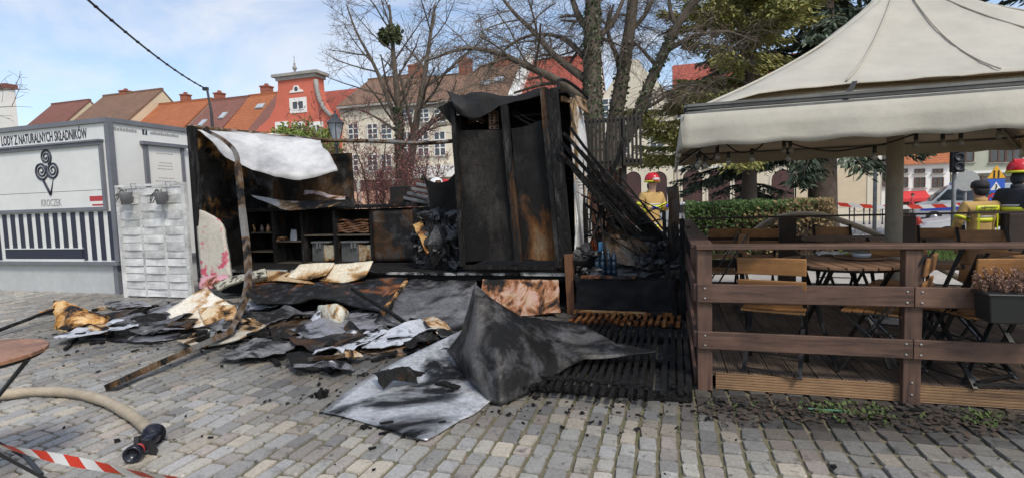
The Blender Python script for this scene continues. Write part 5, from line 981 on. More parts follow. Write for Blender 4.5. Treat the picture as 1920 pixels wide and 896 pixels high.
# upper tent: concave four-sided skin, lower edge lifted off a lower apron
ZA = 3.15
def tent(u, v, side, lift=.0):     # u -1..1 along the side, v 0 eave .. 1 peak
    e = HB*(1-v)+.20*v; t_ = u*e; z_ = ZE+lift+(ZA-ZE)*(v*.74+.26*v**2.4)-.12*math.sin(math.pi*v)*(1-abs(u)**2)*.55
    p = V((t_, -e, z_)); R = Matrix.Rotation(side*math.pi/2, 3, 'Z'); return R @ p+V((PX, PY_, 0))
for s_ in range(4):
    P = []
    for j in range(19):
        row = []
        for i in range(33):
            u = -1+2*i/32; c_ = abs(u); v0 = .16 if c_ < .5 else .16-.13*((c_-.5)/.5)**1.3; v = v0+(1-v0)*j/18
            p = tent(u, v, s_, .05*min(1, (1-c_)*6)); q = p*2.3; p.z += .018*noise.noise(q)+.009*noise.noise(q*3)+.004*noise.noise(q*8); row.append(p)
        P.append(row)
    mb = MB(); mb.grid(P, .006); mb.build('roof_panel', CAN, cn, True)
    P = [[tent(-1+2*i/24, .26*j/5, s_, -.015) for i in range(25)] for j in range(6)]; mb = MB(); mb.grid(P, .005); mb.build('apron', CAN, cn, True)
    R = Matrix.Rotation(s_*math.pi/2, 3, 'Z')
    mb = MB()
    for dz_, h, off in ((-.005, .03, 0), (.03, .016, -.02), (.052, .018, .012)): mb.box(V((PX, PY_, ZE+dz_))+R @ V((0, -HB+.02-off*.5, 0)), (2*HB-.02 if s_ % 2 == 0 else .05, .05 if s_ % 2 == 0 else 2*HB-.02, h))
    mb.build('edge_rail', GUT, cn)
    P = []
    for j in range(7):
        row = []
        for i in range(61):
            u = -1+2*i/60; f = j/6; wv = .018*math.sin(i*.62+s_)*f+.012*noise.noise(V((i*.35, j*.3, s_*5)))*f; z_ = ZE-.008-((.235 if s_ != 2 else .14)+.008*math.sin(i*1.1))*f
            row.append(R @ V((u*(HB+.035+.015*f), -(HB+.035)+(.03*(1-f) if j < 2 else 0)+wv, z_))+V((PX, PY_, 0)))
        P.append(row)
    mb = MB(); mb.grid(P, .004); mb.build('valance', CAN, cn, True)
    for u in (-.53, .0, .53):
        pts = [tent(u, .17+.83*k/14, s_, .064) for k in range(15)]; mb = MB(); mb.tube(pts, .007, 4); mb.build('seam', CAN, cn, True)
    pts = [tent(-1, .04+.96*k/14, s_, .004) for k in range(15)]; mb = MB(); mb.tube(pts, .012, 5); mb.build('seam', CAN, cn, True)
    for u in (-.5, .5): mb = MB(); a = tent(u, .03, s_); b = tent(u, .17, s_, .05); mb.bar(a, b, .03, .012); mb.build('strap', flat('dark_strap', (.03, .028, .026), .7), cn)
    mb = MB(); a, b = tent(-1, .0, s_), tent(-1, .97, s_); mb.bar(a-V((0, 0, .13)), b-V((0, 0, .16)), .03, .03); mb.build('rib', GUT, cn)
mb = MB(); mb.lathe([(.30, ZA-.05), (.26, ZA+.02), (.12, ZA+.07), (.001, ZA+.08)], (PX, PY_, 0), 12); mb.build('peak_cap', CAN, cn, True)
# string lights under the valance
sg = thing('string_lights', 'black festoon cable with bare bulbs hung under the canopy edge', 'string lights', (PX, PY_, 1.7))
pts = [at(1310, 282, Y=4.3), at(1335, 300, Y=4.4), at(1352, 268, Y=4.3), at(1385, 286, Y=4.35), at(1420, 280, Y=4.35), at(1447, 258, Y=4.3), at(1500, 275, Y=4.35), at(1560, 284, Y=4.4), at(1610, 278, Y=4.4), at(1660, 270, Y=4.4), at(1715, 252, Y=4.4), at(1742, 243, Y=4.4), at(1780, 252, Y=4.4), at(1815, 238, Y=4.4), at(1880, 232, Y=4.4), at(1960, 236, Y=4.4)]
cp = cat_interp(pts, 6); mb = MB(); mb.tube(cp, .006, 5); mb.build('cable', flat('cable_black', (.012, .012, .012), .5), sg)
BUL = flat('bulb_glass', (.22, .21, .19), .08, spec=.8)
for px, py in ((1312, 285), (1322, 292), (1345, 276), (1366, 285), (1410, 279), (1470, 263), (1482, 262), (1478, 278), (1640, 275), (1718, 250), (1768, 248), (1802, 246), (1874, 232), (1308, 292)):
    c_ = at(px, py, Y=4.36); mb = MB(); mb.lathe([(.013, .0), (.014, -.045), (.001, -.045)], c_, 8); h_ = mb.build('socket', MC['cable_black'], sg, True); mb = MB(); mb.lathe([(.001, -.105), (.014, -.1), (.022, -.08), (.012, -.046), (.001, -.046)], c_, 8); mb.build('bulb', BUL, h_, True)
# ------------------------------------------------------------ folding chairs and tables
CW = wood('chair_slat', (.38, .18, .06), (.27, .125, .045), 2.5, .5, 0, .12, .2)
CW2 = wood('table_slat', (.29, .165, .10), (.21, .12, .07), 2.5, .55, 0, .12, .2)
BKM = flat('black_steel', (.014, .014, .015), .45)
def chair(label, x, y, rz, group='folding chairs on the terrace', z=DZ):
    t = thing('folding_chair', label, 'chair', (x, y, z), rz, group, True)
    return t
def chair_parts(t):
    # front of the chair faces +y; origin on the floor
    for k in range(6): yy = -.17+.068*k; mb = MB(); mb.box((0, yy, .455-.004*abs(k-2.5)), (.41, .058, .016)); mb.build('seat_slat', CW, t, False, .004)
    for zz, h in ((.635, .085), (.775, .12)): mb = MB(); mb.ext([(-.21, -.235-.02, zz-h/2), (0, -.275-.02, zz-h/2), (.21, -.235-.02, zz-h/2), (.21, -.225-.02, zz+h/2), (0, -.265-.02, zz+h/2), (-.21, -.225-.02, zz+h/2)], (0, .016, 0)) if False else mb.box((0, -.245-(zz-.6)*.12, zz), (.43, .018, h), Matrix.Rotation(rad(8), 3, 'X')); mb.build('back_slat', CW, t, False, .006)
    for s_ in (-1, 1):
        mb = MB(); mb.bar((s_*.195, -.268, .86), (s_*.195, .21, .0), .012, .028, (1, 0, 0)); mb.build('leg', BKM, t)
        mb = MB(); mb.bar((s_*.178, .19, .44), (s_*.178, -.24, .0), .012, .028, (1, 0, 0)); mb.build('leg', BKM, t)
        mb = MB(); mb.bar((s_*.187, -.2, .438), (s_*.187, .19, .438), .02, .012); mb.build('seat_rail', BKM, t)
    for y_, z_, w_ in ((.2, .03, .195), (-.23, .03, .178), (-.02, .24, .178)): mb = MB(); mb.bar((-w_, y_, z_), (w_, y_, z_), .018, .01); mb.build('stretcher', BKM, t)
proto = chair('folding chair with its wooden back to the viewer at the terrace front left', 0, 0, 0); chair_parts(proto)
q = at(1468, 482, z=DZ+.84); proto.location = (q.x, q.y+.27, DZ); proto.rotation_euler.z = rad(-16)
def add_chair(label, x, y, deg, z=DZ):
    c = copy_tree(proto); c.location = (x, y, z); c.rotation_euler = (0, 0, rad(deg)); c['label'] = label; c['group'] = 'folding chairs on the terrace'; return c
def seat_at(px, py, h=.46): q = at(px, py, z=DZ+h); return q.x, q.y
x_, y_ = seat_at(1652, 575); add_chair('folding chair behind the middle railing post with only its seat in view', x_, y_, 62)
x_, y_ = seat_at(1758, 496, .74); add_chair('folding chair seen side on right of the middle railing post', x_+.12, y_-.05, 118)
x_, y_ = seat_at(1830, 580); add_chair('folding chair partly hidden behind the flower trough', x_-.05, y_+.1, 35)
x_, y_ = seat_at(1892, 482, .84); add_chair('folding chair with wide wooden back at the right picture edge', x_, y_+.27, 8)
x_, y_ = seat_at(1357, 427, .84); add_chair('far left folding chair of the pair by the rear railing', x_, y_+.2, 4)
x_, y_ = seat_at(1425, 427, .84); add_chair('folding chair right of its twin by the rear railing', x_, y_+.2, -3)
x_, y_ = seat_at(1567, 427, .84); add_chair('dark folding chair behind the far round table', x_, y_, 175)
x_, y_ = seat_at(1762, 428, .84); add_chair('folding chair with dark back left of the firefighter seen from behind', x_, y_-.1, 165)
x_, y_ = seat_at(1848, 432, .84); add_chair('folding chair with dark back in front of the firefighter seen from behind', x_, y_-.1, 172)
x_, y_ = seat_at(1715, 462, .80); add_chair('folding chair with tan back right of the canopy pole', x_, y_+.25, -30)
x_, y_ = seat_at(1345, 505, .46); add_chair('folding chair with its seat level with the left railing post', x_, y_, 95)
def table_parts(t, r=.36, h=.74, n=9, m=CW2):
    for k in range(n):
        x0 = -r+2*r*k/n+.0055; x1 = -r+2*r*(k+1)/n-.0055; mb = MB(); P = []
        f = lambda x: math.sqrt(max(.0004, r*r-x*x))
        xs_ = [x0+(x1-x0)*i/4 for i in range(5)]
        mb.ext([(x, -f(x), h-.022) for x in xs_]+[(x, f(x), h-.022) for x in reversed(xs_)], (0, 0, .02)); mb.build('table_slat', m, t, False, .003)
    mb = MB(); mb.tube([(r*.93*math.cos(a*math.pi/12), r*.93*math.sin(a*math.pi/12), h-.032) for a in range(25)], .010, 5); mb.build('rim', BKM, t)
    for s_ in (-1, 1):
        mb = MB(); mb.bar((s_*.2, -r*.7, h-.04), (s_*.2, r*.8, 0), .014, .03, (1, 0, 0)); mb.build('leg', BKM, t)
        mb = MB(); mb.bar((s_*.175, r*.7, h-.04), (s_*.175, -r*.8, 0), .014, .03, (1, 0, 0)); mb.build('leg', BKM, t)
    for y_ in (-.25, .25): mb = MB(); mb.bar((-.19, y_, .06), (.19, y_, .06), .02, .012); mb.build('stretcher', BKM, t)
tb = thing('round_table', 'round slatted table with tray in the middle of the terrace', 'table', (0, 0, 0), 0, None, True); table_parts(tb, .44)
q = at(1578, 488, z=DZ+.74); tb.location = (q.x, q.y, DZ); tb.rotation_euler.z = rad(8); TQ = q
t2 = copy_tree(tb); q = at(1585, 446, z=DZ+.74); t2.location = (q.x, min(q.y, 7.75), DZ); t2['label'] = 'round slatted table at the rear railing of the terrace'
t3 = thing('round_table', 'round wooden slatted table cut by the left picture edge', 'table', (0, 0, 0), 0, None, True); table_parts(t3, .36, .72, 8, wood('near_slat', (.34, .17, .095), (.27, .13, .07), 2.5, .5, 0, .12, .12))
t3.location = (-3.42, 1.62, 0); t3.rotation_euler.z = rad(-20)
zt = DZ+.742; c_ = at(1612, 484, z=zt)
tr = thing('serving_tray', 'round brown tray with glass ashtray on the middle terrace table', 'tray', (c_.x, c_.y, zt)); mb = MB(); mb.lathe([(.001, .002), (.17, .002), (.18, .018), (.172, .018), (.165, .008), (.001, .008)], (c_.x, c_.y, zt), 24); mb.build('tray', wood('tray_wood', (.22, .12, .06), (.17, .09, .045), 3), tr, True)
mb = MB(); mb.lathe([(.001, .01), (.06, .01), (.07, .045), (.062, .045), (.052, .02), (.001, .02)], (c_.x+.01, c_.y, zt), 14); mb.build('bowl', flat('pale_glass', (.35, .36, .37), .15), tr, True)
mb = MB(); mb.box((c_.x-.02, c_.y+.02, zt+.06), (.15, .1, .008), Matrix.Rotation(.3, 3, 'Z')); mb.build('menu_card', flat('dark_card', (.04, .035, .035), .4), tr)
c_ = at(1556, 479, z=zt); mb = MB(); mb.grid(surf([[V((c_.x+.05*i, c_.y+.05*j, zt+.02+.018*math.sin(i*2+j*3))) for i in range(-2, 3)] for j in range(-1, 2)], 3, .012, 12), .012); tag(mb.build('napkin_pile', flat('napkin', (.45, .43, .40), .8), None, True), 'crumpled grey napkins on the middle terrace table', 'napkins')
c_ = at(1735, 612, z=DZ+.03); mb = MB(); mb.grid(surf([[V((c_.x+.045*i, c_.y+.05*j, DZ+.03+.03*abs(math.sin(i*2.3+j*3)))) for i in range(-2, 3)] for j in range(-1, 2)], 3, .02, 12), .008); tag(mb.build('paper_litter', flat('paper_white', (.55, .55, .53), .8), None, True), 'crumpled white paper on the deck behind the middle post', 'paper')
mb = MB(); mb.tube([at(1398, 505, Y=5.6), at(1413, 585, Y=5.5)], .014, 7); tag(mb.build('wooden_stick', wood('broom', (.30, .15, .07), (.22, .1, .05), 3)), 'reddish wooden stick standing on the deck behind the front left chair', 'stick')
# flower trough on the front railing
pt = thing('flower_trough', 'black trough of dried pinkish heather hung on the front railing', 'planter', (2.1, 3.8, .6))
a, b = at(1835, 560, Y=3.8), at(1990, 560, Y=3.8); zt_, zb_ = at(1850, 548, Y=3.8).z, at(1850, 600, Y=3.8).z
mb = MB(); mb.ext([(a.x+.02, 3.71, zb_), (b.x-.02, 3.71, zb_), (b.x, 3.69, zt_), (a.x, 3.69, zt_)], (0, .17, 0)); mb.b2((a.x-.012, 3.68, zt_-.004), (b.x+.012, 3.872, zt_+.012)); mb.build('trough', flat('trough_black', (.02, .021, .022), .45), pt, False, .01)
mb = MB(); lv = MB()
for k in range(150):
    p = V((U(a.x+.01, b.x), U(3.7, 3.86), zt_)); l_ = U(.07, .17); d = V((U(-.6, .45), U(-.5, .3), 1)).normalized(); e = p+d*l_; mb.tube([p, p+d*l_*.5+V((U(-.01, .01), 0, 0)), e], [.002, .0018, .001], 3, cap=False)
    for i in range(24): c_ = p+d*l_*U(.25, 1)+V((U(-.008, .008), U(-.008, .008), U(-.006, .006))); lv.card(c_, V((U(-1, 1), U(-1, 1), U(-1, 1))).normalized()*.0045, V((U(-1, 1), U(-1, 1), U(-1, 1))).normalized()*.006)
mb.build('stems', flat('heather_stem', (.12, .075, .05), .8), pt); lv.build('heather', M('heather_dry', (.33, .19, .14), (.22, .13, .09), 12, .9), pt)
# ------------------------------------------------------------ hoses, tape, wire, lamp
HOS = M('hose_canvas', (.42, .35, .255), (.33, .275, .20), 5, .85, bmp=.4, bs=60, dirt=.2)
RUB = flat('black_rubber', (.016, .016, .018), .4)
pts = cat_interp([vfix(G(-60, 752, .045)[:3]), vfix(G(0, 741, .045)[:3]), vfix(G(60, 734, .045)[:3]), vfix(G(130, 735, .045)[:3]), vfix(G(190, 749, .045)[:3]), vfix(G(238, 773, .045)[:3]), vfix(G(268, 795, .045)[:3]), vfix(G(286, 812, .055)[:3])], 6)
hs = thing('fire_hose', 'beige fire hose with black nozzle lying on the cobbles at lower left', 'fire hose', pts[20])
mb = MB(); mb.tube(pts, [.040+.002*math.sin(i*.9) for i in range(len(pts))], 12, flat=.9); mb.build('hose', HOS, hs, True)
d = (pts[-1]-pts[-3]).normalized(); Rq = d.to_track_quat('Z', 'Y').to_matrix(); e = pts[-1]
mb = MB(); mb.lathe([(.042, -.03), (.05, -.025), (.05, -.005), (.062, 0), (.066, .03), (.062, .045), (.045, .05), (.04, .08), (.001, .08)], e, 18, Rq); cpl = mb.build('coupling', flat('coupling_black', (.015, .016, .024), .22, .3), hs, True)
mb = MB(); mb.lathe([(.047, -.05), (.049, -.049), (.049, -.026), (.047, -.025)], e, 18, Rq); mb.build('clamp', flat('steel', (.5, .5, .5), .3, .8), cpl, True)
n1_ = vfix(G(258, 842, .05)[:3]); n0 = e+d*.07; n2 = vfix(G(243, 856, .055)[:3])
mb = MB(); mb.tube(cat_interp([n0, (n0+n1_)/2+V((.015, 0, .01)), n1_], 5), .034, 12); mb.build('swivel', MC['coupling_black'], hs, True)
d2 = (n2-n1_).normalized(); R2 = d2.to_track_quat('Z', 'Y').to_matrix()
mb = MB(); mb.lathe([(.028, -.03), (.038, -.02), (.038, .03), (.046, .035), (.048, .075), (.043, .08), (.034, .078), (.03, .05), (.001, .05)], n1_, 18, R2); nz = mb.build('nozzle', MC['coupling_black'], hs, True)
mb = MB(); mb.lathe([(.039, .0), (.0395, .001), (.0395, .016), (.039, .017)], n1_, 18, R2); mb.build('red_band', flat('nozzle_red', (.45, .05, .05), .4), nz, True)
mb = MB(); s_ = d2.cross(V((0, 0, 1))).normalized(); mb.bar(n1_-d2*.02+s_*-.045+V((0, 0, .03)), n1_-d2*.03+s_*-.075-V((0, 0, .045)), .022, .05, d2); mb.bar(n1_+V((0, 0, .045))-d2*.02, n1_+s_*-.05+V((0, 0, .03))-d2*.02, .02, .02); mb.bar(n1_+V((0, 0, .03)), n1_+V((0, 0, .075))-d2*.01, .025, .03, d2); mb.build('handle', RUB, nz)
# second hose arched over the rear railing
pts = cat_interp([at(1240, 540, Y=8.9), at(1330, 502, Y=8.8), at(1400, 445, Y=8.6), at(1440, 416, Y=8.4), at(1480, 404, Y=8.3), at(1515, 402, Y=8.25), at(1550, 406, Y=8.25), at(1600, 422, Y=8.3), at(1660, 447, Y=8.3), at(1740, 490, Y=8.4), at(1830, 536, Y=8.5), at(1900, 560, Y=8.5)], 6)
mb = MB(); mb.tube(pts, .040, 12); tag(mb.build('fire_hose', HOS, None, True), 'pale fire hose arching stiffly over the rear terrace railing', 'fire hose')
def tape_mat():
    m, t, b = base_mat('warning_tape'); tc_ = t.nodes.new('ShaderNodeUVMap'); tc_.uv_map = 'along'; mp_ = t.nodes.new('ShaderNodeSeparateXYZ'); t.links.new(tc_.outputs[0], mp_.inputs[0])
    a_ = t.nodes.new('ShaderNodeMath'); a_.operation = 'FRACT'; t.links.new(mp_.outputs[0], a_.inputs[0]); g = t.nodes.new('ShaderNodeMath'); g.operation = 'GREATER_THAN'; g.inputs[1].default_value = .5; t.links.new(a_.outputs[0], g.inputs[0])
    t.links.new(mixc(t, g.outputs[0], (.70, .69, .68), (.60, .045, .025)), b.inputs['Base Color']); b.inputs['Roughness'].default_value = .35; return m
TM = tape_mat()
def tape(label, a, b, wd, per, twist=0, sag=.0, n=60, tilt=V((0, 0, 1))):
    mb = MB(); uv = []; P = [[], []]; L_ = (b-a).length
    for i in range(n+1):
        q = i/n; p = a+(b-a)*q-V((0, 0, sag*4*q*(1-q))); d = (b-a).normalized(); s_ = d.cross(tilt).normalized(); up = s_.cross(d); an = twist*math.sin(q*9)+.25; u = (up*math.cos(an)+s_*math.sin(an))*wd/2
        P[0].append(p-u); P[1].append(p+u); uv.append(q*L_/per)
    mb.grid(P); o = tag(mb.build('warning_tape', TM, None, True), label, 'tape'); ul = o.data.uv_layers.new(name='along'); nc = n+1
    for lp in o.data.loops: k = lp.vertex_index; ul.data[lp.index].uv = (uv[k % nc]+(.25 if k >= nc else 0), 0)
    return o
tape('red and white warning tape crossing the lower left corner', at(-60, 822, Y=1.5), at(335, 900, Y=1.5), .045, .19, .35, .008)
tape('red and white warning tape strung across the far street', at(1555, 382, Y=30), at(1800, 384, Y=31), .20, 1.1, .1, .15)
# overhead wire and its pole on the stall
pole = thing('wire_pole', 'thin dark pole on the stall corner carrying the overhead wire', 'pole', at(399, 246, Y=7.1))
mb = MB(); mb.tube([at(399, 250, Y=7.1), at(396, 210, Y=7.1), at(388, 167, Y=7.1)], [.028, .022, .018], 7); mb.build('pole', flat('dark_pole', (.03, .028, .03), .5), pole)
mb = MB(); a = at(388, 167, Y=7.1); mb.box(a+V((-.03, 0, 0)), (.09, .05, .05)); mb.build('bracket', MC['dark_pole'], pole)
a, b = at(382, 165, Y=7.08), at(120, -40, Y=3.2); pts = [a+(b-a)*i/40-V((0, 0, .22*4*(i/40)*(1-i/40)*.35)) for i in range(41)]
ow = thing('overhead_wire', 'black twisted overhead wire sagging across the upper left sky', 'wire', pts[20])
mb = MB(); mb.tube(pts, .011, 6); mb.build('wire', MC['cable_black'], ow, True)
for k in range(2, 40, 3): mb = MB(); mb.ball(pts[k], (.02, .02, .016), 6, 5); mb.build('tie', MC['cable_black'], ow)
LY = 15.0; q = at(632, 285, Y=LY); lp = thing('street_lamp', 'dark old fashioned street lamp with glass lantern before the red house', 'street lamp', (q.x, LY, tz(0, LY)))
IRN = flat('cast_iron', (.05, .055, .062), .5, .3); zt = at(632, 262, Y=LY).z; X_ = q.x; z0 = tz(0, LY)
mb = MB(); mb.lathe([(.16, 0), (.17, .1), (.12, .18), (.12, .5), (.09, .6), (.065, .9), (.055, 2.6), (.07, 2.64), (.05, 2.7), (.045, zt-z0-.2), (.09, zt-z0-.16), (.04, zt-z0-.1), (.1, zt-z0)], (X_, LY, z0), 12); mb.build('post', IRN, lp, True)
gl = MB(); gl.lathe([(.11, 0), (.24, .5)], (X_, LY, zt+.02), 4, Matrix.Rotation(.6, 3, 'Z')); gl.build('lantern_glass', M('lamp_glass', (.36, .39, .42), (.30, .33, .36), 2, .15, dirt=0), lp)
mb = MB()
for k in range(4):
    a_ = .6+k*math.pi/2; c_, s_ = math.cos(a_), math.sin(a_); mb.tube([(X_+.115*c_, LY+.115*s_, zt+.02), (X_+.25*c_, LY+.25*s_, zt+.53)], .016, 4)
mb.lathe([(.29, 0), (.27, .04), (.14, .17), (.1, .19), (.09, .28), (.02, .33), (.03, .4), (.001, .46)], (X_, LY, zt+.52), 8); mb.lathe([(.12, 0), (.13, .02)], (X_, LY, zt), 8); mb.build('lantern_frame', IRN, lp)
# ------------------------------------------------------------ trees
BARK = M('bark_grey', (.13, .105, .08), (.075, .06, .045), 6, .95, bmp=.8, bs=25, stretch=(1, 1, .35)); BARK2 = M('bark_dark', (.075, .058, .045), (.05, .04, .032), 6, .95, bmp=.6, bs=25); TWIG = M('twig', (.15, .12, .092), (.10, .08, .062), 3, .9, dirt=0); REDT = M('red_twig', (.12, .055, .05), (.09, .04, .036), 3, .9, dirt=0)
def grow(br, p, d, r, L_, lev, o, rs):
    """one limb as a wandering polyline; br collects (points, radii, level)"""
    n = max(3, int(L_/o['step'])); pts = [p.copy()]; rr = [r]; d = d.normalized()
    for i in range(n):
        w_ = o['wob']*(1+.5*lev); d = (d+V((rs.gauss(0, w_), rs.gauss(0, w_), rs.gauss(0, w_*.7)))+V((0, 0, o['up'][min(lev, len(o['up'])-1)]))).normalized()
        p = p+d*(L_/n); pts.append(p.copy()); rr.append(max(o['rmin'], r*(1-(i+1)/n*(1-o['taper']))))
    br.append((pts, rr, lev))
    if lev >= o['levels']: return
    k = o['kids'][lev]; k = rs.randint(*k)
    for j in range(k):
        q = o['start'][lev]+(1-o['start'][lev])*(j+rs.random())/k; i = min(n-1, int(q*n)); base = pts[i]; dd = (pts[i+1]-pts[i]).normalized()
        ax = dd.orthogonal().normalized(); ax.rotate(Matrix.Rotation(rs.uniform(0, 6.283), 3, dd)); ang = rad(rs.uniform(*o['ang'][lev])); nd = dd*math.cos(ang)+ax*math.sin(ang)
        grow(br, base, nd, max(o['rmin'], rr[i]*rs.uniform(*o['rk'])), L_*rs.uniform(*o['lk'])*(1-.35*q), lev+1, o, rs)
def tree_mesh(t, br, thick, bark, twig):
    tm, bm_, wm = MB(), MB(), MB()
    for pts, rr, lev in br:
        (tm if lev == 0 else bm_ if rr[0] > thick else wm).tube(pts, rr, 10 if lev == 0 else 6 if rr[0] > thick else 3, cap=False)
    if tm.v: tm.build('trunk', bark, t, True)
    if bm_.v: bm_.build('limbs', bark, t, True)
    if wm.v: wm.build('twigs', twig, t)
def leaves(t, name, centers, n, spread, size, m, rs, elong=1.6):
    mb = MB()
    for i in range(n):
        c_ = rs.choice(centers); c_ = c_+V((rs.gauss(0, spread), rs.gauss(0, spread), rs.gauss(0, spread))); u = V((rs.gauss(0, 1), rs.gauss(0, 1), rs.gauss(0, 1))).normalized(); v_ = u.orthogonal(); s_ = size*rs.uniform(.6, 1.3); mb.add([c_-u*s_*elong*.5, c_+v_*s_*.35, c_+u*s_*elong*.5, c_-v_*s_*.35], [(0, 1, 2, 3)])
    mb.build(name, m, t)
def ivy(t, br, n, m, rs, size=.07, zmax=99, rmin=.06):
    mb = MB(); segs = [(pts[i], pts[i+1], rr[i]) for pts, rr, lev in br for i in range(len(pts)-1) if rr[i] > rmin and pts[i].z < zmax]
    if not segs: return
    for k in range(n):
        a, b, r = rs.choice(segs); q = rs.random(); d = V((rs.gauss(0, 1), rs.gauss(0, 1), rs.gauss(0, .4))).normalized(); c_ = a+(b-a)*q+d*(r+rs.uniform(.0, .05)); u = V((rs.gauss(0, 1), rs.gauss(0, 1), rs.gauss(0, 1))).normalized(); v_ = u.cross(d).normalized(); s_ = size*rs.uniform(.6, 1.2)
        mb.add([c_-u*s_*.5, c_+v_*s_*.45, c_+u*s_*.5, c_-v_*s_*.45], [(0, 1, 2, 3)])
    mb.build('ivy', m, t)
IVY = M('ivy_leaf', (.045, .07, .018), (.025, .04, .012), 3, .55)
rs = random.Random(5)
# big tree with ivy trunk behind the cabinet
def hang(br, n, rs, src, ln=(.5, 1.6), r=.005, droop=.9):     # thin drooping twigs
    tips = [(pts[i], lev) for pts, rr, lev in src for i in range(1, len(pts)) if rr[i] < .07]
    for k in range(n):
        p, lev = rs.choice(tips); L_ = rs.uniform(*ln); d = V((rs.gauss(0, .7), rs.gauss(0, .7), rs.uniform(-.2, .6))).normalized(); pts = [p.copy()]; m_ = 5
        for i in range(m_): d = (d+V((rs.gauss(0, .14), rs.gauss(0, .14), -droop*.28))).normalized(); p = p+d*L_/m_; pts.append(p.copy())
        br.append((pts, [r*(1-.6*i/m_) for i in range(m_+1)], 9))
TYB = 12.5
b0 = at(1118, 400, Y=TYB); b0.z = tz(0, TYB); t = thing('ivy_tree', 'large bare tree with ivy clad trunk rising behind the charred cabinet', 'tree', b0)
br = []; o = dict(step=.35, wob=.05, up=[.03, .03, -.05, -.12], taper=.55, levels=3, kids=[(0, 0), (6, 8), (5, 7)], start=[.4, .25, .15], ang=[(40, 75), (30, 70), (30, 70)], rk=(.35, .6), lk=(.45, .75), rmin=.006)
tr_pts = [at(1118, 400, Y=TYB), at(1116, 300, Y=TYB), at(1112, 200, Y=TYB), at(1110, 100, Y=TYB), at(1112, 0, Y=TYB), at(1116, -120, Y=TYB)]; tr_pts[0].z = z0 = tz(0, TYB); tp_ = cat_interp(tr_pts, 5); br.append((tp_, [.26-.10*i/(len(tp_)-1) for i in range(len(tp_))], 0))
def limb(br, pxs, r0, r1, o, rs, kids=9, y=TYB, lk=.38, up=0):
    P = cat_interp([at(a, b, Y=y+c) for a, b, c in pxs], 5); n = len(P)-1; R_ = [r0+(r1-r0)*i/n for i in range(n+1)]; br.append((P, R_, 1)); L_ = sum((P[i+1]-P[i]).length for i in range(n))
    for j in range(kids):
        i = min(n-1, int(n*(.12+.86*(j+rs.random())/kids))); dd = (P[i+1]-P[i]).normalized(); ax = dd.orthogonal().normalized(); ax.rotate(Matrix.Rotation(rs.uniform(0, 6.283), 3, dd)); ang = rad(rs.uniform(35, 80)); grow(br, P[i], dd*math.cos(ang)+ax*math.sin(ang)+V((0, 0, up)), max(.012, R_[i]*rs.uniform(.3, .55)), L_*lk*rs.uniform(.6, 1.2)*(1.1-.5*i/n), 2, o, rs)
limb(br, [(1100, 190, 0), (1050, 155, -.3), (990, 125, -.6), (930, 100, -.8), (870, 92, -.8), (800, 115, -.8)], .12, .02, o, rs, 12)
limb(br, [(1098, 150, 0), (1040, 105, .4), (1000, 60, .5), (960, 20, .6), (915, -40, .8)], .11, .03, o, rs, 10)
limb(br, [(1106, 60, 0), (1080, 20, .2), (1060, -60, .4)], .10, .05, o, rs, 6)
limb(br, [(1098, 110, .1), (1050, 70, .8), (985, 70, 1.2), (930, 110, 1.4), (905, 160, 1.5)], .07, .012, o, rs, 9)
limb(br, [(1112, 80, 0), (1150, 40, .5), (1180, -30, .8)], .08, .04, o, rs, 6)
hang(br, 1700, rs, [b_ for b_ in br if b_[2] >= 1], (.5, 1.5))
tree_mesh(t, br, .02, BARK, TWIG); ivy(t, br[:1], 2300, IVY, rs, .075, 99)
# forked tree right of it
TYC = 13.2; b0 = at(1150, 400, Y=TYC); b0.z = tz(0, TYC); t = thing('forked_tree', 'forked bare tree leaning right with mossy stems behind the slatted screen', 'tree', b0)
br = []; P = cat_interp([b0, at(1150, 300, Y=TYC), at(1153, 230, Y=TYC), at(1166, 150, Y=TYC), at(1180, 60, Y=TYC), at(1190, -40, Y=TYC), at(1195, -140, Y=TYC)], 5); br.append((P, [.24-.15*(i/(len(P)-1)) for i in range(len(P))], 0))
P2 = cat_interp([at(1152, 290, Y=TYC), at(1190, 230, Y=TYC-.1), at(1215, 165, Y=TYC-.2), at(1250, 90, Y=TYC-.3), at(1275, 40, Y=TYC-.4), at(1330, -30, Y=TYC-.5)], 5); br.append((P2, [.155-.08*(i/(len(P2)-1)) for i in range(len(P2))], 0))
limb(br, [(1168, 140, 0), (1150, 90, .2), (1140, 60, .4), (1150, 10, .5)], .07, .03, o, rs, 5, TYC)
limb(br, [(1235, 130, -.2), (1200, 90, .2), (1175, 70, .4)], .05, .02, o, rs, 5, TYC)
limb(br, [(1250, 95, -.3), (1300, 70, -.3), (1360, 60, -.3), (1420, 80, -.2)], .07, .015, o, rs, 8, TYC)
limb(br, [(1270, 55, -.4), (1255, 10, -.2), (1260, -40, 0)], .06, .03, o, rs, 5, TYC)
limb(br, [(1182, 60, 0), (1215, 20, .3), (1240, -40, .3)], .07, .03, o, rs, 6, TYC)
limb(br, [(1200, 210, -.1), (1235, 190, -.2), (1285, 160, -.3), (1330, 170, -.3)], .05, .01, o, rs, 7, TYC)
hang(br, 1300, rs, [b_ for b_ in br if b_[2] >= 1], (.5, 1.4))
tree_mesh(t, br, .02, BARK, TWIG); ivy(t, br[:2], 1100, IVY, rs, .09, 5.0)
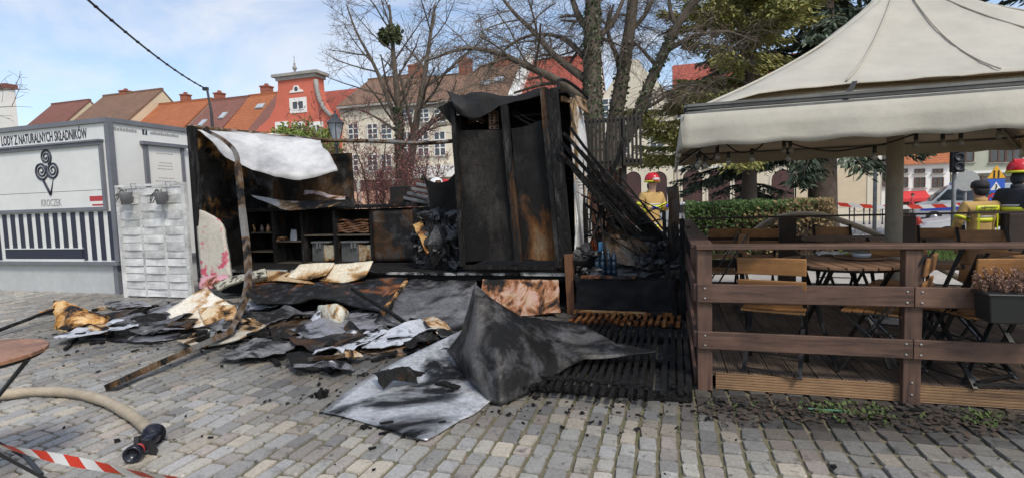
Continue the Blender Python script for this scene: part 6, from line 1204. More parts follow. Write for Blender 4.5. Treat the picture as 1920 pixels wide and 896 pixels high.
# bare tree with mistletoe
TYD = 21.0; b0 = at(755, 380, Y=TYD); b0.z = tz(0, TYD); t = thing('bare_tree', 'tall bare twin stemmed tree with two mistletoe balls', 'tree', b0); br = []
o2 = dict(step=.5, wob=.06, up=[.03, .06, .03, .0, -.04], taper=.35, levels=4, kids=[(0, 0), (7, 9), (6, 8), (5, 7)], start=[.4, .25, .2, .2], ang=[(30, 60), (25, 55), (25, 60), (25, 60)], rk=(.35, .55), lk=(.5, .78), rmin=.006)
def stem(br, pxs, r0, r1, y, o, rs, kids, lk=.45, st=.25, lev=1):
    P = cat_interp([at(a, b, Y=y+c) for a, b, c in pxs], 4); n = len(P)-1; R_ = [r0+(r1-r0)*i/n for i in range(n+1)]; br.append((P, R_, 0)); L_ = sum((P[i+1]-P[i]).length for i in range(n))
    for j in range(kids):
        q = st+(1-st)*(j+rs.random())/kids; i = min(n-1, int(n*q)); dd = (P[i+1]-P[i]).normalized(); ax = dd.orthogonal().normalized(); ax.rotate(Matrix.Rotation(rs.uniform(0, 6.283), 3, dd)); ang = rad(rs.uniform(35, 65)); grow(br, P[i], dd*math.cos(ang)+ax*math.sin(ang), R_[i]*rs.uniform(.35, .6), L_*lk*(1.15-.6*q)*rs.uniform(.7, 1.2), lev+1, o, rs)
stem(br, [(753, 380, 0), (750, 300, 0), (748, 220, 0), (742, 150, 0), (736, 80, 0), (730, 10, 0)], .24, .05, TYD, o2, rs, 12)
stem(br, [(758, 375, .2), (772, 290, .2), (782, 220, .2), (795, 150, .3), (805, 80, .4), (815, 10, .5)], .22, .05, TYD, o2, rs, 12)
stem(br, [(748, 240, 0), (725, 180, .1), (700, 120, .2), (668, 60, .4), (650, 10, .5)], .12, .03, TYD, o2, rs, 9)
stem(br, [(775, 270, .2), (805, 235, 0), (840, 215, -.2), (870, 180, -.3)], .09, .02, TYD, o2, rs, 7)
stem(br, [(748, 250, 0), (712, 225, 0), (670, 205, .2), (640, 215, .4)], .07, .015, TYD, o2, rs, 6)
tree_mesh(t, br, .03, BARK, TWIG); ivy(t, br[:2], 1300, IVY, rs, .13, 5.5, .12)
for (px, py, r_), lb in zip(((738, 66, .42), (722, 70, .30)), ('larger round mistletoe ball in the twin stemmed tree', 'smaller mistletoe ball beside the larger one in the twin stemmed tree')):
    c_ = at(px, py, Y=TYD); mt = thing('mistletoe', lb, 'mistletoe', c_); leaves(mt, 'leaf_ball', [c_+V((rs.gauss(0, 1), rs.gauss(0, 1), rs.gauss(0, 1))).normalized()*r_*rs.random()**.5 for _ in range(120)], 900, .04, .12, M('mistletoe_leaf', (.07, .095, .03), (.045, .065, .02), 4, .7), rs)
# bare branch tips at the far left
TYE = 12.0; b0 = at(-180, 380, Y=TYE); b0.z = tz(0, TYE); t = thing('bare_tree', 'bare tree reaching in with a few twigs at the left picture edge', 'tree', b0); br = []
stem(br, [(-180, 380, 0), (-175, 250, 0), (-165, 120, 0), (-160, 20, 0)], .2, .08, TYE, o2, rs, 8, .25); limb(br, [(-175, 230, 0), (-100, 190, 0), (-30, 172, 0), (50, 168, 0)], .05, .008, o, rs, 7, TYE, .22); limb(br, [(-175, 260, 0), (-100, 225, 0), (-30, 205, 0), (30, 200, 0)], .04, .007, o, rs, 6, TYE, .2); tree_mesh(t, br, .03, BARK, TWIG)
# reddish budding shrubs
RB = M('red_bud', (.27, .10, .09), (.20, .085, .07), 4, .8)
for k, (px, y_, h0, wd, lb) in enumerate(((690, 17.0, 232, 62, 'reddish budding small tree right of the street lamp'), (765, 16.5, 300, 48, 'reddish budding bush with ivy below the twin stemmed tree'), (735, 18.0, 285, 40, 'thin reddish budding bush between lamp and twin stems'))):
    b0 = at(px+8, 385, Y=y_); b0.z = tz(0, y_); top = at(px, h0, Y=y_).z; t = thing('budding_shrub', lb, 'shrub', b0); br = []; H_ = top-b0.z
    o3 = dict(step=.3, wob=.07, up=[.05, .05, .03, .02], taper=.3, levels=3, kids=[(7, 9), (6, 8), (4, 6)], start=[.15, .2, .2], ang=[(15, 45), (25, 55), (25, 60)], rk=(.4, .6), lk=(.45, .7), rmin=.005)
    for j in range(4): a_ = j*1.6; grow(br, b0+V((math.cos(a_)*.1, math.sin(a_)*.1, 0)), V((math.cos(a_)*.35, math.sin(a_)*.35, 1)), .05, H_*rs.uniform(.75, 1), 0, o3, rs)
    tree_mesh(t, br, .02, BARK2, REDT); tips = [p for pts, rr, lev in br if lev >= 2 for p in pts]; leaves(t, 'buds', tips, 1300, .03, .05, RB, rs)
    if k == 1: ivy(t, br[:4], 500, IVY, rs, .08, 3, .02)
# yellow-green bush behind the stall roof sheet
b0 = at(575, 390, Y=20); b0.z = tz(0, 20); t = thing('leafy_bush', 'yellow green leafy bush in front of the red gabled house', 'bush', b0); br = []
for j in range(5): a_ = j*1.3; grow(br, b0, V((math.cos(a_)*.45, math.sin(a_)*.3, 1)), .06, 3.6, 0, dict(o3, up=[.02, .03, .03, .03]), rs)
tree_mesh(t, br, .02, BARK2, TWIG)
cs = [at(px, py, Y=20+rs.uniform(-.9, .9)) for px, py in [(rs.gauss(558, 34), 0) for _ in range(0)]+[(lambda a_, q: (565+math.cos(a_)*70*q, 285+math.sin(a_)*52*q))(rs.uniform(0, 6.28), rs.random()**.5) for _ in range(170)]]
leaves(t, 'foliage', cs, 9000, .16, .10, M('spring_leaf', (.17, .21, .03), (.10, .15, .022), 2.5, .7), rs)
# conifers behind the canopy
def conifer(name, label, px, y_, h_top, base_py, spread, cards, mats, rs, trunk_r=.3, z_from=1.5, droop=-.25, dens=13, tuft=.16, lean=0):
    b0 = at(px, base_py, Y=y_); b0.z = tz(0, y_); t = thing(name, label, 'tree', b0); top = at(px, 0, Y=y_).z+h_top; H_ = top-b0.z
    tm = MB(); n = 14; P = [b0+V((lean*i/n, 0, H_*i/n)) for i in range(n+1)]; tm.tube(P, [trunk_r*(1-.8*i/n)*(1.25 if i == 0 else 1) for i in range(n+1)], 12); tm.build('trunk', BARK2 if mats[2] is None else mats[2], t, True)
    bm_ = MB(); lf = [MB(), MB()]; z_ = z_from
    while z_ < H_*.97:
        q = z_/H_
        for k in range(rs.randint(3, 5)):
            a_ = rs.uniform(0, 6.283); L_ = spread*(1-q)**.6*rs.uniform(.65, 1.1)+.4; d = V((math.cos(a_), math.sin(a_), rs.uniform(-.1, .25))).normalized(); p = P[0]+(P[-1]-P[0])*q; pts = [p.copy()]; m_ = 7
            for i in range(m_): d = (d+V((rs.gauss(0, .07), rs.gauss(0, .07), droop*.3+(.12 if i > 4 else 0)))).normalized(); p = p+d*L_/m_; pts.append(p.copy())
            bm_.tube(pts, [.045*(1-.85*i/m_)*min(1, L_/2)+.006 for i in range(m_+1)], 4, cap=False)
            for j in range(int(cards*L_)):
                i = min(m_-1, int(m_*rs.random()**.75)); f = rs.random(); c_ = pts[i]+(pts[i+1]-pts[i])*f; dd = (pts[i+1]-pts[i]).normalized(); side = dd.cross(V((0, 0, 1))).normalized()
                off = side*rs.gauss(0, .16)*(.5+L_*.18); c_ = c_+off+V((0, 0, -abs(rs.gauss(0, .10)))); u = (dd*rs.uniform(.2, 1)+off.normalized()*rs.uniform(.2, 1)+V((0, 0, rs.uniform(-.9, .1)))).normalized(); v_ = u.orthogonal().normalized(); v_.rotate(Matrix.Rotation(rs.uniform(0, 6.28), 3, u)); s_ = tuft*rs.uniform(.6, 1.3)
                lf[0 if rs.random() < .62 else 1].add([c_-u*s_*.5, c_+v_*s_*.16, c_+u*s_*.6, c_-v_*s_*.16], [(0, 1, 2, 3)])
        z_ += rs.uniform(.22, .42)*dens/13
    bm_.build('branches', BARK2, t, True); lf[0].build('needles', mats[0], t); lf[1].build('needles', mats[1], t); return t
SP1 = M('spruce_dark', (.035, .055, .03), (.022, .038, .02), 2, .7); SP2 = M('spruce_grey', (.15, .19, .125), (.10, .135, .09), 2, .7); YW1 = M('yew_olive', (.30, .30, .085), (.20, .22, .065), 1.2, .7); YW2 = M('yew_yellow', (.38, .34, .10), (.27, .26, .075), 1.2, .7); PBK = M('spruce_bark', (.14, .105, .085), (.09, .065, .05), 7, .95, bmp=.8, bs=22)
conifer('spruce_tree', 'big spruce with thick scaly trunk behind the terrace canopy', 1542, 17.5, 6, 378, 3.2, 150, (SP1, SP2, PBK), rs, .42, 3.0, -.30, 14, .20)
conifer('spruce_tree', 'spruce with thin dark trunk left of the thick trunked one', 1404, 18.5, 1.0, 378, 2.6, 120, (SP1, SP2, None), rs, .20, 1.6, -.30, 12, .17)
conifer('olive_conifer', 'olive yellow loose conifer standing left of the canopy peak', 1405, 15.0, 2.5, 380, 3.7, 330, (YW1, YW2, None), rs, .22, 2.6, -.05, 12, .14)
conifer('spruce_tree', 'grey green spruce reaching over the street at far right', 1985, 21.0, 9, 380, 6.0, 110, (SP2, SP1, PBK), rs, .4, 4.2, -.3, 17, .24)
# clipped hedge
HYY = 12.2
x0, x1 = at(1286, 400, Y=HYY).x, at(1572, 400, Y=HYY).x; zt = at(1430, 376, Y=HYY).z
hd = thing('garden_hedge', 'clipped green hedge turning brown towards its right end', 'hedge', ((x0+x1)/2, HYY+.4, tz(0, HYY)))
hg, hb, hs2 = MB(), MB(), MB()
for k in range(15000):
    q = rs.random(); x_ = x0+(x1-x0)*q; y_ = HYY+rs.uniform(0, .95); z_ = tz(0, HYY)+(zt-tz(0, HYY)+.05*noise.noise(V((x_*2, y_*2, 3))))*rs.random()**.6
    if .30 < (z_-tz(0, HYY)) < .85 and rs.random() < .35: continue
    u = V((rs.gauss(0, 1), rs.gauss(0, 1), rs.gauss(0, 1))).normalized(); v_ = u.orthogonal(); s_ = rs.uniform(.03, .07); c_ = V((x_, y_, z_)); brown = q+rs.gauss(0, .12)-.25*(z_ > zt-.22) > .5
    (hb if brown else hg).add([c_-u*s_*.7, c_+v_*s_*.4, c_+u*s_*.7, c_-v_*s_*.4], [(0, 1, 2, 3)])
for k in range(900):
    x_ = x0+(x1-x0)*rs.random(); y_ = HYY+rs.uniform(.1, .85); p = V((x_, y_, tz(0, HYY))); e = p+V((rs.gauss(0, .15), rs.gauss(0, .1), (zt-p.z)*rs.uniform(.6, 1))); hs2.tube([p, (p+e)/2+V((rs.gauss(0, .04), 0, 0)), e], [.009, .007, .004], 3, cap=False)
hs2.build('stems', M('hedge_stem', (.16, .11, .07), (.11, .075, .05), 3, .9), hd); hg.build('green_leaves', M('hedge_green', (.065, .12, .022), (.04, .08, .016), 2, .7), hd); hb.build('brown_leaves', M('hedge_brown', (.23, .155, .065), (.16, .12, .05), 2, .8), hd)
# bare straw-coloured shrubs by the lawn
b0 = at(1555, 440, Y=11.2); b0.z = tz(0, 11.2); t = thing('straw_shrub', 'dry straw coloured shrub at the right end of the hedge', 'shrub', b0); br = []
for j in range(26): a_ = rs.uniform(0, 6.28); grow(br, b0+V((math.cos(a_)*.25, math.sin(a_)*.2, 0)), V((math.cos(a_)*.5, math.sin(a_)*.4, 1)), .012, rs.uniform(.5, .95), 1, dict(o3, levels=2, rmin=.003, kids=[(3, 4), (4, 6), (0, 0)]), rs)
tree_mesh(t, br, .02, MC['hedge_stem'], MC['hedge_stem'])
# weeds and moss along the terrace front
wd = MB()
for k in range(210):
    px = rs.choice([rs.uniform(1330, 1920), rs.gauss(1830, 30), rs.gauss(1640, 20), rs.gauss(1560, 25)]); c_ = at(px, rs.gauss(757+(px-1330)*.055, 9), z=.0)
    if c_.y > 3.9: c_.y = 3.9-rs.random()*.2
    for j in range(4): a_ = rs.uniform(0, 6.28); d = V((math.cos(a_), math.sin(a_), rs.uniform(.3, 1.2))).normalized(); s_ = rs.uniform(.012, .035); v_ = d.cross(V((0, 0, 1))).normalized()*s_*.35; p = V((c_.x, c_.y, .003)); wd.add([p, p+d*s_*.6+v_, p+d*s_*1.2, p+d*s_*.6-v_], [(0, 1, 2, 3)])
o = wd.build('weeds', M('weed_green', (.075, .115, .022), (.05, .075, .018), 5, .8)); o['kind'] = 'stuff'; tag(o, 'small green weeds growing along the terrace front', 'weeds')
ms = MB()
for k in range(650):
    px = rs.uniform(1310, 1930); c_ = at(px, rs.gauss(765+(px-1330)*.05, 14), z=0)
    if c_.y > 3.92: continue
    s_ = rs.uniform(.005, .022); a_ = rs.uniform(0, 6.28); u = V((math.cos(a_), math.sin(a_), rs.uniform(-.2, .3)))*s_; v_ = V((-math.sin(a_), math.cos(a_), rs.uniform(-.2, .3)))*s_*.6; ms.card(V((c_.x, c_.y, .012+rs.uniform(0, .008))), u, v_)
o = ms.build('leaf_litter', M('litter', (.07, .045, .03), (.03, .024, .02), 3, .85)); o['kind'] = 'stuff'; tag(o, 'dark wet leaf litter in front of the terrace', 'litter')
mb = MB(); a, b = at(1515, 765, z=.015), at(1585, 770, z=.015); mb.bar(a, b, .012, .006); tag(mb.build('green_strip', flat('mint', (.10, .24, .16), .5)), 'thin mint green plastic strip on the ground before the terrace', 'strip')
# ------------------------------------------------------------ people
def skin_mesh(verts, edges, radii, sub=2):
    me = bpy.data.meshes.new('sk'); me.from_pydata([tuple(v_) for v_ in verts], edges, []); o_ = bpy.data.objects.new('sk', me); COL.objects.link(o_)
    o_.modifiers.new('s', 'SKIN').use_smooth_shade = True; sv = me.skin_vertices[0].data if me.skin_vertices else None
    if sv is None: raise RuntimeError('skin layer')
    for i, r_ in enumerate(radii): sv[i].radius = r_ if hasattr(r_, '__len__') else (r_, r_)
    sv[0].use_root = True; md = o_.modifiers.new('u', 'SUBSURF'); md.levels = sub; md.render_levels = sub
    dg = bpy.context.evaluated_depsgraph_get(); out_ = bpy.data.meshes.new_from_object(o_.evaluated_get(dg)); mb = MB(); mb.add([v_.co.copy() for v_ in out_.vertices], [tuple(f.vertices) for f in out_.polygons])
    bpy.data.objects.remove(o_); bpy.data.meshes.remove(me); bpy.data.meshes.remove(out_); return mb
SKIN = M('skin_tone', (.50, .30, .21), (.44, .26, .18), 6, .55, dirt=0); TAN = M('turnout_tan', (.52, .34, .12), (.42, .27, .10), 5, .85, dirt=.15); NAVY = M('turnout_navy', (.022, .024, .032), (.035, .037, .045), 5, .8, dirt=.1)
HIV = flat('reflective_yellow', (.62, .66, .03), .5); SIL = flat('reflective_silver', (.45, .45, .44), .35); REDH = M('helmet_red', (.55, .015, .02), (.48, .012, .018), 2, .22, dirt=.05); HWH = flat('helmet_white', (.72, .72, .70), .25); BLKC = flat('black_cloth', (.018, .018, .02), .8); BLG = flat('blue_glove', (.03, .05, .42), .5)
def person(label, loc, rz, hgt, J, top, bot, gloves=None, helmet=None, cap=None, stripes=True, hair=None, backpanel=False, seed=0):
    """J: joint positions for a 1.8 m figure facing -y; keys elbow/wrist/knee/ankle for L and R"""
    s = hgt/1.8; t = thing('person', label, 'person', loc, rz, None, True)
    S = lambda p: V(p)*s
    hip = {k: S((.10*k, 0, .93)) for k in (-1, 1)}; sh = {k: S((.20*k, .0, 1.45)) for k in (-1, 1)}
    pel, sp, ch, nk, hd_ = S((0, 0, .98)), S((0, .01, 1.16)), S((0, 0, 1.38)), S((0, -.005, 1.52)), S((0, -.02, 1.60))
    el = {k: S(J['el'][k]) for k in (-1, 1)}; wr = {k: S(J['wr'][k]) for k in (-1, 1)}; kn = {k: S(J.get('kn', {-1: (-.11, -.03, .50), 1: (.11, -.03, .50)})[k]) for k in (-1, 1)}; an = {k: S(J.get('an', {-1: (-.12, .02, .09), 1: (.12, .02, .09)})[k]) for k in (-1, 1)}
    to = {k: an[k]+S((.02*k, -.15, -.05)) for k in (-1, 1)}
    # body: one continuous skin from pelvis to head, hands and feet
    vs_ = [pel, sp, ch, nk, hd_, hd_+S((0, -.015, .10)), hd_+S((0, -.005, .19))]; rr = [.12*s, .11*s, .13*s, .055*s, .075*s, .088*s, .06*s]; ed = [(0, 1), (1, 2), (2, 3), (3, 4), (4, 5), (5, 6)]
    for k in (-1, 1):
        b = len(vs_); hv = (wr[k]-el[k]).normalized()*.08*s; vs_ += [sh[k], el[k], wr[k], wr[k]+hv]; rr += [.055*s, .042*s, .028*s, .034*s]; ed += [(2, b), (b, b+1), (b+1, b+2), (b+2, b+3)]
        b = len(vs_); vs_ += [hip[k], kn[k], an[k], to[k]]; rr += [.08*s, .058*s, .042*s, .035*s]; ed += [(0, b), (b, b+1), (b+1, b+2), (b+2, b+3)]
    bd = skin_mesh(vs_, ed, rr).build('body', SKIN, t, True)
    H = hd_+S((0, -.015, .10)); f = MB(); f.ball(H+S((0, -.092, .0)), (.013*s, .02*s, .022*s), 8, 6); f.build('nose', SKIN, t, True)
    for k in (-1, 1): f = MB(); f.ball(H+S((.032*k, -.078, .022)), .011*s, 8, 6); f.build('eye', BLKC, t, True); f = MB(); f.ball(H+S((.09*k, .0, .0)), (.012*s, .022*s, .03*s), 8, 6); f.build('ear', SKIN, t, True)
    f = MB(); f.ball(H+S((0, -.078, -.045)), (.024*s, .01*s, .006*s), 8, 5); f.build('mouth', flat('lips', (.32, .12, .10), .5), t, True)
    if hair: f = MB(); f.ball(H+S((0, .02, .035)), (.1*s, .105*s, .1*s), 12, 8); f.build('hair', hair, t, True)
    # jacket and trousers over it
    hem = S((0, .005, .80)); vs_ = [pel, sp, ch, S((0, 0, 1.50)), hem]; rr = [(.19*s, .145*s), (.175*s, .14*s), (.185*s, .145*s), (.085*s, .085*s), (.205*s, .155*s)]; ed = [(0, 1), (1, 2), (2, 3), (0, 4)]
    for k in (-1, 1): b = len(vs_); mid = (sh[k]+el[k])/2; vs_ += [sh[k], el[k], wr[k]+(el[k]-wr[k])*.08]; rr += [.088*s, .070*s, .056*s]; ed += [(2, b), (b, b+1), (b+1, b+2)]
    jk = skin_mesh(vs_, ed, rr); jm = jk.build('jacket', top, t, True)
    vs_ = [S((0, 0, .92))]; rr = [.15*s]; ed = []
    for k in (-1, 1): b = len(vs_); vs_ += [hip[k]-S((0, 0, .08)), kn[k], an[k]+S((0, 0, .08))]; rr += [.115*s, .088*s, .082*s]; ed += [(0, b), (b, b+1), (b+1, b+2)]
    tr_ = skin_mesh(vs_, ed, rr).build('trousers', bot, t, True)
    for k in (-1, 1):
        f = MB(); q = an[k]; f.ball(q+S((.01*k, -.06, -.04)), (.055*s, .15*s, .055*s), 10, 6); f.tube([q-S((0, 0, .03)), q+S((0, 0, .12))], [.062*s, .06*s], 10); f.build('boot', BLKC, t, True)
    def ring(c_, d, rx, ry, h, m, par, nm):
        d = d.normalized(); R = d.to_track_quat('Z', 'X').to_matrix() if abs(d.z) < .95 else Matrix.Identity(3); f = MB(); f.lathe([(1, -h/2), (1.02, -h/2), (1.02, h/2), (1, h/2)], V((0, 0, 0)), 20); f.v = [tuple(vfix(c_)+R @ V((p[0]*rx, p[1]*ry, p[2]))) for p in f.v]; f.build(nm, m, par, True)
    def ext_at(zz):
        P_ = [abs(p[1]) for p in jk.v if abs(p[2]-zz*s) < .035*s and abs(p[0]) < .09*s and abs(p[1]) < .16*s]; r_ = (max(P_) if P_ else .125*s)+.006; X_ = [abs(p[0]) for p in jk.v if abs(p[2]-zz*s) < .035*s and abs(p[1]) < .05*s and abs(p[0]) < .20*s]; return (max(X_) if X_ else r_*1.3)+.005, r_
    if stripes:
        for zz, hh, m_, k_ in ((.86, .07, HIV, 1), (.915, .035, SIL, 1), (1.235, .06, HIV, 1), (1.285, .03, SIL, 1)): ring(S((0, .005, zz)), V((0, 0, 1)), *ext_at(zz), hh*s, m_, jm, 'stripe')
        for k in (-1, 1):
            d = wr[k]-el[k]; ring(el[k]+d*.55, d, .060*s, .060*s, .05*s, HIV, jm, 'stripe'); d = el[k]-sh[k]; ring(sh[k]+d*.62, d, .074*s, .074*s, .045*s, HIV, jm, 'stripe')
            d = an[k]-kn[k]; ring(kn[k]+d*.45, d, .084*s, .084*s, .06*s, HIV, tr_, 'stripe'); ring(kn[k]+d*.62, d, .082*s, .082*s, .03*s, SIL, tr_, 'stripe')
    if backpanel:
        f = MB(); P = [[S((-.155+.31*i/8, .165+.035*math.cos((i-4)/4*1.2)-.03, 1.345+.105*j)) for i in range(9)] for j in (0, 1)]; f.grid(P[::-1], .006); pn = f.build('back_panel', HIV, jm, True)
        for tx_, zz in (('PAŃSTWOWA', 1.405), ('STRAŻ POŻARNA', 1.36)): g_ = text_mb(tx_, .042*s, S((0, .176, zz)), (-1, 0, 0), (0, 0, 1), .82, 'CENTER', .0008); g_.build('lettering', BLKC, pn)
        for k in (-1, 1): f = MB(); f.grid([[S((k*(.115+.02*i), .172-.01*i, .95+.38*j)) for i in (0, 1)] for j in (0, 1)][::(1 if k < 0 else -1)], .006); f.build('stripe', HIV, jm)
    f = MB(); f.lathe([(.085, 1.46), (.082, 1.53), (.074, 1.565), (.068, 1.565), (.066, 1.5)], V((0, 0, 0)), 16, None, 0, 1.05, .95); f.v = [tuple(V(p)*s) for p in f.v]; f.build('collar', top, jm, True)
    # hands with five fingers
    for k in (-1, 1):
        d = (wr[k]-el[k]).normalized(); c_ = wr[k]+d*.05*s; sd_ = V((1, 0, 0)) if abs(d.x) < .8 else V((0, 0, 1)); sd_ = (sd_-d*sd_.dot(d)).normalized(); up = d.cross(sd_); f = MB(); f.ball(c_, (.036*s, .036*s, .036*s), 10, 7)
        for j in range(4): b0_ = c_+d*.03*s+sd_*(.024-.016*j)*s; ln = (.055, .065, .06, .048)[j]*s; f.tube([b0_, b0_+d*ln*.5, b0_+d*ln*.8-up*ln*.35, b0_+d*ln*.75-up*ln*.7], [.011*s, .0105*s, .010*s, .007*s], 6)
        b0_ = c_+sd_*.03*s; f.tube([b0_, b0_+sd_*.025*s+d*.015*s, b0_+sd_*.028*s+d*.045*s-up*.01*s], [.012*s, .011*s, .008*s], 6); f.build('glove' if gloves else 'hand', gloves or SKIN, t, True)
    if helmet:
        hc = H+S((0, .012, .045)); f = MB(); f.lathe([(.128, -.03), (.133, .0), (.130, .05), (.108, .10), (.065, .135), (.001, .146)], V((0, 0, 0)), 20, None, 0, 1, 1.18); f.v = [tuple(hc+V(p)*s) for p in f.v]; ho = f.build('helmet', helmet, t, True)
        f = MB(); f.ext([hc+S(p) for p in ((-.1, -.10, -.005), (-.06, -.165, -.02), (0, -.19, -.025), (.06, -.165, -.02), (.1, -.10, -.005))], S((0, .0, .018))); f.build('brim', helmet, ho); f = MB(); f.box(hc+S((0, 0, .125)), S((.03, .24, .045))); f.build('comb', helmet, ho, False, .01)
        f = MB(); f.lathe([(.136, -.035), (.14, -.035), (.14, -.005), (.136, -.005)], V((0, 0, 0)), 20, None, 0, 1, 1.18); f.v = [tuple(hc+V(p)*s) for p in f.v]; f.build('band', HIV if helmet is REDH else BLKC, ho, True)
        f = MB(); f.ball(hc+S((0, -.118, .012)), (.085*s, .05*s, .045*s), 12, 8); f.build('visor', SIL, ho, True)
        f = MB(); f.ball(H+S((0, .045, -.06)), (.085*s, .07*s, .10*s), 10, 7); f.build('neck_flap', NAVY, ho, True)
    if cap: f = MB(); f.lathe([(.108, -.01), (.112, .03), (.10, .08), (.06, .11), (.001, .115)], V((0, 0, 0)), 16, None, 0, 1, 1.1); f.v = [tuple(H+S((0, .012, .02))+V(p)*s) for p in f.v]; co = f.build('cap', cap, t, True); f = MB(); f.ball(H+S((0, .05, -.02)), (.10*s, .075*s, .10*s), 12, 8); f.build('hair', BLKC, t, True)
    return t
REST = dict(el={-1: (-.29, .03, 1.17), 1: (.29, .03, 1.17)}, wr={-1: (-.28, -.06, .93), 1: (.28, -.06, .93)})
def feet(px, Y): q = at(px, 400, Y=Y); return (q.x, Y, tz(q.x, Y))
person('firefighter in tan turnout coat and red helmet with blue gloves walking behind the burnt stall', feet(1222, 10.4), rad(38), 1.80, dict(el={-1: (-.30, .0, 1.19), 1: (.29, .0, 1.18)}, wr={-1: (-.18, -.25, 1.22), 1: (.16, -.26, 1.24)}, kn={-1: (-.10, -.14, .52), 1: (.11, .0, .49)}, an={-1: (-.11, -.06, .10), 1: (.11, .16, .11)}), TAN, TAN, BLG, REDH)
person('firefighter in tan coat with yellow back panel and dark cap, seen from behind', feet(1838, 8.9), rad(188), 1.66, dict(el={-1: (-.30, -.02, 1.18), 1: (.30, -.02, 1.18)}, wr={-1: (-.17, -.24, 1.10), 1: (.17, -.24, 1.10)}), TAN, TAN, None, None, BLKC, True, None, True)
person('firefighter in dark uniform and red helmet at the right picture edge', feet(1908, 8.8), rad(115), 1.86, dict(el={-1: (-.29, .03, 1.17), 1: (.29, .03, 1.17)}, wr={-1: (-.2, -.2, 1.02), 1: (.2, -.2, 1.02)}), NAVY, NAVY, BLKC, REDH)
person('firefighter with white helmet showing above the jagged black panel', feet(821, 9.8), rad(10), 1.86, REST, NAVY, NAVY, BLKC, HWH)
person('firefighter with red helmet half hidden beside the charred cabinet', feet(843, 10.3), rad(-30), 1.84, REST, TAN, TAN, BLKC, REDH)
person('far pedestrian in red jacket and dark skirt across the street', feet(1710, 40), rad(70), 1.7, REST, flat('red_jacket', (.5, .04, .05), .8), BLKC, None, None, None, False, flat('dark_hair', (.03, .02, .015), .8))
person('distant pedestrian in pale blue top by the shops of the red house', feet(603, 26), rad(60), 1.75, REST, flat('pale_top', (.5, .52, .58), .8), flat('denim', (.06, .08, .14), .8), None, None, None, False, flat('dark_hair', (.03, .02, .015), .8))
person('distant pedestrian in lilac top below the twin stemmed tree', feet(793, 24), rad(-40), 1.72, REST, flat('lilac_top', (.42, .40, .55), .8), flat('denim', (.06, .08, .14), .8), None, None, None, False, flat('dark_hair', (.03, .02, .015), .8))
# ------------------------------------------------------------ vehicles
CGL = flat('car_glass', (.02, .024, .028), .06, spec=.7); TYR = flat('tyre', (.02, .02, .02), .85); RIM = flat('rim_alloy', (.35, .35, .36), .3, .7); LMP = flat('headlamp', (.55, .56, .58), .12); RLP = flat('rear_lamp', (.4, .02, .02), .2)
def vehicle(name, label, cat, loc, rz, L_, Wd, prof, glass_side, paint, wheels, wr_=.32, screen=None, extra=None):
    """prof: side outline (x along length, z) going round; glass_side: list of side window outlines"""
    t = thing(name, label, cat, loc, rz, None, True); h = Wd/2; n = len(prof); zs = [p[1] for p in prof]; zm = max(zs); belt = zm*.58
    def half(z): return h*(1-.16*max(0, (z-belt)/(zm-belt))) if z > belt else h*(.96+.04*min(1, z/belt*1.4))
    b = MB(); left = [V((x, -half(z), z)) for x, z in prof]; right = [V((x, half(z), z)) for x, z in prof]; b.add(left+right, [tuple(range(n)), tuple(range(2*n-1, n-1, -1))]+[(i, n+i, n+(i+1) % n, (i+1) % n) for i in range(n)]); bo = b.build('body', paint, t, False, .035)
    for s_ in (-1, 1):
        for g in glass_side:
            w_ = MB(); w_.ext([V((x, s_*(half(z)+.004), z)) for x, z in g], V((0, s_*.008, 0))); w_.build('side_window', CGL, t)
        for wx in wheels:
            w_ = MB(); R = Matrix.Rotation(rad(90), 3, 'X'); w_.lathe([(.001, -.11), (wr_*.62, -.11), (wr_*.95, -.105), (wr_, -.06), (wr_, .06), (wr_*.95, .105), (wr_*.62, .11), (.001, .11)], (wx, s_*(h-.10), wr_), 20, R); wo = w_.build('wheel', TYR, t, True)
            w_ = MB(); w_.lathe([(.001, .02), (wr_*.2, .03), (wr_*.58, .012), (wr_*.6, -.0), (.001, .0)], (wx, s_*(h+.012), wr_), 16, Matrix.Rotation(rad(-90*s_), 3, 'X')); w_.build('rim', RIM, wo, True)
            w_ = MB(); w_.lathe([(wr_+.07, -.01), (wr_+.07, .006), (.001, .006)], (wx, s_*(h*.985), wr_), 18, Matrix.Rotation(rad(-90*s_), 3, 'X')); w_.build('wheel_arch', BLKC, t)
    if screen:
        for (x0, z0), (x1, z1) in screen:
            w_ = MB(); a, c_ = half(z0)*.88, half(z1)*.9; nn = V((-(z1-z0), 0, (x1-x0))).normalized()
            if nn.z < 0: nn = -nn
            w_.ext([V((x0, -a, z0))+nn*.006, V((x0, a, z0))+nn*.006, V((x1, c_, z1))+nn*.006, V((x1, -c_, z1))+nn*.006], nn*.01); w_.build('windscreen', CGL, t)
    return t
SILV = flat('silver_paint', (.42, .44, .47), .28, .4); WHP = flat('white_paint_car', (.66, .67, .68), .25); BLUP = flat('police_blue', (.02, .05, .33), .3)
VAN = [(-2.5, .35), (-2.55, 1.0), (-2.4, 2.15), (-2.2, 2.28), (.75, 2.28), (1.0, 2.2), (1.75, 1.35), (2.4, 1.12), (2.55, .85), (2.55, .35)]
q = at(1812, 380, Y=38)
vn = vehicle('police_van', 'silver police van with blue stripe and roof light behind the firefighter', 'van', (q.x, 38, tz(0, 38)-.15), rad(166), 5.1, 1.95, VAN, [[(.85, 1.38), (1.55, 1.38), (1.02, 2.02), (.85, 2.02)], [(-.55, 1.35), (.72, 1.35), (.72, 2.0), (-.55, 2.0)], [(-2.2, 1.35), (-.7, 1.35), (-.7, 2.0), (-2.15, 2.0)]], SILV, (-1.5, 1.65), .34, [((1.78, 1.4), (1.05, 2.16))])
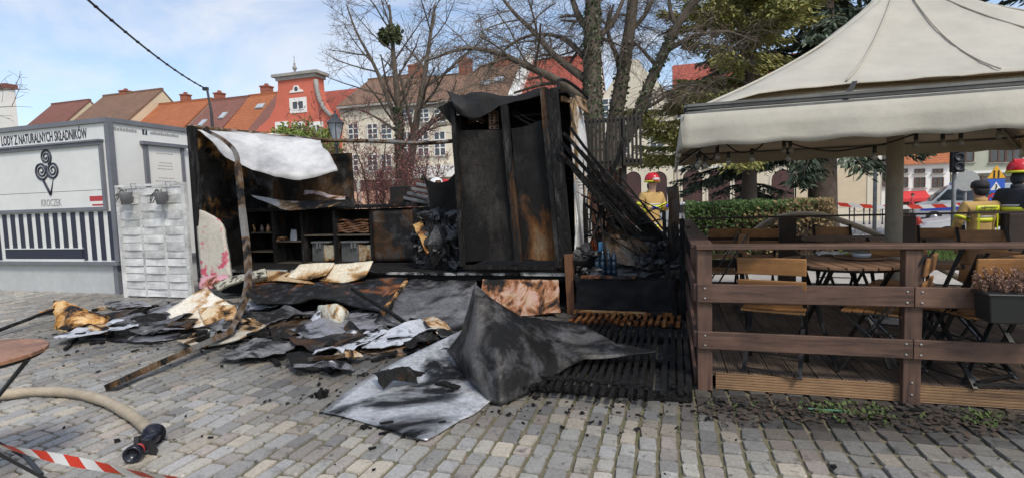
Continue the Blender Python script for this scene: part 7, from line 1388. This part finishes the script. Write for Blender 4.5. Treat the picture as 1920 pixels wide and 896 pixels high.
for s_ in (-1, 1): mb = MB(); mb.b2((-2.45, s_*.985-.004, .78), (2.3, s_*.985+.004, 1.12)); mb.build('blue_stripe', BLUP, vn); mb = MB(); mb.box((2.5, s_*.72, .95), (.1, .35, .2)); mb.build('headlight', LMP, vn, False, .03); mb = MB(); mb.box((-2.52, s_*.85, 1.1), (.06, .14, .45)); mb.build('rear_light', RLP, vn); mb = MB(); mb.box((1.45, s_*1.08, 1.42), (.12, .18, .2)); mb.build('mirror', BLKC, vn, False, .03)
mb = MB(); mb.box((2.53, 0, .5), (.12, 1.85, .26)); mb.build('bumper', BLKC, vn, False, .04); mb = MB(); mb.b2((.45, -.62, 2.285), (.75, .62, 2.40)); mb.build('light_bar', flat('blue_lamp', (.02, .13, .75), .15), vn, False, .03)
CAR = [(-2.05, .3), (-2.1, .75), (-1.95, .95), (-1.35, 1.38), (-.9, 1.46), (.15, 1.45), (.95, .98), (1.85, .82), (2.05, .62), (2.05, .3)]
GS = [[(-1.3, .98), (-.5, .98), (-.5, 1.36), (-1.15, 1.33)], [(-.42, .98), (.72, .98), (.12, 1.36), (-.42, 1.37)]]
def car(label, px, Y, rz, paint, z=None):
    q = at(px, 400, Y=Y); t = vehicle('parked_car', label, 'car', (q.x, Y, tz(0, Y) if z is None else z), rz, 4.1, 1.75, CAR, GS, paint, (-1.25, 1.3), .31, [((.98, .99), (.22, 1.43)), ((-1.93, .97), (-1.4, 1.36))])
    for s_ in (-1, 1): mb = MB(); mb.box((1.98, s_*.62, .66), (.12, .34, .14)); mb.build('headlight', LMP, t, False, .03); mb = MB(); mb.box((-2.05, s_*.66, .78), (.06, .28, .16)); mb.build('rear_light', RLP, t, False, .02); mb = MB(); mb.box((.75, s_*.95, 1.0), (.1, .16, .12)); mb.build('mirror', paint, t, False, .03)
    return t
car('silver white car parked right beyond the terrace behind two firefighters', 1862, 21, rad(168), WHP, tz(0, 21)-.3)
car('pale car parked behind the left end of the hedge', 1312, 27.0, rad(8), SILV)
car('white car half hidden behind the red budding tree', 660, 31, rad(5), WHP)
# ------------------------------------------------------------ signs, bollards, traffic light
def pole_thing(name, label, cat, px, Y, top_py, r_=.035, m=None):
    q = at(px, top_py, Y=Y); t = thing(name, label, cat, (q.x, Y, tz(0, Y))); mb = MB(); mb.tube([(q.x, Y, tz(0, Y)), (q.x, Y, q.z)], r_, 8); mb.build('pole', m or MC['grey_zinc'], t, True); return t, q
t, q = pole_thing('traffic_light', 'dark traffic light head on a grey pole left of the two firefighters', 'traffic light', 1791, 16, 268, .05)
mb = MB(); mb.b2((q.x-.14, 15.8, q.z-.75), (q.x+.14, 15.96, q.z)); h_ = mb.build('signal_head', BLKC, t, False, .03)
for k in range(3): mb = MB(); mb.lathe([(.09, 0), (.1, .06), (.085, .06), (.08, .01), (.001, .01)], (q.x, 15.8, q.z-.14-.235*k), 14, Matrix.Rotation(rad(90), 3, 'X')); mb.build('lens', MC['cast_iron'], h_, True)
t, q = pole_thing('round_sign', 'plain grey back of a round road sign on its pole', 'road sign', 1811, 19, 318, .04)
mb = MB(); mb.lathe([(.001, 0), (.31, 0), (.32, .01), (.31, .02), (.001, .02)], (q.x, 18.95, q.z-.34), 24, Matrix.Rotation(rad(90), 3, 'X')); mb.build('plate', M('sign_back', (.42, .43, .42), (.36, .37, .36), 2, .5), t)
t, q = pole_thing('road_signs', 'road sign pole with yellow triangle, blue crossing sign and no stopping disc', 'road sign', 1866, 18, 316, .04); y_ = 17.93; z_ = q.z
def tri(c_, r_, y, dy=.012): return [(c_[0]+r_*math.cos(rad(a)), y, c_[1]+r_*math.sin(rad(a))) for a in (90, 210, 330)]
mb = MB(); mb.ext(tri((q.x, z_-.16), .24, y_), (0, .02, 0)); o = mb.build('triangle_plate', flat('sign_yellow', (.75, .38, .02), .5), t)
mb = MB()
for s_ in (-1, 1): mb.box((q.x+.05*s_, y_-.006, z_-.19), (.035, .01, .16)); mb.ball((q.x+.05*s_, y_-.006, z_-.085), (.025, .006, .025), 8, 5)
mb.build('children_symbol', BLKC, o)
mb = MB(); mb.b2((q.x-.2, y_, z_-.68), (q.x+.2, y_+.02, z_-.30)); o = mb.build('crossing_plate', flat('sign_blue', (.02, .10, .50), .5), t); mb = MB(); mb.ext(tri((q.x, z_-.53), .155, y_-.006), (0, .005, 0)); w2 = mb.build('white_triangle', FRW, o)
mb = MB(); mb.box((q.x, y_-.01, z_-.54), (.03, .006, .11), Matrix.Rotation(.25, 3, 'Y')); mb.ball((q.x, y_-.01, z_-.465), (.02, .004, .02), 8, 5); mb.build('walker_symbol', BLKC, w2)
mb = MB(); mb.lathe([(.001, 0), (.2, 0), (.2, .02), (.001, .02)], (q.x, y_+.02, z_-.89), 24, Matrix.Rotation(rad(90), 3, 'X')); o = mb.build('disc_plate', flat('sign_red', (.5, .02, .03), .5), t); mb = MB(); mb.lathe([(.001, 0), (.155, 0), (.155, .006), (.001, .006)], (q.x, y_-.001, z_-.89), 24, Matrix.Rotation(rad(90), 3, 'X')); o2_ = mb.build('disc_field', MC['sign_blue'], o)
for a_ in (45, -45): mb = MB(); mb.box((q.x, y_-.012-.002*(a_ > 0), z_-.89), (.32, .004, .035), Matrix.Rotation(rad(a_), 3, 'Y')); mb.build('cross_bar', MC['sign_red'], o2_)
# chain bollards across the far street
bx = []
for k, px in enumerate((1593, 1602, 1620, 1631, 1642, 1655, 1690, 1700, 1712)):
    Y = 33.0; q = at(px, 383, Y=Y); z0 = tz(0, Y); t = thing('chain_bollard', ('first', 'second', 'third', 'fourth', 'fifth', 'sixth', 'seventh', 'eighth', 'ninth')[k]+' black chain bollard from the left along the far kerb', 'bollard', (q.x, Y, z0), 0, 'chain bollards'); mb = MB(); mb.lathe([(.05, 0), (.05, .1), (.032, .13), (.032, .85), (.045, .87), (.045, .9), (.03, .95), (.001, .98)], (q.x, Y, z0), 10); mb.build('post', IRN, t, True); bx.append((t, V((q.x, Y, z0+.85))))
for (t, a), (_, b) in zip(bx, bx[1:]): mb = MB(); mb.tube([a+(b-a)*i/8-V((0, 0, .5*(i/8)*(1-i/8)*1.2)) for i in range(9)], .014, 4); mb.build('chain', IRN, t)
mb = MB(); Y = 24; q = at(1722, 400, Y=21); z0 = tz(0, 21); mb.lathe([(.09, 0), (.09, .06), (.06, .08), (.06, .45), (.085, .5), (.085, .58), (.05, .66), (.001, .7)], (q.x, 21, z0), 12)
for s_ in (-1, 1): mb.lathe([(.04, .05), (.04, .11), (.001, .11)], (q.x, 21, z0+.5), 8, Matrix.Rotation(rad(90*s_), 3, 'Y'))
tag(mb.build('fire_hydrant', flat('hydrant_red', (.5, .04, .03), .4), None, True), 'small red fire hydrant on the far kerb', 'hydrant')
t, q = pole_thing('street_lamp', 'plain grey lamp post standing before the arcade house at right', 'street lamp', 1643, 23, 230, .07)
mb = MB(); mb.box((q.x+.3, 23, q.z), (.7, .16, .1)); mb.build('lamp_head', MC['grey_zinc'], t, False, .03)
# ------------------------------------------------------------ loose charred scraps lying together in front of the stall
rs = random.Random(23)
sp8 = thing('charred_scraps', 'scattered tangle of charred laths and torn sheet scraps before the stall', 'debris', (-4.6, 5.0, 0))
SCR8 = [CH, BLK, CMET, MC['lilac_tin'], MC['pale_tin'], burn('scrap_brown', (.20, .12, .07), (.12, .07, .045), .5, 5, .8, ash=.2), burn('scrap_grey', (.2, .2, .2), (.12, .12, .12), .4, 4, .6, ash=.4, brown=False), burn('scrap_cream', (.5, .43, .32), (.4, .33, .23), .35, 5, .8, ash=.1)]
for k in range(95):
    q = rs.random()
    if q < .45: px, py = rs.uniform(150, 470), rs.gauss(612, 22)
    elif q < .85: px, py = rs.uniform(450, 880), rs.gauss(640, 26)
    else: px, py = rs.uniform(560, 800), rs.gauss(690, 18)
    py = max(575, py); c_ = at(px, py, z=.02); c_.z = .02+max(0, rs.gauss(.02, .04)); a_ = rs.uniform(0, 3.14); L_ = rs.uniform(.08, .5); d = V((math.cos(a_), math.sin(a_), rs.gauss(.0, .12)))*L_/2; p0, p1 = c_-d, c_+d; p0.z = max(.015, p0.z); p1.z = max(.015, p1.z)
    mb = MB()
    if rs.random() < .62:
        n = 4; P = [p0+(p1-p0)*i/n+V((rs.gauss(0, .006), rs.gauss(0, .006), abs(rs.gauss(0, .006)))) for i in range(n+1)]; w_ = rs.uniform(.015, .05)
        for i in range(n): mb.bar(P[i], P[i+1]+(P[i+1]-P[i])*.04, w_*rs.uniform(.7, 1.1), rs.uniform(.01, .03))
    else:
        wv = V((-math.sin(a_), math.cos(a_), rs.uniform(-.1, .5)))*rs.uniform(.08, .25); mb.grid(surf([[p0-wv*.5, (p0+p1)/2-wv*.5+V((0, 0, .05)), p1-wv*.4], [p0, (p0+p1)/2+V((0, 0, .07)), p1+V((0, 0, .03))], [p0+wv*.4, (p0+p1)/2+wv*.5+V((0, 0, .02)), p1+wv*.5]], 4, .03, 9, k), .006)
        mb.v = [(p[0], p[1], max(.012, p[2])) for p in mb.v]
    mb.build('scrap', rs.choice(SCR8), sp8)
for k in range(17):
    px, py = (rs.uniform(190, 390), rs.gauss(604, 12)) if k < 7 else (rs.uniform(470, 860), rs.gauss(628, 22))
    c_ = at(px, max(575, py), z=.03); a_ = rs.uniform(0, 3.14); u = V((math.cos(a_), math.sin(a_), 0))*rs.uniform(.28, .5); v_ = V((-math.sin(a_), math.cos(a_), 0))*rs.uniform(.18, .34)
    P = surf([[c_+u*i+v_*j+V((rs.gauss(0, .03), rs.gauss(0, .03), .03+abs(rs.gauss(0, .05)))) for i in (-1, -.3, .4, 1)] for j in (-1, 0, 1)], 4, .025, 7, k); mb = MB(); mb.grid(P, .008); mb.v = [(p[0], p[1], max(.012, p[2])) for p in mb.v]; mb.build('torn_sheet', rs.choice([MC['lilac_tin'], MC['pale_tin'], PAN, MC['scrap_grey'], CMET, MC['sooty_white'], CH2]), sp8)
# tangle of thin charred sticks beside the cabinet
tg = thing('charred_tangle', 'tangle of thin charred sticks and wires between cabinet and grey tarpaulin', 'debris', (-.7, 6.5, .5))
for k in range(46):
    a, b = at(rs.uniform(1092, 1150), rs.uniform(300, 450), Y=rs.uniform(6.4, 6.9)), at(rs.uniform(1100, 1260), rs.uniform(380, 520), Y=rs.uniform(6.2, 6.8)); mb = MB(); m_ = (a+b)/2+V((rs.gauss(0, .04), 0, rs.gauss(0, .04)))
    if rs.random() < .5: mb.tube(cat_interp([a, m_, b], 4), rs.uniform(.004, .009), 4)
    else: mb.bar(a, b, rs.uniform(.015, .035), .02, (0, 1, 0))
    mb.build('stick', rs.choice([CH, BLK, CH]), tg)
